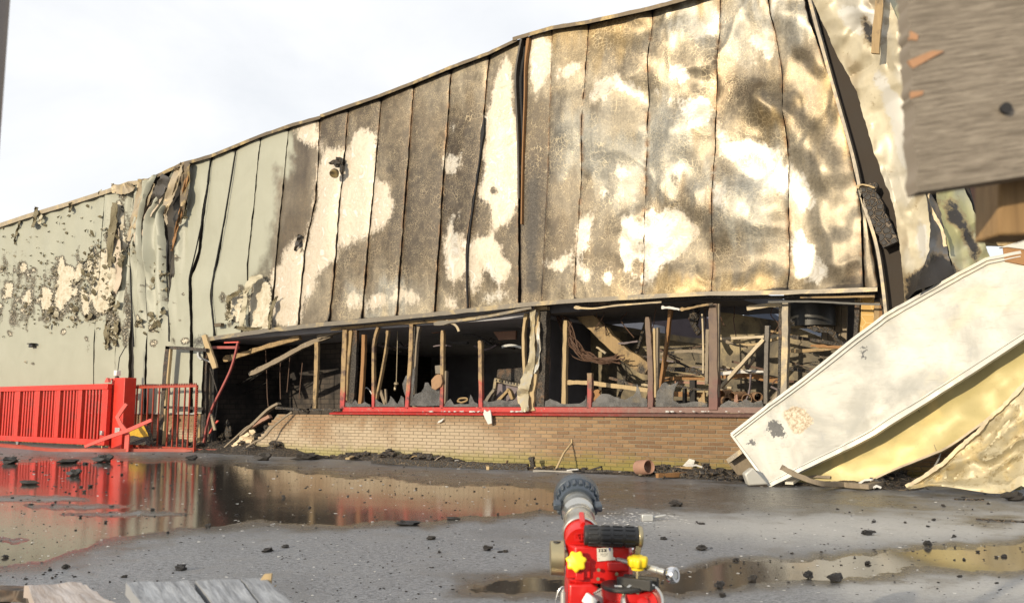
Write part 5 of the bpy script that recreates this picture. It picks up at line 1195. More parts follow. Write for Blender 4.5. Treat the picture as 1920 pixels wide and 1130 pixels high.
mb = MB(); P = catmull([wp(x, y, .7) for x, y in ((1478, 602), (1500, 606), (1530, 616), (1558, 620), (1572, 640), (1590, 655))], 5); mb.bar(P, .12, .08, jit=.015); single(mb, 'charred_beam', M['char'], 'black charred beam crossing under the round duct', 'beam')
for k in range(4):
    x = 1548+k*12; mb = MB(); strip(mb, [(x, 563), (x-2, 640)], 10, 1.1+.02*k, .04, jit=.05, n=3); single(mb, 'wall_board', M['wood_grey'], 'grey upright wall board between duct and cracked ochre board', 'board', 'grey upright boards')
mb = MB(); mb.prism([wp(x, y, 1.42) for x, y in ((1540, 535), (1680, 535), (1680, 640), (1540, 640))], (0, .05, 0)); single(mb, 'dark_board', M['inner'], 'dark backing added behind the grey upright boards', 'board', sm=False)  # backing added to close a bright gap between the boards
# fallen timber and bundle of wires
mb = MB(); strip(mb, [(1084, 586), (1110, 606), (1140, 636), (1175, 668), (1214, 692)], [18, 18, 22, 26, 24], .9, .1, n=5, jit=.1); single(mb, 'fallen_beam', M['wood'], 'thick burnt beam leaning across the right window from the lintel', 'beam')
CB = thing('cable_bundle', 'sagging bundle of burnt brown cables in the right window', 'cable', wp(1100, 690, .6))
rg = random.Random(9)
for k in range(22):
    j = lambda s: rg.uniform(-s, s)
    pts = [(1046+j(8), 588+j(3)), (1062+j(12), 612+j(8)), (1076+j(10), 648+j(10)), (1098+j(10), 668+j(8)), (1130+j(14), 676+j(7)), (1165+j(10), 672+j(10))]
    mb = MB(); mb.tube(catmull([wp(x, y, .62+j(.1)) for x, y in pts], 5), .007+rg.random()*.005, 5); mb.build('cable', M['cable'], CB)
mb = MB(); mb.tube(catmull([wp(x, y, .2) for x, y in ((1025, 640), (1031, 670), (1030, 700), (1021, 722))], 5), .008, 5); single(mb, 'loose_cable', M['cable'], 'single loose cable curving beside the dark red window post', 'cable')
beam('horizontal_rail', [(1062, 717), (1100, 717), (1150, 723), (1214, 731)], [8, 9, 8, 8], 'wood_pale', 'pale horizontal rail between the stud and the fallen beam', .55)
beam('horizontal_rail', [(1344, 635), (1390, 633), (1432, 631)], 5, 'trim_pale', 'pale level rail joining the thick post and the perforated stud', .4)
beam('diagonal_brace', [(1431, 636), (1390, 681), (1349, 727)], 6, 'trim_pale', 'pale diagonal brace right of the thick window post', .3)
beam('diagonal_brace', [(1375, 636), (1400, 646), (1430, 642), (1462, 632)], 4, 'wood_pale', 'thin curved batten below the level rail', .6)
beam('shelf_board', [(1240, 690), (1290, 694), (1322, 700)], 9, 'char', 'charred board lying on the inner shelf left of the thick post', .9)
beam('shelf_board', [(1240, 711), (1280, 708), (1322, 710)], 7, 'wood_orange', 'orange-brown shelf edge left of the thick post', .8)
beam('shelf_board', [(1265, 716), (1322, 718)], 5, 'terracotta', 'reddish shelf plank below the orange-brown edge', .85)
beam('shelf_board', [(1262, 738), (1320, 740)], 10, 'wood_orange', 'lowest brown plank just above the rail left of the thick post', .7)
beam('shelf_board', [(1350, 700), (1400, 696), (1432, 698)], 6, 'ash_white', 'ash-covered board behind the diagonal brace', .7)
beam('shelf_board', [(1348, 705), (1400, 704), (1462, 714)], [5, 9, 10], 'wood_orange', 'rusty brown plank sagging behind the perforated stud', .9)
beam('shelf_board', [(1440, 620), (1462, 624), (1590, 652)], [6, 7, 4], 'wood', 'long ochre batten behind the bare grey post', .8)
beam('shelf_board', [(1480, 658), (1530, 656), (1580, 650)], [4, 6, 6], 'wood', 'straight ochre board below the black beam', .5)
beam('shelf_board', [(1480, 690), (1520, 698), (1560, 704)], [6, 7, 5], 'char', 'charred board low behind the bare grey post', .6)
beam('shelf_board', [(1480, 630), (1540, 640), (1588, 648)], [4, 8, 6], 'wood_dark', 'dark batten right under the black beam', .75)
for (x, y, w) in ((1282, 738, 5), (1298, 722, 9)):
    beam('stub_post', [(x, y-10), (x, 762)], w, 'soot', 'sooty stub post inside, left of the thick post' if w == 5 else 'taller sooty stub post beside the reddish plank', .5)
mb = MB(); P = catmull([wp(x, y, .5) for x, y in ((1300, 582), (1298, 600), (1306, 618), (1312, 625))], 4); mb.tube(P, [.05]*len(P), 7); mb.lump(wp(1303, 590, .5), .12, 5, (.6, .6, 1.3)); single(mb, 'hanging_clump', M['char'], 'black melted clump hanging left of the thick post', 'clump')
for k, (x, y, r, a) in enumerate(((1352, 740, 9, .3), (1364, 752, 8, .9), (1372, 742, 7, .1), (1400, 748, 9, .4), (1422, 744, 8, .8), (1388, 756, 7, .5))):
    c = wp(x, y, .42); d = Vector((math.cos(1.3+a), math.sin(1.3+a), .05)); rr = r*.0085
    mb = MB(); mb.lathe(c, d, [(0, rr*.9), (0, rr), (.35, rr), (.35, rr*.9), (.01, rr*.88)], 16, cap=False); single(mb, 'cardboard_tube', M['card'], ('cardboard tube next to the thick post, upper one', 'cardboard tube at the sill next to the thick post, lower one', 'cardboard tube, second of the upper row from the thick post', 'wide open cardboard tube in the middle of the row right of the thick post', 'cardboard tube nearest to the perforated stud', 'small cardboard tube lying low in the middle of the row')[k], 'tube', 'cardboard tubes on the sill')
for k, (x, y, w) in enumerate(((1318, 748, 10), (1312, 752, 8), (1380, 746, 9))):
    P = [(x-w/2, y+10), (x-w/3, y-4), (x+w/4, y-18 if k == 0 else y-8), (x+w/3, y), (x+w/2, y+10)]
    mb = MB(); mb.prism([wp(a, b, .36+.03*k) for a, b in P], (0, .02, 0)); single(mb, 'card_scrap', M['wood' if k < 2 else 'terracotta'], ('ochre pointed scrap leaning left of the thick post', 'low ochre scrap at the foot of the pointed one', 'pinkish scrap among the cardboard tubes')[k], 'scrap')
mb = MB(); strip(mb, [(1118, 730), (1120, 745), (1116, 760)], [6, 11, 10], .4, .06, n=4, jit=.2); single(mb, 'ochre_stump', M['wood_orange'], 'ochre stump standing right of the short mullion', 'stump')
mb = MB(); mb.tube(catmull([wp(x, y, .35) for x, y in ((1448, 720), (1456, 712), (1462, 720), (1458, 738), (1466, 750))], 4), .012, 5); single(mb, 'loose_cable', M['cable'], 'cable loop in front of the perforated stud', 'cable')
mb = MB(); strip(mb, [(1438, 762), (1452, 745), (1462, 728)], [6, 8, 5], .15, .04, n=4, jit=.1); single(mb, 'broken_lath', M['wood_grey'], 'grey slat leaning at the foot of the bare grey post', 'slat')

# ruins at the far right, behind the fallen sheet
mb = MB(); mb.prism([wp(x, y, 1.6) for x, y in ((1790, 300), (2000, 300), (2000, 425), (1845, 425), (1800, 380))], (0, .2, 0)); single(mb, 'charred_wall', M['deep'], 'black charred wall remnant behind the greenish corner sheet', 'wall', sm=False)
mb = MB(); strip(mb, [(1822, 350), (1832, 390), (1842, 424)], [14, 22, 10], 1.4, .1, n=4, jit=.15); single(mb, 'rusty_scrap', M['terracotta'], 'rusty scrap on the charred wall beside the greenish sheet', 'scrap')
for k, (a, b, w, m, lab) in enumerate((((1835, 426), (1990, 436), 10, 'wood_orange', 'orange beam lying topmost in the ruins at the right edge'), ((1838, 438), (1990, 448), 12, 'wood', 'ochre beam below the orange one at the right edge'), ((1846, 452), (1990, 456), 15, 'wood_pale', 'pale broken beam lowest in the ruins at the right edge'), ((1832, 419), (1900, 420), 4, 'trim_pale', 'thin bright strip above the orange beam at the right edge'))):
    beam('ruin_beam', [a, ((a[0]+b[0])/2, (a[1]+b[1])/2), b], w, m, lab, 1.1+.1*k)
# ------------------------------------------------------------------ red sliding gate, its post, the light fence and the door frame
YG = -1.0
def zg(px, py, y): return wp(px, py, y).z
gx0, gx1 = wp(-170, 780, YG).x, wp(203, 780, YG).x
gt, gtl = zg(100, 722, YG), zg(100, 732, YG); gb, gbl = zg(100, 819.5, YG), zg(100, 830, YG)
GATE = thing('sliding_gate', 'bright red sliding gate of upright bars in front of the sheet wall', 'gate', ((gx0+gx1)/2, YG, 0))
mb = MB(); mb.abox((gx0, YG-.06, gtl), (gx1, YG+.06, gt)); mb.build('top_rail', M['gate_red'], GATE, bevel=.01)
mb = MB(); mb.abox((gx0, YG-.07, gbl), (gx1, YG+.07, gb)); mb.build('bottom_rail', M['gate_red'], GATE, bevel=.01)
def gbar(px, w, name):
    a = wp(px-w/2, 780, YG).x; b = wp(px+w/2, 780, YG).x; d = .05 if name == 'stile' else .025
    mb = MB(); mb.abox((a, YG-d, gb), (b, YG+d, gtl)); mb.build(name, M['gate_red'], GATE, bevel=.006)
gbar(198, 11, 'stile')
thick = [-150, -116, -80, -42, -2, 34.5, 71.5, 110, 151]
for x in thick: gbar(x, 7.4, 'stile')
for a, b in zip(thick, thick[1:]+[194]):
    n = 6
    for k in range(1, n): gbar(a+4+(b-a-4-2)*k/n, 2.5, 'bar')
mb = MB(); c = wp(202, 715, YG); mb.prism([c+Vector((-.10, -.03, -.02)), c+Vector((.10, -.03, -.02)), c+Vector((.02, -.03, .09)), c+Vector((-.02, -.03, .09))], (0, .06, 0)); mb.build('hinge_cap', M['pink_red'], GATE)
mb = MB(); c = wp(197, 811, YG); mb.box(c-Vector((0, .08, 0)), ((1, 0, 0), (0, 1, 0), (0, 0, 1)), (.04, .03, .05)); mb.build('latch', M['galv'], GATE, bevel=.005)
mb = MB(); c = wp(192, 834, YG); mb.lathe((c.x, YG, .0), (0, 0, 1), [(0, .06), (.03, .06), (.03, .025), (gbl, .025)], 12); mb.build('floor_guide', M['brass'], GATE)
for px in (-80, 34):
    mb = MB(); x = wp(px, 830, YG).x; mb.lathe((x, YG-.03, .07), (0, 1, 0), [(0, .068), (.06, .068)], 16); mb.abox((x-.03, YG-.02, .07), (x+.03, YG+.02, gbl)); mb.build('wheel', M['steel'], GATE)
YP = -.92
p0, p1 = wp(211, 780, YP).x, wp(230.5, 780, YP).x; zt = zg(220, 708, YP)
POST = thing('gate_post', 'square red steel gate post carrying a white beacon', 'post', ((p0+p1)/2, YP, 0))
mb = MB(); mb.abox((p0, YP, 0), (p1, YP+.30, zt)); mb.build('post', M['gate_red'], POST, bevel=.012)
mb = MB(); c = wp(206.5, 780, YP); mb.abox((c.x-.045, YP+.02, .03), (c.x+.035, YP+.12, zt-.02)); mb.build('stop_channel', M['gate_red'], POST, bevel=.006)
mb = MB(); c = wp(207.5, 712, YP); mb.abox((wp(205, 700, YP).x, YP+.02, zt-.05), (p0, YP+.2, zt-.005)); mb.build('cap_plate', M['pink_red'], POST)
mb = MB(); c = wp(218.5, 698, YP+.1); mb.lathe((c.x, YP+.12, zt), (0, 0, 1), [(0, .05), (.04, .05), (.04, .035), (.05, .035)], 14); mb.build('beacon_foot', M['rubber'], POST)
mb = MB(); mb.box((c.x, YP+.12, zt+.12), ((1, 0, 0), (0, 1, 0), (0, 0, 1)), (.062, .06, .065)); mb.build('beacon', M['white'], POST, bevel=.012)
mb = MB(); mb.tube([(c.x+.02, YP+.12, zt+.18), (c.x+.03, YP+.14, zt+.5), (c.x+.02, YP+.3, zt+.8)], .012, 5); mb.build('beacon_cable', M['soot'], POST)
mb = MB(); c = wp(222, 806, YP); mb.abox((c.x-.11, YP-.03, c.z-.06), (c.x+.09, YP+.001, c.z+.06)); mb.build('lock_plate', M['galv'], POST, bevel=.004)
YF = -.55
f0, f1 = wp(231, 780, YF).x, wp(367, 780, YF).x; zt = zg(300, 723, YF)-.0
FEN = thing('bar_fence', 'thin dull red bar fence with a toothed top rail beside the gate post', 'fence', ((f0+f1)/2, YF, 0))
mb = MB(); mb.abox((f0, YF-.02, zt-.05), (f1, YF+.02, zt)); mb.build('top_rail', M['bar_red'], FEN)
mb = MB(); mb.abox((f0, YF-.02, .06), (f1, YF+.02, .10)); mb.build('bottom_rail', M['bar_red'], FEN)
teeth = MB(); nt = 46
for k in range(nt):
    x = f0+(f1-f0)*(k+.5)/nt; teeth.prism([(x-.014, YF-.012, zt), (x+.014, YF-.012, zt), (x, YF-.012, zt+.045)], (0, .024, 0))
for k in range(22):
    z = .35+(zt-.35)*k/22; teeth.prism([(f1+.018, YF-.012, z-.02), (f1+.018, YF-.012, z+.02), (f1+.055, YF-.012, z)], (0, .024, 0))
teeth.build('spike_strip', M['bar_red'], FEN, sm=False)
for k, px in enumerate((234, 244.5, 255, 265.5, 276, 286, 297, 315, 325, 334, 345, 354)):
    x = wp(px, 780, YF).x; mb = MB(); mb.abox((x-.014, YF-.014, .0), (x+.014, YF+.014, zt-.05)); mb.build('bar', M['bar_red'], FEN, sm=False)
mb = MB(); mb.abox((f1-.02, YF-.025, 0), (f1+.018, YF+.025, zt)); mb.build('end_post', M['bar_red'], FEN, sm=False)
YD = -.38
DF = thing('door_frame', 'burnt empty door frame leaning in front of the sheet wall', 'door frame', wp(345, 833, YD))
for pts, w, nm, m in (([(314, 649), (309, 700), (305, 762), (299, 833)], 8.5, 'jamb', 'wood_dark'), ([(318, 653), (313, 710), (309, 760), (304, 833)], 3, 'jamb_edge', 'wood_pale'), ([(310, 651), (350, 653), (386, 656)], 6, 'head', 'wood_dark'), ([(307, 763), (345, 764), (380, 766)], 5, 'cross_rail', 'wood_dark'), ([(370, 660), (371, 668), (377, 674)], 3, 'bent_stay', 'galv')):
    mb = MB(); strip(mb, pts, w, YD, .07, n=5, jit=.06); mb.build(nm, M[m], DF, bevel=.004)

# bent red flat bars, rails on the ground, yellow plate
def flat(name, pts, w, y, mat, label, d=.03, n=0, cat='bar', group=None):
    mb = MB(); strip(mb, pts, w, y, d, n=n); return single(mb, name, M[mat], label, cat, group, bevel=.004)
flat('bent_bar', [(236, 757), (228, 768), (219, 782), (225, 795), (233, 806), (238, 815), (236, 846)], [6, 7, 7, 7, 8, 8, 8], -1.35, 'pink_red', 'kinked red flat bar standing in front of the gate post')
flat('bent_bar', [(158, 837), (200, 820), (240, 806), (283, 787)], [5, 7, 7, 6], -1.45, 'pink_red', 'red flat bar leaning across the foot of the gate post')
YR = -1.55
def groundbar(name, pts, w, h, mat, label, cat='bar', z=.0, group=None, jit=0):
    P = [gp(x, y, 0) for x, y in pts]; P = [p + Vector((0, 0, h/2+z)) for p in P]
    mb = MB(); mb.bar(P, w, h, (0, 0, 1), jit=jit); return single(mb, name, M[mat], label, cat, group)
groundbar('ground_rail', [(-160, 836), (0, 837), (95, 846), (210, 847), (300, 846), (420, 848)], .10, .07, 'bar_red', 'long dull red rail lying on the ground before the gate')
groundbar('ground_rail', [(150, 844), (210, 843.5), (258, 842), (340, 842), (400, 843)], .08, .05, 'bar_red', 'shorter red rail on the ground behind the long one')
mb = MB(); strip(mb, [(0, 833.5), (40, 837), (85, 844)], [5, 6, 5], -1.5, .05); single(mb, 'bent_bar', M['bar_red'], 'red rail sloping down to the ground at the lower left', 'bar')
YB = -.85
mb = MB(); P = [(238, 833), (239, 812), (252, 800), (268, 798), (276, 812), (281, 833)]
q = [wp(x, y, YB) for x, y in P]; mb.prism(q, (0, .12, 0)); BK = thing('buffer_block', 'yellow and black bumper block behind the bent red bars', 'block', wp(260, 833, YB))
mb.build('body', M['char'], BK, bevel=.01)
mb = MB(); mb.prism([wp(x, y, YB-.012) for x, y in ((237, 818), (239, 812), (252, 799), (269, 797), (276, 811), (278, 818), (262, 819), (250, 816))], (0, .01, 0)); mb.build('yellow_plate', plain('dirty_yellow', (.50, .30, .015), .5, var=.3, dirt=.35, dcol=(.05, .035, .01), dsc=9), BK)
for k, (pts, m, lab) in enumerate(((([(322, 846), (345, 840), (365, 838)]), 'wood_pale', 'pale lath lying on the ground under the door frame'), ([(330, 845), (352, 839), (366, 839)], 'wood', 'ochre lath lying beside the pale one'), ([(300, 845), (340, 841), (372, 846)], 'wood_grey', 'grey curved lath lying on the ground under the door frame'), ([(366, 829), (380, 836), (400, 845)], 'wood_grey', 'grey lath leaning out of the debris at the door foot'), ([(355, 844), (385, 846), (412, 847)], 'terracotta', 'reddish lath lying at the foot of the debris heap'))):
    P = [gp(x, y, 0) for x, y in pts]; P = [p+Vector((0, 0, .03+.015*k+(.10 if (k == 3 and i == 0) else 0))) for i, p in enumerate(P)]
    mb = MB(); mb.bar(catmull(P, 4), .05, .02, (0, 0, 1), jit=.004, seed=k); single(mb, 'lath', M[m], lab, 'lath')

# ------------------------------------------------------------------ debris
def heap(outline_px, h, name, mat, label, seed, n_l=120, lr=(.03, .10), kindname='debris'):
    P = [gp(x, y) for x, y in outline_px]; xs = [p.x for p in P]; ys = [p.y for p in P]
    rg = random.Random(seed); root = thing(name, label, kindname, ((min(xs)+max(xs))/2, (min(ys)+max(ys))/2, 0)); mb = MB()
    n = 60; m = 18; X = np.linspace(min(xs), max(xs), n); Y = np.linspace(min(ys), max(ys), m); gx_, gy_ = np.meshgrid(X, Y)
    u = np.linspace(-1, 1, n)[None, :]; v = np.linspace(-1, 1, m)[:, None]
    e = np.clip(1-u**4, 0, 1)*np.clip(1-v**2, 0, 1)
    z = h*e*(.25+1.1*fbm(gx_*2.2, gy_*3.5, seed, 4)**1.4*1.6)+ (fbm(gx_*9, gy_*9, seed+3, 2)-.5)*.05*np.minimum(e*4, 1) - .01
    mb.grid(np.stack([gx_, gy_, z], -1)); mb.build('mound', M[mat], root, sm=True, ang=25)
    mb = MB()
    for k in range(n_l):
        i = rg.randrange(2, m-2); j = rg.randrange(1, n-1); r = rg.uniform(*lr)*rg.uniform(.5, 1)
        mb.lump((gx_[i, j]+rg.uniform(-.05, .05), gy_[i, j], z[i, j]+r*.2), r, seed*1000+k, (rg.uniform(.8, 1.8), rg.uniform(.7, 1.2), rg.uniform(.3, .9)), .45, (6, 4))
    mb.build('lumps', M['char'], root, sm=False, kind='stuff')
    for k in range(max(8, n_l//8)):
        i = rg.randrange(0, m); j = rg.randrange(0, n); p = Vector((gx_[i, j], gy_[i, j]-rg.uniform(0, .25), max(z[i, j], 0)+.03)); d = Vector((rg.uniform(-1, 1), rg.uniform(-.5, .5), rg.uniform(-.05, .25))).normalized()*rg.uniform(.08, .35)
        mb = MB(); mb.bar([p-d*.5, p+Vector((0, 0, rg.uniform(0, .03))), p+d*.6], rg.uniform(.02, .06), rg.uniform(.012, .03), (0, 0, 1), jit=.005, seed=k); mb.build('burnt_piece', M[rg.choice(('wood', 'wood_grey', 'char', 'trim_pale', 'wood_dark', 'char', 'ash_white', 'galv'))], root)
    return root
heap([(392, 832), (560, 857), (400, 850), (560, 845)], .34, 'debris_heap', 'char', 'heap of black charred rubble spilling from the door opening', 21, 150, (.05, .14))
heap([(610, 858), (885, 874), (650, 860), (885, 868)], .11, 'debris_heap', 'char', 'low black heap of ash along the foot of the brick wall', 22, 110, (.04, .11))
heap([(1225, 884), (1420, 898), (1240, 888), (1420, 905)], .12, 'debris_heap', 'char', 'low black heap between the clay pipe and the fallen pale sheet', 23, 90, (.04, .10))
heap([(905, 876), (1225, 889), (960, 880), (1225, 893)], .05, 'debris_heap', 'char', 'thin scatter of scraps along the wall foot around the leaning stick', 25, 60, (.015, .05))
heap([(1500, 893), (1720, 912), (1560, 900), (1720, 922)], .15, 'debris_heap', 'char', 'black debris strip under the fallen yellow sheet', 24, 80, (.04, .10))
# pale wall core at the broken end of the parapet
mb = MB(); rg = random.Random(4)
for (x, y, r) in ((446, 838, .13), (456, 830, .14), (464, 822, .15), (470, 832, .12), (438, 846, .10), (472, 812, .09), (452, 842, .11)): mb.lump(wp(x, y, -.02), r, int(x), (1.2, .8, .9), .4, (7, 5))
single(mb, 'wall_rubble', M['cream_scrap'], 'lump of pale yellowish rubble at the broken end of the brick wall', 'rubble', sm=False)
def lean(name, pts, w, y, mat, label, d=.05, cat='plank', n=4, jit=.1):
    mb = MB(); strip(mb, pts, w, y, d, n=n, jit=jit); return single(mb, name, M[mat], label, cat)
lean('coping_strip', [(448, 815), (470, 797), (500, 768), (520, 756)], [3, 5, 5, 4], -.06, 'wood_grey', 'grey coping strip torn down along the broken wall end', .1)
lean('coping_strip', [(470, 800), (485, 790), (504, 780)], [6, 8, 6], -.03, 'terracotta', 'rusty strip under the grey coping at the broken wall end', .08)
lean('rubble_slab', [(438, 836), (452, 822), (466, 812)], [4, 7, 6], -.12, 'cream_scrap', 'cream slab of render leaning on the broken wall end', .08, 'slab')
lean('wire_piece', [(420, 838), (440, 820), (462, 800), (476, 795)], 2, -.15, 'wood_grey', 'thin grey wire sticking out of the rubble at the door', .02, 'wire')
for k, pts in enumerate(([(516, 764), (540, 766), (580, 768)], [(560, 768), (600, 767), (638, 768)])):
    mb = MB(); strip(mb, pts, [4, 6, 4], -.04, .14, n=5, jit=.25); single(mb, 'charred_ledge', M['char'], ('charred strip lying on top of the broken wall end', 'black ash strip on the wall top beside the red corner mullion')[k], 'strip')
mb = MB(); P = catmull([wp(x, y, yy) for x, y, yy in ((548, 772, -.10), (532, 783, -.16), (512, 800, -.22), (494, 820, -.30), (478, 828, -.36), (462, 838, -.45))], 5); mb.tube(P, .022, 7); single(mb, 'hanging_hose', M['wood_grey'], 'grey burnt hose hanging over the left end of the brick wall', 'hose')
# thin stick leaning on the wall with its shadow
a = gp(1041, 882.5); b = wp(1072, 823, -.02)
mb = MB(); mb.bar([a, a.lerp(b, .5)+Vector((0, 0, .02)), b-Vector((0, 0, .06)), b], [.03, .028, .026, .02], .02, (0, 1, 0), jit=.003); single(mb, 'leaning_stick', M['wood_pale'], 'thin pale stick leaning against the brick wall', 'stick')
def gthing(name, pts, w, h, mat, label, cat, z=0, jit=.006):
    P = [gp(x, y, 0)+Vector((0, 0, h/2+z)) for x, y in pts]; mb = MB(); mb.bar(catmull(P, 4), w, h, (0, 0, 1), jit=jit); return single(mb, name, M[mat], label, cat)
gthing('kerb_beam', [(700, 868), (800, 874), (920, 879), (990, 881)], .10, .10, 'char', 'long charred beam lying at the foot of the brick wall', 'beam')
mb = MB(); strip(mb, [(995, 856), (997, 870), (1000, 882)], [8, 10, 7], -.3, .05, n=4, jit=.1); single(mb, 'charred_block', M['char'], 'upright charred block at the end of the long beam', 'block')
gthing('pale_lath', [(914, 880), (930, 879), (943, 880)], .07, .05, 'wood_pale', 'short pale lath lying before the charred beam', 'lath')
gthing('pale_lath', [(1003, 881), (1020, 880), (1036, 877)], .06, .04, 'wood_pale', 'pale lath lying between charred block and leaning stick', 'lath', .01)
gthing('pale_lath', [(651, 866), (664, 861), (684, 860), (706, 862)], .08, .03, 'wood_pale', 'pale curved lath lying on the ash heap left of the wall middle', 'lath', .05)
gthing('kerb_strip', [(1000, 884), (1100, 886), (1230, 889)], .05, .03, 'concrete', 'pale kerb strip at the foot of the brick wall', 'strip')
mb = MB(); c = gp(1208, 893); d = Vector((.86, -.42, .10)); mb.lathe(c+Vector((-.12, .06, .12)), d, [(0, .085), (.0, .105), (.12, .11), (.24, .105), (.26, .095), (.25, .085), (.02, .075)], 20, cap=False); single(mb, 'clay_pipe', M['terracotta'], 'short terracotta pipe piece lying at the foot of the brick wall', 'pipe')
gthing('burnt_branch', [(1232, 898), (1270, 896), (1310, 893), (1345, 891)], .07, .06, 'wood_orange', 'ochre burnt lath lying in the ash right of the clay pipe', 'lath', .02)
mb = MB(); c = gp(1282, 890); mb.prism([c+Vector(v) for v in ((-.1, 0, .05), (.1, .05, .04), (.16, .05, .22), (.08, .03, .24))], (0, .02, 0)); single(mb, 'grey_scrap', M['galv'], 'small grey sheet scrap standing in the ash right of the clay pipe', 'scrap')
gthing('bent_tube', [(1318, 887), (1335, 886), (1346, 890), (1352, 895)], .03, .03, 'ash_white', 'white bent tube lying before the wall near the pale sheet', 'tube', .03)
mb = MB(); P = [(908, 767), (913, 772), (919, 768), (921, 780), (922, 793), (915, 795), (910, 785), (906, 776)]; mb.prism([wp(x, y, -.12) for x, y in P], (0, .02, 0)); single(mb, 'white_scrap', M['ash_white'], 'torn white scrap hanging over the red window sill', 'scrap', sm=False)
mb = MB(); P = [(822, 789), (830, 785), (833, 783), (828, 790), (820, 793)]; mb.prism([wp(x, y, -.06) for x, y in P], (0, .01, 0)); single(mb, 'white_scrap', M['ash_white'], 'tiny white flake stuck on the bricks under the sill', 'scrap', sm=False)
mb = MB(); rg = random.Random(8)
for (x0, x1, k) in ((780, 900, 14), (955, 985, 10), (880, 900, 6), (1250, 1400, 14)):
    for _ in range(k):
        p = wp(rg.uniform(x0, x1), 771, -.06); mb.lump(p, rg.uniform(.008, .028), rg.randrange(9999), (1.5, .8, .6), .5, (5, 4))
o = mb.build('ash_crumbs', M['ash_white'], None, kind='stuff', sm=False); o['label'] = 'white ash crumbs on the window sill'

# lumps of charcoal strewn over the wet asphalt
lm = []
for i in range(7):
    mb = MB(); rg = random.Random(50+i)
    for k in range(rg.choice((1, 2, 3))): mb.lump((rg.uniform(-.6, .6)*(k > 0), rg.uniform(-.4, .4)*(k > 0), .25), 1.0*(1 if k == 0 else .6), 500+i*10+k, (1.0, .85, rg.uniform(.35, .7)), .5, (8, 6))
    me = bpy.data.meshes.new('charred_lump'); zmin = min(v.z for v in mb.v); me.from_pydata([v-Vector((0, 0, zmin+.12)) for v in mb.v], [], mb.f); me.materials.append(M['lump']); me.update(); lm.append(me)
def lump(px, py, rpx, label, group, i=None, sx=1.0, name='charred_lump', szz=1.0):
    p = gp(px, py); d = (p-CAM).dot(HF); r = rpx*d/FPX
    o = bpy.data.objects.new(name, rg.choice(lm) if i is None else lm[i]); COL.objects.link(o); o.location = p; o.rotation_euler = (0, 0, AZ-math.pi/2 + (rg.uniform(-.6, .6) if sx > 1.5 else rg.uniform(0, 6.3))); o.scale = (r*sx, r, r*szz)
    o['label'] = label; o['category'] = 'charcoal'
    if group: o['group'] = group
rg = random.Random(77)
for px, py, r, sx, lab in ((767, 985, 11, 2.0, 'broad flat dark slab lying alone left of the fire monitor'), (850, 974, 7, 1.8, 'flat dark piece lying up and left of the fire monitor outlet'), (809, 1011, 8, 1, 'compact black lump below the broad flat slab'),
    (914, 1031, 8, 1, 'black lump lying between the flat slab and the monitor knob'), (1567, 1090, 12, 1.2, 'largest black lump by the right-hand puddle'), (1627, 1056, 6, 1, 'black lump standing in the yellow reflection of the right-hand puddle'),
    (1516, 1083, 9, 1.2, 'grey glossy lump at the edge of the right-hand puddle'), (1412, 1089, 8, 1, 'black lump on the near edge of the right-hand puddle'), (1350, 1102, 9, 1, 'black lump right of the monitor valve lever'), (1354, 1118, 7, 1.4, 'flat black bit at the bottom edge right of the monitor'),
    (1315, 1030, 10, 1.3, 'frayed brown-black lump right of the monitor grip'), (1244, 1011, 6, 1, 'small upright black lump right of the grip'), (1268, 949, 10, 1.4, 'crumbly black patch of charcoal beyond the grip'), (1740, 1023, 7, 1.3, 'dark lump on the far edge of the right-hand puddle'),
    (1628, 1002, 8, 1.4, 'grey flat chip on the pale dry asphalt'), (55, 908, 10, 1.8, 'black flat lump lying in the red gate reflection'), (140, 892, 9, 1.8, 'dark lump at the far rim of the gate reflection'), (535, 1026, 7, 1, 'upright black lump on the grey asphalt below the dark reflection'),
    (503, 1034, 7, 1.5, 'ragged dark lump left of the upright one'), (390, 989, 6, 1, 'dark lump at the near rim of the big puddle'), (10, 1045, 6, 1, 'dark lump at the left edge above the planks'), (122, 1066, 6, 1, 'dark lump above the left broken plank'),
    (340, 1069, 8, 1.8, 'reddish-black flat crumb above the silvery boards'), (494, 863, 10, 1.8, 'dark flat lump before the mossy wall end'), (575, 862, 12, 2.2, 'long flat dark lump at the foot of the mossy wall'), (130, 868, 9, 2, 'dark lump before the long red rail'), (195, 866, 10, 2, 'dark lump before the kinked red bar'), (20, 869, 9, 1.8, 'dark flat lump at the left edge before the gate'), (360, 862, 7, 1.6, 'dark flat lump before the laths'), (1900, 938, 14, 1.6, 'ragged black heap piece at the right edge'), (1660, 1058, 0.01, 1, '')):
    if lab: lump(px, py, r, lab, None, sx=sx)
clus = [(rg.uniform(0, 1920), 856+(1126-856)*rg.random()**1.2) for _ in range(14)]
n = 0
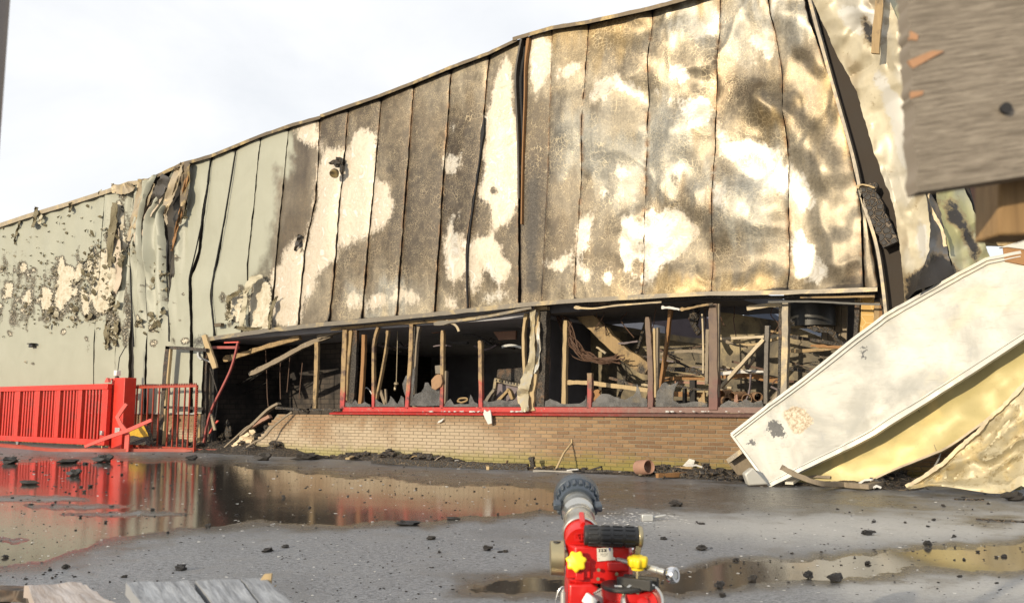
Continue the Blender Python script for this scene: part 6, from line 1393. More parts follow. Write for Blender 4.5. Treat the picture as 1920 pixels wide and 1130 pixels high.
while n < 170:
    px = rg.uniform(0, 1920); py = 856+ (1126-856)*rg.random()**1.1
    if rg.random() < .55: c_ = rg.choice(clus); px = rg.gauss(c_[0], 60); py = rg.gauss(c_[1], 10)
    if not (0 < px < 1920 and 856 < py < 1126): continue
    if 1030 < px < 1240 and py > 1000: continue
    if px > 560 and py < 885+ (px-900)*.03: continue
    if px > 1360 and py < 925: continue
    zn = ('lying in the far damp strip before the gate', 'gate strip') if py < 875 else ('lying in the big red and brown reflecting puddle', 'big puddle') if (px < 1050 and py < 985 - .03*max(0, px-640)) else ('lying in the damp brown strip before the fallen sheets', 'damp strip') if py < 965 else ('lying on the pale dry asphalt at the right', 'pale asphalt') if (px > 1220 and py < 1020) else ('lying in or beside the golden right-hand puddle', 'golden puddle') if px > 1240 else ('lying in the wet corner at the lower left', 'wet corner') if px < 260 else ('lying on the bluish grey asphalt left of the monitor', 'grey asphalt')
    lump(px, py, rg.choice((1.2, 1.4, 1.6, 1.8, 2.2, 2.6, 3.4)), 'small black charcoal crumb ' + zn[0], 'charcoal crumbs: ' + zn[1], sx=rg.uniform(.9, 1.8)); n += 1
crumbs = MB()
for k in range(2400):
    px = rg.uniform(-40, 1960); py = 850 + 280*rg.random()**1.5
    if px > 480 and py < 866+(px-560)*.032: continue
    p = gp(px, py); d = (p-CAM).dot(HF); r = rg.choice((.5, .7, .9, 1.2, 1.7))*d/FPX
    crumbs.lump(p+Vector((0, 0, r*.2)), r, k, (rg.uniform(.8, 2), rg.uniform(.8, 2), .5), .4, (5, 3))
o = crumbs.build('charcoal_crumbs', M['lump'], None, kind='stuff', sm=False); o['label'] = 'tiny charcoal crumbs all over the asphalt'
pale = MB()
for k in range(1500):
    px = rg.uniform(-40, 1960); py = 850 + 280*rg.random()**1.3
    if rg.random() < .25: px = rg.gauss(1200, 60); py = rg.gauss(972, 8)
    if px > 480 and py < 866+(px-560)*.032: continue
    p = gp(px, py); d = (p-CAM).dot(HF); r = rg.choice((.5, .7, .9, 1.3, 1.9))*d/FPX
    pale.lump(p+Vector((0, 0, r*.1)), r, k, (rg.uniform(.8, 2.5), rg.uniform(.8, 2), .25), .4, (5, 3))
o = pale.build('ash_flecks', M['ash_white'], None, kind='stuff', sm=False); o['label'] = 'pale ash flecks all over the asphalt'
mb = MB(); c = gp(1213, 976); mb.box(c+Vector((0, 0, .03)), (RGT, HF, (0, 0, 1)), (.05, .04, .03)); mb.tube([c+RGT*.05+Vector((0, 0, .03)), c+RGT*.17+Vector((0, 0, .05))], .012, 6); single(mb, 'broken_fitting', M['galv'], 'small grey metal fitting lying beyond the monitor grip', 'fitting', bevel=.006)

# ------------------------------------------------------------------ fallen sheets at the right
def plane_grid(L, Rr, nc, nr, p0, nrm, disp):
    t = np.linspace(0, 1, nr); s = np.linspace(0, 1, nc); lx, ly = seam_at(L, s); rx, ry = seam_at(Rr, s)   # L: upper edge, Rr: lower edge, both left to right
    P = np.zeros((nr, nc, 3)); px = lx[None, :]*(1-t[:, None])+rx[None, :]*t[:, None]; py = ly[None, :]*(1-t[:, None])+ry[None, :]*t[:, None]
    D = disp(px, py, s[None, :]+0*px, t[:, None]+0*px)
    for i in range(nr):
        for j in range(nc): P[i, j] = pp(px[i, j], py[i, j], p0, nrm) + nrm*float(D[i, j])
    return P, px, py
def lean_plane(a_px, lean_, yaw=0.0):        # plane through a ground point, parallel to the wall but leaning back
    p0 = gp(*a_px); n = Vector((math.sin(yaw), -math.cos(yaw), lean_)).normalized(); return p0, n
FS = thing('fallen_sheet', 'long pale cladding sheet fallen from the corner, leaning on the ground', 'sheet', gp(1443, 911))
p0, nF = lean_plane((1443, 911), .30, .10)
UE = [(1372, 815), (1440, 762), (1508, 711), (1604, 634), (1664, 590), (1720, 558), (1781, 524), (1850, 487), (1876, 483), (1960, 466), (2060, 430)]
LE = [(1443, 911), (1520, 872), (1639, 813), (1720, 762), (1800, 712), (1920, 633), (2060, 540)]
disp = lambda px, py, s, t: np.clip(np.sin(t*math.pi)*1.6, 0, 1)*np.clip(s*8, 0, 1)*(fbm(px/150, py/110, 131, 2)-.5)*.17 + (1-np.abs(fbm(px/130+py/200, py/90-px/300, 137, 2)*2-1))**14*.016 + .05*np.exp(-((px-1650)/40)**2-((py-730)/50)**2) - .05*np.exp(-((px-1700)/50)**2-((py-700)/40)**2) + .02*np.sin(t*math.pi) - .05*np.exp(-((px-1560)/60)**2-((py-820)/30)**2) + .06*(np.abs(((px*.75+py*.66)/260+.3) % 1*2-1)-.5)*np.exp(-((px-1660)/110)**2)*np.clip(np.sin(t*math.pi)*1.6, 0, 1)
P, px, py = plane_grid(UE, LE, 110, 40, p0, nF, disp)
def fs_mat():
    n = N('fallen_sheet_skin'); co = n.coord(); A = n.sep(n.attr('st').outputs['Color'])
    a = n.noise(co, 1.3, 6, .6, .5); b = n.noise(co, 6, 6, .7); f = n.noise(co, 26, 5, .7)
    c = n.mix(n.step(a, .34, .66), (.34, .335, .305), (.60, .58, .52)); c = n.mix(n.math('MULTIPLY', n.step(n.noise(co, .9, 5, .6, .8), .5, .66), .5), c, (.52, .46, .31))
    c = n.mix(n.math('MULTIPLY', n.step(b, .55, .75), .6), c, (.30, .305, .31)); c = n.mix(n.math('MULTIPLY', n.step(f, .66, .72), .6), c, (.22, .18, .12))
    sk = n.noise(n.coord(scale=(1.0, 1.0, 6.0)), 5, 6, .75, .4); c = n.mix(n.math('MULTIPLY', n.step(sk, .54, .70), .5), c, (.27, .25, .21))
    c = n.mix(n.step(n.math('ADD', A[1], n.math('MULTIPLY', n.math('SUBTRACT', f, .5), 1.4)), .4, .66), c, n.mix(n.step(f, .35, .65), (.26, .19, .115), (.58, .50, .38)))
    c = n.mix(n.step(n.math('ADD', A[0], n.math('MULTIPLY', n.math('SUBTRACT', f, .5), 2.2)), .46, .60), c, n.mix(f, (.02, .02, .022), (.13, .13, .13)))
    n.bump(n.math('ADD', b, n.math('MULTIPLY', f, .4)), .12, .012); return n.set(c, n.math('MULTIPLY_ADD', b, .25, .42), .0)
mb = MB(); mb.slab(P, tuple(nF*-.035))
st_b = poly_mask([[(1438, 800), (1450, 785), (1466, 795), (1477, 815), (1470, 822), (1450, 820)], (1412, 830, 12, 6), (1645, 618, 6, 4), (1702, 692, 6, 3), (1618, 660, 9, 20), (1882, 646, 3, 3)], 4, 2)
st_o = poly_mask([[(1465, 775), (1490, 758), (1510, 765), (1527, 790), (1500, 815), (1488, 815), (1478, 795)]], 4, 2)
hole_x = np.abs(px-1620); st = np.stack([sample(st_b, px, py)*np.where((hole_x < 14) & (py > 640) & (py < 690), .62, 1), sample(st_o, px, py), 0*px, 0*px+1], -1).reshape(-1, 4)
pad = np.tile(np.array([[0, 0, 0, 1.]]), (len(mb.v)-len(st), 1)); mb.build('skin', fs_mat(), FS, attrs={'st': np.concatenate([st, pad])}, ang=50)
def edge_on(P, row, w, h, off=0.0, j0=0, j1=None):
    pts = [Vector(p)+nF*off for p in P[row, j0:j1]]
    mb = MB(); mb.bar(pts, w, h, nF); return mb
edge_on(P, 0, .04, .06, .0).build('edge_fold', M['sheet_white'], FS, 'folded upper edge')
edge_on(P, 2, .015, .02, .02).build('edge_bead', M['sheet_white'], FS)
edge_on(P, -1, .05, .07, .0).build('edge_fold', M['sheet_white'], FS, 'folded lower edge')
edge_on(P, -3, .012, .012, .012).build('edge_bead', M['sheet_white'], FS)
mb = MB(); mb.bar([Vector(p) for p in P[:, 0]], .03, .05, nF); mb.build('end_fold', M['sheet_white'], FS)
# second, yellowed sheet below it
FY = thing('fallen_sheet', 'yellowed cladding sheet lying in the shade right under the pale one', 'sheet', gp(1600, 902))
p0y, nY = lean_plane((1600, 913), .34, .06)
UEy = [(1470, 897), (1560, 850), (1640, 805), (1720, 755), (1800, 705), (1920, 625), (2060, 530)]
LEy = [(1500, 905), (1560, 902), (1632, 902), (1700, 872), (1763, 846), (1805, 820), (1852, 789), (1920, 725), (2060, 610)]
P2, px, py = plane_grid(UEy, LEy, 70, 24, p0y, nY, lambda px, py, s, t: (fbm(px/90, py/70, 141, 3)-.5)*.14 + .03*np.sin(t*3.1))
mb = MB(); mb.slab(P2, tuple(nY*-.04)); mb.build('skin', M['sheet_yellow'], FY, ang=50)
mb = MB(); mb.bar([Vector(p) for p in P2[-1, 14:]], .025, .05, nY); mb.build('edge_fold', M['trim_pale'], FY)
mb = MB(); q = [pp(x, y, p0y, nY)+nY*.02 for x, y in ((1712, 752), (1735, 790), (1756, 845))]; mb.bar(q, .006, .006, nY); mb.build('panel_joint', M['trim'], FY)
# crumpled sheet in the right corner
p0c, nC = lean_plane((1830, 932), .16, -.05)
UEc = [(1700, 912), (1730, 896), (1774, 866), (1800, 840), (1837, 809), (1850, 790), (1880, 765), (1925, 718), (2050, 640)]
LEc = [(1705, 917), (1750, 912), (1780, 914), (1820, 920), (1860, 926), (1890, 926), (1915, 910), (1960, 930), (2050, 930)]
P3, px, py = plane_grid(UEc, LEc, 70, 44, p0c, nC, lambda px, py, s, t: np.sin(np.clip(t, 0, 1)*math.pi)*((fbm(px/90, py/80, 151, 2)-.5)*.40 + (1-np.abs(fbm(px/75+py/60, py/70-px/200, 157, 2)*2-1))**12*.10 + .10*(np.abs(((px*.6+py*.8)/70+fbm(px/60, py/60, 163, 2)*1.5) % 1*2-1)-.5)*smooth(fbm(px/70, py/70, 165, 2), .36, .5)*1.5 + (fbm(px/14, py/12, 158, 3)-.5)*.035) + .16*smooth(t, .72, .95)*np.sin(np.clip((px-1700)/70, 0, 3.1)))
mb = MB(); mb.slab(P3, tuple(nC*-.03)); single(mb, 'crumpled_sheet', M['sheet_mottled'], 'crumpled mottled golden sheet lying in the lower right corner', 'sheet', ang=30)
mb = MB(); mb.bar([Vector(p)+nC*.02 for p in P3[0, :52]], .04, .05, nC, jit=.006); single(mb, 'sheet_rim', M['trim_pale'], 'pale rolled rim along the upper edge of the crumpled sheet', 'rim')
# box end at the upper right
mb = MB(); q = [pp(x, y, p0, nF)+nF*.04 for x, y in ((1880, 466), (1990, 478), (1990, 512), (1884, 492))]; mb.prism(q, nF*-.35); single(mb, 'folded_box_end', M['wood_orange'], 'open box-shaped fold of golden sheet at the top of the fallen sheet', 'fold', sm=False)
mb = MB(); q = [pp(x, y, p0, nF)+nF*.06 for x, y in ((1874, 468), (1925, 452), (1990, 452), (1990, 480), (1890, 467))]; mb.prism(q, nF*-.03); single(mb, 'folded_flap', M['sheet_white'], 'pale flap folded over the golden box end at the right edge', 'flap', sm=False)
# timber and scraps at the foot of the fallen sheets
mb = MB(); P = [gp(1470, 905, .0)+Vector((0, -.15, 0)), gp(1500, 900), gp(1560, 912), gp(1620, 918)]
a = pp(1464, 875, p0-nF*-.12, nF)+nF*.10; pts = [dp(1464, 875, 10.75), dp(1498, 892, 10.7), dp(1535, 905, 10.7), gp(1580, 915)+Vector((0, 0, .05)), gp(1625, 919)+Vector((0, 0, .05)), gp(1662, 913)+Vector((0, 0, .06))]
mb = MB(); mb.bar(catmull(pts, 5), .085, .06, (0, 0, 1), jit=.006); single(mb, 'curved_timber', M['wood_grey'], 'curved greyish timber lying before the fallen sheets', 'timber')
mb = MB(); p = gp(1640, 908); mb.slab(np.array([[list(p+Vector((-.35+.15*i, .06*j, .05+.10*math.sin(i*.8)*(1-j*.3)+.02*j))) for i in range(6)] for j in range(3)]), (0, .01, -.01)); single(mb, 'torn_scrap', M['galv'], 'grey crumpled scrap on the end of the curved timber', 'scrap')
mb = MB(); mb.bar([gp(1480, 913)+Vector((0, .0, .05)), gp(1515, 900)+Vector((0, 0, .12)), gp(1560, 886)+Vector((0, 0, .22))], .10, .03, (0, 0, 1)); single(mb, 'broken_board', M['sheet_white'], 'pale board end sticking out under the tip of the fallen sheet', 'board')
mb = MB(); mb.prism([dp(x, y, 11.3) for x, y in ((1396, 888), (1412, 876), (1442, 908), (1404, 910))], HF*.15); single(mb, 'bent_bracket', M['sheet_white'], 'bent pale corner piece under the left tip of the fallen sheet', 'bracket', bevel=.02)
mb = MB(); mb.bar([dp(1366, 864, 11.9), dp(1392, 845, 11.8)], .10, .06, (0, 0, 1)); single(mb, 'board_stub', M['trim_grey'], 'whitish board stub sticking out left of the fallen sheet', 'board')
mb = MB(); mb.bar([dp(1376, 880, 12.0), dp(1410, 856, 11.9)], .28, .05, HF); single(mb, 'board_stub', M['wood_grey'], 'brown board behind the whitish stub', 'board')
mb = MB(); P = catmull([dp(x, y, 11.9) for x, y in ((1352, 880), (1375, 890), (1410, 898))], 4); mb.bar(P, .16, .05, (0, 0, 1), jit=.02); single(mb, 'charred_plank', M['char'], 'charred plank at the foot of the wall left of the fallen sheet', 'plank')
mb = MB(); mb.tube(catmull([wp(x, y, -.4) for x, y in ((1764, 846), (1760, 860), (1752, 874))], 4), .010, 5); single(mb, 'pale_string', M['galv'], 'pale string hanging below the yellowed sheet', 'string')
mb = MB(); mb.tube(catmull([gp(x, y, 0)+Vector((0, 0, .1-.02*i)) for i, (x, y) in enumerate(((1672, 890), (1682, 891), (1683, 899)))], 4), .02, 5); single(mb, 'bent_tube', M['ash_white'], 'short white bent tube on the debris under the yellowed sheet', 'tube')
groundbar('thin_rod', [(1790, 937), (1845, 938)], .03, .02, 'char', 'thin black rod lying on the asphalt before the crumpled sheet', 'rod')
groundbar('thin_rod', [(1830, 974), (1960, 982)], .03, .015, 'char', 'black rod lying in the strip puddle at the right edge', 'rod')
# ------------------------------------------------------------------ the fire monitor in the foreground
DM = 2.40
def mp(x, y, d=0.0): return dp(x, y, DM+d)
PX = DM/FPX                                   # metres per photo pixel at the monitor
UZ = Vector((0, 0, 1))
zb = mp(1120, 1092).z
MON = thing('fire_monitor', 'red portable fire monitor with black grip, yellow knobs and steel barrel pointing at the building', 'fire monitor', Vector((mp(1120, 1092).x, mp(1120, 1092).y, 0)))
def lathe_on(a, b, prof, seg=32):             # profile as (fraction of a->b, radius in pixels)
    a, b = Vector(a), Vector(b); L = (b-a).length
    mb = MB(); mb.lathe(a, b-a, [(t*L, r*PX) for t, r in prof], seg); return mb
# barrel: rises away from the body
bA, bB = mp(1091, 1018, .02), mp(1083, 948, .30)
ax = (bB-bA).normalized(); Lb = (bB-bA).length
lathe_on(bA, bB, [(-.02, 30), (0, 31), (.16, 30), (.20, 30), (.20, 32), (.24, 32)]).build('elbow', M['fire_red'], MON)
lathe_on(bA, bB, [(.20, 33), (.21, 35), (.30, 35), (.34, 32.5), (.40, 30.5), (.50, 29), (.56, 28.5), (.56, 31), (.62, 31), (.64, 29), (.72, 29), (.76, 33), (.80, 33), (.82, 31.5), (.95, 31.5), (1.0, 33), (1.02, 36), (1.08, 36), (1.08, 30)]).build('barrel', M['steel'], MON)
cB = bB + ax*.02
lathe_on(cB, cB+ax*.10, [(-.25, 38), (-.2, 40), (.2, 41), (.32, 45), (.34, 47), (.70, 49), (.80, 47), (.95, 44), (.95, 34), (.2, 33)]).build('coupling', M['black_blue'], MON)
a1 = ax.orthogonal().normalized(); a2 = ax.cross(a1)
for k in range(20):
    th_ = 2*math.pi*k/20; r = 42.5*PX; mb = MB(); rd = a1*math.cos(th_)+a2*math.sin(th_)
    mb.box(cB+ax*.016+rd*r, (ax, rd, ax.cross(rd)), (.020, .0045, .0055)); mb.build('grip_rib', M['black_blue'], MON, bevel=.002)
for x, y in ((1045, 946), (1121, 949)):
    p = mp(x, y, .26); mb = MB(); mb.box(p, (RGT, ax, RGT.cross(ax)), (.012, .022, .010)); mb.build('lug', M['black_blue'], MON, bevel=.004)
mb = MB(); mb.box(mp(1091.5, 981, .055), (RGT, ax, RGT.cross(ax)), (4.9*PX, .038, .020)); mb.build('rib', M['fire_red'], MON, bevel=.003)
# embossed square on the elbow
e0 = mp(1084, 1006, -.005); nrm = (CAM-e0).normalized()
mb = MB()
for k in range(4):
    c, s_ = math.cos(k*math.pi/2), math.sin(k*math.pi/2); u = RGT*c + UZ*s_; v = -RGT*s_ + UZ*c
    mb.box(e0+u*6*PX, (v, u, nrm), (6.5*PX, .9*PX, .002))
mb.bar([e0-RGT*3*PX+UZ*2*PX, e0-UZ*1.5*PX, e0+RGT*3*PX+UZ*2*PX], .9*PX, .004, nrm); mb.bar([e0-RGT*3*PX-UZ*4*PX, e0+RGT*3*PX-UZ*4*PX], .9*PX, .004, nrm)
mb.build('embossed_mark', M['fire_red'], MON, sm=False)
# body
def rounded(x0, x1, y0, y1, d0, d1, name, mat, bev=.006, parent=MON, label=None):
    mb = MB(); mb.prism([mp(x0, y1, d0), mp(x1, y1, d0), mp(x1, y0, d0), mp(x0, y0, d0)], HF*(d1-d0)); return mb.build(name, M[mat], parent, label, bevel=bev, segs=3)
cb = mp(1123, 1056, .05); W2 = 59*PX
mb = MB(); oct_ = []
for sx, sd in ((-1, -.55), (-.82, -.95), (.55, -1), (.86, -.8), (1, -.45), (1, .7), (.7, 1), (-.7, 1), (-1, .7)): oct_.append(cb + RGT*sx*W2 + HF*sd*.075)
zt_, zl = mp(1123, 1021).z, mp(1123, 1091).z
mb.prism([Vector((p.x, p.y, zl)) for p in oct_], (0, 0, zt_-zl)); BODY = mb.build('body', M['fire_red'], MON, bevel=.006, segs=3)
rounded(1062, 1108, 1050, 1084, -.033, .0, 'body_step', 'fire_red', .004)
rounded(1138, 1180, 1053, 1071, -.036, .0, 'body_step', 'fire_red', .004)
rounded(1079, 1096, 1071, 1088, -.044, -.02, 'body_step', 'fire_red', .003)
for x, y in ((1122, 1067), (1121, 1084), (1156, 1075)):
    mb = MB(); p = mp(x, y, -.034); mb.lathe(p, -HF, [(0, .0045), (.006, .0045), (.006, .002)], 12); mb.build('screw', M['brass'], MON)
mb = MB(); lathe_on(mp(1122, 1091, .05), mp(1122, 1096, .05), [(0, 55), (1, 55)]).build('swivel_ring', M['blackmetal'], MON)
# label
q = [mp(x, y, -.031) for x, y in ((1119, 1027), (1149, 1026), (1149.5, 1043), (1154, 1045), (1154, 1049), (1120, 1051.5))]
mb = MB(); mb.prism(q, HF*.003); ST = mb.build('sticker', M['sticker'], MON, sm=False)
mb = MB()
for x, w in ((1122.5, 3), (1127, 4), (1132, 4.4), (1135.8, 1.2)):
    mb.prism([mp(a, b, -.0322) for a, b in ((x, 1034), (x+w, 1034), (x+w, 1032.6), (x, 1032.6))], HF*.001); mb.prism([mp(a, b, -.0322) for a, b in ((x, 1030), (x+w, 1030), (x+w, 1028.6), (x, 1028.6))], HF*.001); mb.prism([mp(a, b, -.0322) for a, b in ((x+w*.35, 1032.6), (x+w*.75, 1032.6), (x+w*.75, 1030), (x+w*.35, 1030))], HF*.001)
for y, x0, x1 in ((1037, 1126, 1140), (1039.3, 1126, 1139), (1042, 1129, 1136), (1046.5, 1122, 1124)):
    mb.prism([mp(a, b, -.0322) for a, b in ((x0, y+.5), (x1, y+.5), (x1, y), (x0, y))], HF*.001)
mb.build('print', M['ink'], ST, sm=False)
mb = MB(); mb.prism([mp(a, b, -.0322) for a, b in ((1141, 1027), (1144.6, 1027), (1144, 1033.5), (1142.6, 1031.5))], HF*.001); mb.build('blue_mark', M['blue_ink'], ST, sm=False)
# black grip with dimples
g0, g1 = mp(1095.5, 1002.5, -.03), mp(1196, 1006, -.03); gd = (g1-g0).normalized(); gl = (g1-g0).length; gr = 18*PX
mb = MB(); prof = [(0, gr*.7), (0, gr*.96), (.004, gr)]
for k in range(4):
    a = .006+(gl-.012)*k/4; b = .006+(gl-.012)*(k+1)/4; prof += [(a+.002, gr), (a+.006, gr*.985), (b-.006, gr*.985), (b-.002, gr)]
prof += [(gl-.004, gr), (gl, gr*.96), (gl, gr*.7)]
mb.lathe(g0, gd, prof, 28); GR = mb.build('grip', M['rubber'], MON)
u1 = gd.orthogonal().normalized(); u2 = gd.cross(u1)
for k in range(4):
    for j in range(12):
        th_ = 2*math.pi*(j+.5*(k % 2)*0)/12; rd = u1*math.cos(th_)+u2*math.sin(th_); c = g0+gd*(.006+(gl-.012)*(k+.5)/4)+rd*gr*.99
        mb = MB(); mb.box(c, (gd, rd, gd.cross(rd)), (gl*.088, .0022, gr*.15)); mb.build('pad', M['rubber'], GR, bevel=.0015)
mb = MB(); mb.lathe(g1, gd, [(0, 19.5*PX), (.008, 19.5*PX), (.012, 17*PX)], 26); p = g1+gd*.006
mb.prism([mp(x, y, -.045) for x, y in ((1196, 1004), (1206, 1004), (1205, 1016), (1200, 1042), (1189, 1042), (1193, 1020))], HF*.03); mb.build('grip_bracket', M['brass'], MON, bevel=.002)
# left drum
d0, d1 = mp(1031.5, 1045, .03), mp(1057.5, 1045, .03)
lathe_on(d0, d1, [(0, 27), (.03, 30.5), (.97, 31.5), (1, 30), (1, 14), (1.35, 14)]).build('side_disc', M['brass'], MON)
mb = MB(); mb.lathe(mp(1044.5, 1015.5, .02), UZ, [(-.01, 7*PX), (.002, 7*PX)], 16); mb.build('disc_hole', M['rubber'], MON)
lathe_on(mp(1181, 1034, .03), mp(1190, 1034, .03), [(0, 9), (.7, 9), (1, 7)]).build('side_bolt', M['chrome'], MON)
# star knobs
def star(c, axis, r, h, name, up=None):
    axis = Vector(axis).normalized(); u = axis.orthogonal().normalized(); v = axis.cross(u); n = 56; rings = []
    for t, k in ((0, .80), (.15, .96), (.75, 1), (.92, .93), (1, .80)):
        rings.append([Vector(c)+axis*h*t+(u*math.cos(2*math.pi*i/n)+v*math.sin(2*math.pi*i/n))*r*k*(1+.11*math.cos(7*2*math.pi*i/n)) for i in range(n)])
    mb = MB(); mb.sweep(rings); return mb.build(name, M['yellow'], MON, ang=50)
star(mp(1081, 1053, -.036), -HF*.9-RGT*.12+UZ*.25, 17.5*PX, .020, 'star_knob')
lathe_on(mp(1081, 1054, .0), mp(1081, 1053, -.036), [(0, 8), (1, 8)]).build('knob_stem', M['fire_red'], MON)
k2 = mp(1195.5, 1061, -.08)
star(k2, UZ*1+HF*-.12, 17*PX, 17*PX, 'star_knob')
lathe_on(k2-UZ*6*PX, k2+UZ*1*PX, [(0, 11), (1, 12)]).build('knob_collar', M['yellow'], MON)
lathe_on(k2-UZ*22*PX, k2, [(0, 4), (1, 4)]).build('knob_stem', M['brass'], MON)
# T lever with ring end
la, lb = mp(1155, 1047, -.02), mp(1246, 1072, -.10)
lathe_on(la, lb, [(0, 3.4), (.02, 4.2), (.60, 4.4), (.62, 5.8), (.86, 6.2), (.87, 5), (.93, 5.5), (1, 5.5)], 16).build('lever_rod', M['galv'], MON)
rc = mp(1261, 1077, -.10); rax = (RGT*.75-HF*.62+UZ*.15).normalized()
mb = MB(); mb.lathe(rc-rax*.010, rax, [(0, 8*PX), (0, 13*PX), (.006, 14.5*PX), (.014, 14.5*PX), (.020, 13*PX), (.020, 8*PX), (.0, 8*PX)], 28, cap=False); mb.build('lever_ring', M['chrome'], MON)
mb = MB(); mb.lathe(rc-rax*.009, rax, [(0, 7.5*PX), (.018, 7.0*PX), (.018, 3*PX)], 20); mb.build('ring_insert', M['steel'], MON)
# clamp block and dark plate
pc = mp(1169, 1094, -.08)
mb = MB(); n = 40; rr = 40*PX; mb.prism([pc+RGT*math.cos(2*math.pi*i/n)*rr+HF*math.sin(2*math.pi*i/n)*rr*1.2 for i in range(n)], UZ*-7*PX); mb.build('dark_plate', M['blackmetal'], MON, bevel=.003)
mb = MB(); mb.box(pc-RGT*12*PX-HF*.03+UZ*.001, (RGT, HF, UZ), (6*PX, .006, .0012)); mb.build('plate_mark', M['white'], MON, sm=False)
bc = mp(1196, 1091, -.10); bx = (RGT*.84-HF*.54).normalized(); by = UZ.cross(bx)
mb = MB(); mb.box(bc+by*.020, (bx, by, UZ), (32*PX, .007, 9*PX)); mb.box(bc-by*.020, (bx, by, UZ), (32*PX, .007, 9*PX)); mb.box(bc-UZ*6*PX, (bx, by, UZ), (31.5*PX, .014, 3*PX)); mb.box(bc-bx*20*PX+UZ*3*PX, (bx, by, UZ), (10*PX, .0135, 5*PX)); mb.build('clamp_block', M['blackmetal'], MON, bevel=.002)
# lower bodies
mb = MB(); P = [mp(1066, 1093, -.03), mp(1108, 1093, -.03), mp(1126, 1104, -.03), mp(1136, 1150, -.03), mp(1064, 1150, -.03)]; mb.prism(P, HF*.16); mb.build('lower_body', M['fire_red'], MON, bevel=.008, segs=3)
lathe_on(mp(1180, 1100, -.06), mp(1180, 1150, -.06), [(0, 47), (.05, 49), (.34, 49), (.36, 47), (1, 46)]).build('valve_body', M['fire_red'], MON)
pr = mp(1205, 1128, -.13); rax = (-HF*.80+UZ*.55).normalized(); mb = MB(); mb.lathe(pr, rax, [(-.02, 38*PX), (.004, 38*PX), (.012, 35*PX), (.014, 31*PX), (.004, 27*PX), (-.02, 27*PX)], 40, cap=False); mb.build('valve_ring', M['steel'], MON)
mb = MB(); mb.lathe(pr-rax*.012, rax, [(0, 27*PX), (.006, 26*PX), (.008, 10*PX), (.016, 9*PX), (.018, 3*PX)], 30); mb.build('valve_cover', M['fire_red'], MON)
for x in (1164, 1179, 1191):
    mb = MB(); mb.lathe(mp(x+4, 1111-(x-1164)*.02, -.125), -HF, [(0, .004), (.005, .004)], 10); mb.build('screw', M['brass'], MON)
# scale plate and pale connector at the bottom
sp = [mp(x, y, -.045) for x, y in ((1112, 1112), (1126, 1103), (1135, 1101), (1137, 1125), (1124, 1140))]; mb = MB(); mb.prism(sp, HF*.012); SC = mb.build('scale_plate', M['galv'], MON, bevel=.001)
mb = MB()
for k in range(6): 
    a = Vector((1112.5+k*3.4, 1111-k*1.6)); mb.prism([mp(a.x+dx, a.y+dy, -.0465) for dx, dy in ((0, 2.8), (1.9, 1.8), (1.9, -.6), (0, .4))], HF*.001)
mb.build('scale_ticks', M['ink'], SC, sm=False)
mb = MB(); c = mp(1107, 1125, -.07); u = (RGT*.8+UZ*-.5-HF*.3).normalized(); v = u.cross(HF).normalized(); mb.box(c, (u, v, u.cross(v)), (12*PX, 9*PX, .014)); mb.build('connector', M['white'], MON, bevel=.003)
mb = MB(); mb.box(c+u*13*PX, (u, v, u.cross(v)), (4*PX, 7*PX, .011)); mb.build('connector_plug', M['blackmetal'], MON, bevel=.002)
# spring pin at the left
lathe_on(mp(1056, 1142, -.02), mp(1056, 1098, -.02), [(0, 5.5), (.75, 5.5), (.78, 3.4), (.97, 3.2), (1, 2)]).build('spring_pin', M['galv'], MON)
mb = MB(); mb.tube(catmull([mp(x, y, -.03) for x, y in ((1055, 1099), (1049, 1104), (1045, 1114), (1042, 1128), (1044, 1140))], 5), .0022, 6); mb.build('pin_loop', M['chrome'], MON)
# below the frame: base, inlet and legs down to the ground
zl_ = mp(1120, 1148).z; cx_ = mp(1110, 1148, .06); cx_ = Vector((cx_.x, cx_.y, 0))
mb = MB(); mb.lathe(cx_+UZ*.12, UZ, [(0, .07), (.02, .085), (.10, .085), (.14, .06), (zl_-.12, .06)], 28); mb.build('base_column', M['fire_red'], MON)
for k in range(4):
    th_ = AZ+math.pi/4+k*math.pi/2; d_r = Vector((math.cos(th_), math.sin(th_), 0)); mb = MB(); mb.bar([cx_+d_r*.06+UZ*.20, cx_+d_r*.26+UZ*.10, cx_+d_r*.42+UZ*.012], .035, .024, UZ); mb.build('leg', M['steel'], MON)
mb = MB(); mb.lathe(cx_+UZ*.19, -HF, [(0, .045), (.16, .045), (.16, .055), (.20, .055), (.20, .03)], 24); mb.build('inlet', M['steel'], MON)

# ------------------------------------------------------------------ broken fence boards close to the camera
def board_st(P, nv):
    n, m = P.shape[:2]; L = np.linalg.norm(P[0, 0]-P[0, -1]); H = np.linalg.norm(P[0, 0]-P[-1, 0]); s = np.linspace(0, L, m)[None, :]+np.zeros((n, m)); t = np.linspace(0, H, n)[:, None]+np.zeros((n, m))
    a = np.stack([s+float(P[0, 0, 0])*3, t, 0*s, 0*s+1], -1).reshape(-1, 4); out = np.zeros((nv, 4)); out[:, 3] = 1; out[:len(a)] = a; out[len(a):2*len(a)] = a; return out
def board_quad(corners, depth_off, nu, nv, ragged=None, sag=0.0):
    P = np.zeros((nv, nu, 3)); A, B, C_, D_ = [Vector(c) for c in corners]        # A top-left, B top-right, C bottom-right, D bottom-left
    for i in range(nv):
        for j in range(nu):
            s, t = j/(nu-1), i/(nv-1); p = A.lerp(B, s).lerp(D_.lerp(C_, s), t)
            if ragged and j < 3: p = p + (B-A).normalized()*ragged(t)*(1-j/3)
            P[i, j] = p
    return P
dT = .85
BRD = thing('fence_board', 'weathered grey fence board with a splintered end in the upper right corner', 'board', dp(2200, 300, dT))
rg = random.Random(31); rv = [rg.uniform(-.004, .004) for _ in range(60)]
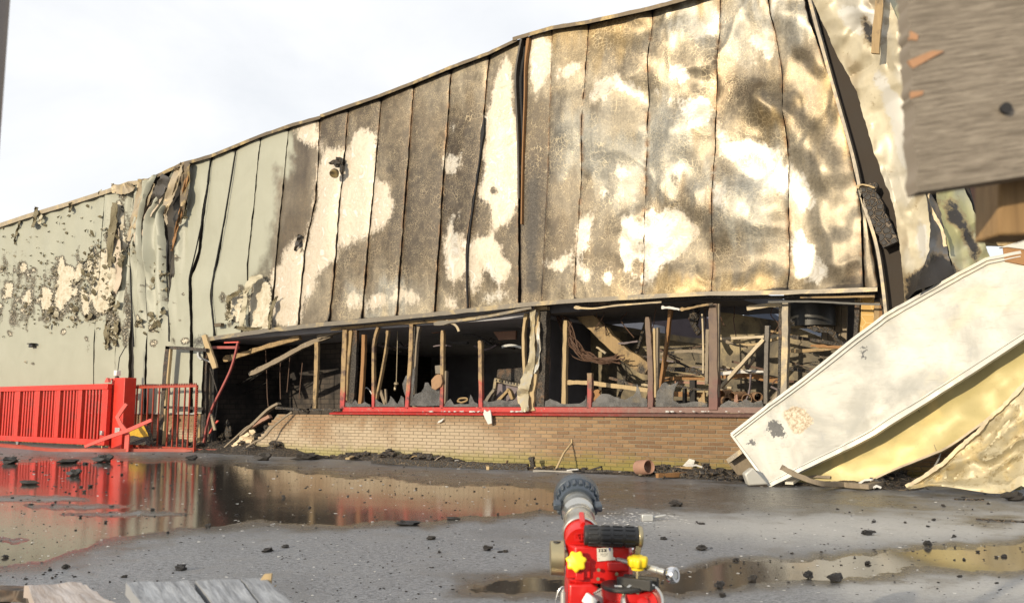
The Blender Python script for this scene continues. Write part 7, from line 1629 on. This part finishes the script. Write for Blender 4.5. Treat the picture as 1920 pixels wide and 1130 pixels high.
A, B, C_, D_ = dp(1699, -60, dT), dp(2700, -210, dT+.02), dp(2700, 215, dT+.02), dp(1720, 360, dT)
P = board_quad((A, B, C_, D_), 0, 60, 50, lambda t: rv[int(t*58)]*.45)
mb = MB(); mb.slab(P, tuple(HF*.024)); mb.build('plank', M['grey_plank'], BRD, bevel=0, ang=60, attrs={'st': board_st(P, len(mb.v))})
for k in range(16):
    y = rg.uniform(60, 350); x = 1701+20*y/360; w = rg.uniform(1.5, 4); mb = MB(); mb.prism([dp(x-rg.uniform(1, 6), y-w, dT+.012), dp(x+3, y-w, dT+.012), dp(x+4, y+w, dT+.012)], HF*.006); mb.build('splinter', M['torn_wood'], BRD, sm=False)
for Q in (((1703, 114), (1748, 95), (1771, 96), (1752, 106), (1712, 128)), ((1708, 172), (1732, 170), (1730, 178), (1710, 184)), ((1707, 58), (1722, 66), (1720, 76), (1706, 74))):
    mb = MB(); mb.prism([dp(x, y, dT-.001) for x, y in Q], HF*.004); mb.build('splinter', M['torn_wood'], BRD, 'fresh orange splinter on the board face', sm=False)
mb = MB(); mb.lathe(dp(1888, 202, dT-.002), HF, [(0, .0058), (.006, .0052)], 14); mb.build('nail_hole', M['deep'], BRD)
FP = thing('fence_post', 'ochre wooden fence post stub under the weathered board', 'post', dp(2620, 300, dT+.1))
mb = MB(); mb.prism([dp(x, y, dT+.045) for x, y in ((1873, 250), (1960, 240), (1960, 440), (1873, 440))], HF*.05); mb.build('batten', M['post_wood'], FP, bevel=.003)
q = dp(2620, 300, dT+.09); mb = MB(); mb.abox((q.x-.05, q.y-.05, 0), (q.x+.05, q.y+.05, 1.7)); mb.build('post', M['post_wood'], FP, bevel=.004)
mb = MB(); mb.bar([dp(1950, 380, dT+.07), dp(2620, 300, dT+.09)], .04, .03, (0, 0, 1)); mb.build('cleat', M['post_wood'], FP)
# silvery boards lower left: three boards nailed to a low trestle
dB = 1.75
def top_pt(x, y, z): return gp(x, y, z)
zB = .62
SB = thing('plank_panel', 'silvery weathered boards nailed side by side, lying before the camera', 'boards', Vector((gp(390, 1120, zB).x, gp(390, 1120, zB).y, 0)))
far = [(236, 1092), (352, 1087), (366, 1088), (448, 1085), (452, 1085), (496, 1084)]
near = [(345, 1240), (470, 1240), (482, 1240), (565, 1240), (570, 1240), (665, 1240)]
for k in range(3):
    a, b, c, d = gp(*far[2*k], zB), gp(*far[2*k+1], zB), gp(*near[2*k+1], zB), gp(*near[2*k], zB)
    mb = MB(); P = board_quad((a, b, c, d), 0, 12, 24); P[..., 2] += (fbm(P[..., 0]*30, P[..., 1]*30, 5+k, 3)-.5)*.006 + k*.001
    mb.slab(P, (0, 0, -.026)); mb.build('board', M['silver_plank'], SB, ang=50, attrs={'st': board_st(P, len(mb.v))})
for t in (.25, .8):
    a = gp(*far[0], zB).lerp(gp(*near[0], zB), t)-UZ*.05; b = gp(*far[5], zB).lerp(gp(*near[5], zB), t)-UZ*.05
    mb = MB(); mb.bar([a, b], .05, .045, UZ); mb.build('cross_batten', M['leg_wood'], SB)
    for p in (a, b):
        mb = MB(); q = p.lerp((a+b)/2, .1); mb.abox((q.x-.025, q.y-.025, 0), (q.x+.025, q.y+.025, q.z-.022)); mb.build('leg', M['leg_wood'], SB)
LB = thing('broken_plank', 'brownish broken plank lying left of the silvery boards', 'plank', Vector((gp(130, 1120, .55).x, gp(130, 1120, .55).y, 0)))
zL = .55
a, b, c, d = gp(52, 1097, zL), gp(150, 1091, zL), gp(330, 1200, zL), gp(90, 1200, zL)
P = board_quad((a, b, c, d), 0, 16, 24); P[..., 2] += (fbm(P[..., 0]*22, P[..., 1]*22, 15, 3)-.5)*.014; P[0, :, 1] += np.array([rg.uniform(-.01, .01) for _ in range(16)])
mb = MB(); mb.slab(P, (0, 0, -.03)); mb.build('plank', plank_mat('brown_grey_plank', (.26, .20, .16), (.52, .48, .46), (20, 1.2, 20)), LB, ang=50, attrs={'st': board_st(P, len(mb.v))})
q = (gp(60, 1150, zL)+gp(220, 1150, zL))/2
mb = MB(); mb.abox((q.x-.05, q.y-.05, 0), (q.x+.05, q.y+.05, zL-.03)); mb.build('support', M['leg_wood'], LB)
zD = .5
mb = MB(); mb.bar([gp(-80, 1108, zD), gp(60, 1114, zD), gp(110, 1125, zD)], .06, .03, UZ); q = gp(-10, 1112, zD); mb.abox((q.x-.03, q.y-.03, 0), (q.x+.03, q.y+.03, zD-.016)); single(mb, 'dark_lath', M['wood_dark'], 'dark lath in the bottom left corner', 'lath')
mb = MB(); mb.prism([dp(x, y, 2.0) for x, y in ((484, 1092), (495, 1076), (509, 1075), (507, 1097), (490, 1100))], HF*.01); mb.prism([dp(x, y, 2.0) for x, y in ((506, 1102), (518, 1096), (515, 1100), (508, 1104))], HF*.008); q = dp(498, 1098, 2.0); mb.tube([q, Vector((q.x, q.y, 0))], .008, 5); single(mb, 'wood_splinter', M['wood_pale'], 'pale splinter sticking up behind the silvery boards', 'splinter')
# grey pole at the left edge
c = dp(-34, 0, 1.2); c2 = Vector((c.x, c.y, 0)); mb = MB(); e = dp(12, 0, 1.2); r = (e-c).dot(RGT)
mb.lathe(c2, UZ, [(0, r*1.6), (.02, r*1.6), (.02, r), (4.2, r), (4.21, r*.5)], 24); single(mb, 'lamp_pole', M['pole'], 'grey-brown metal pole cut by the left edge of the photo', 'pole')
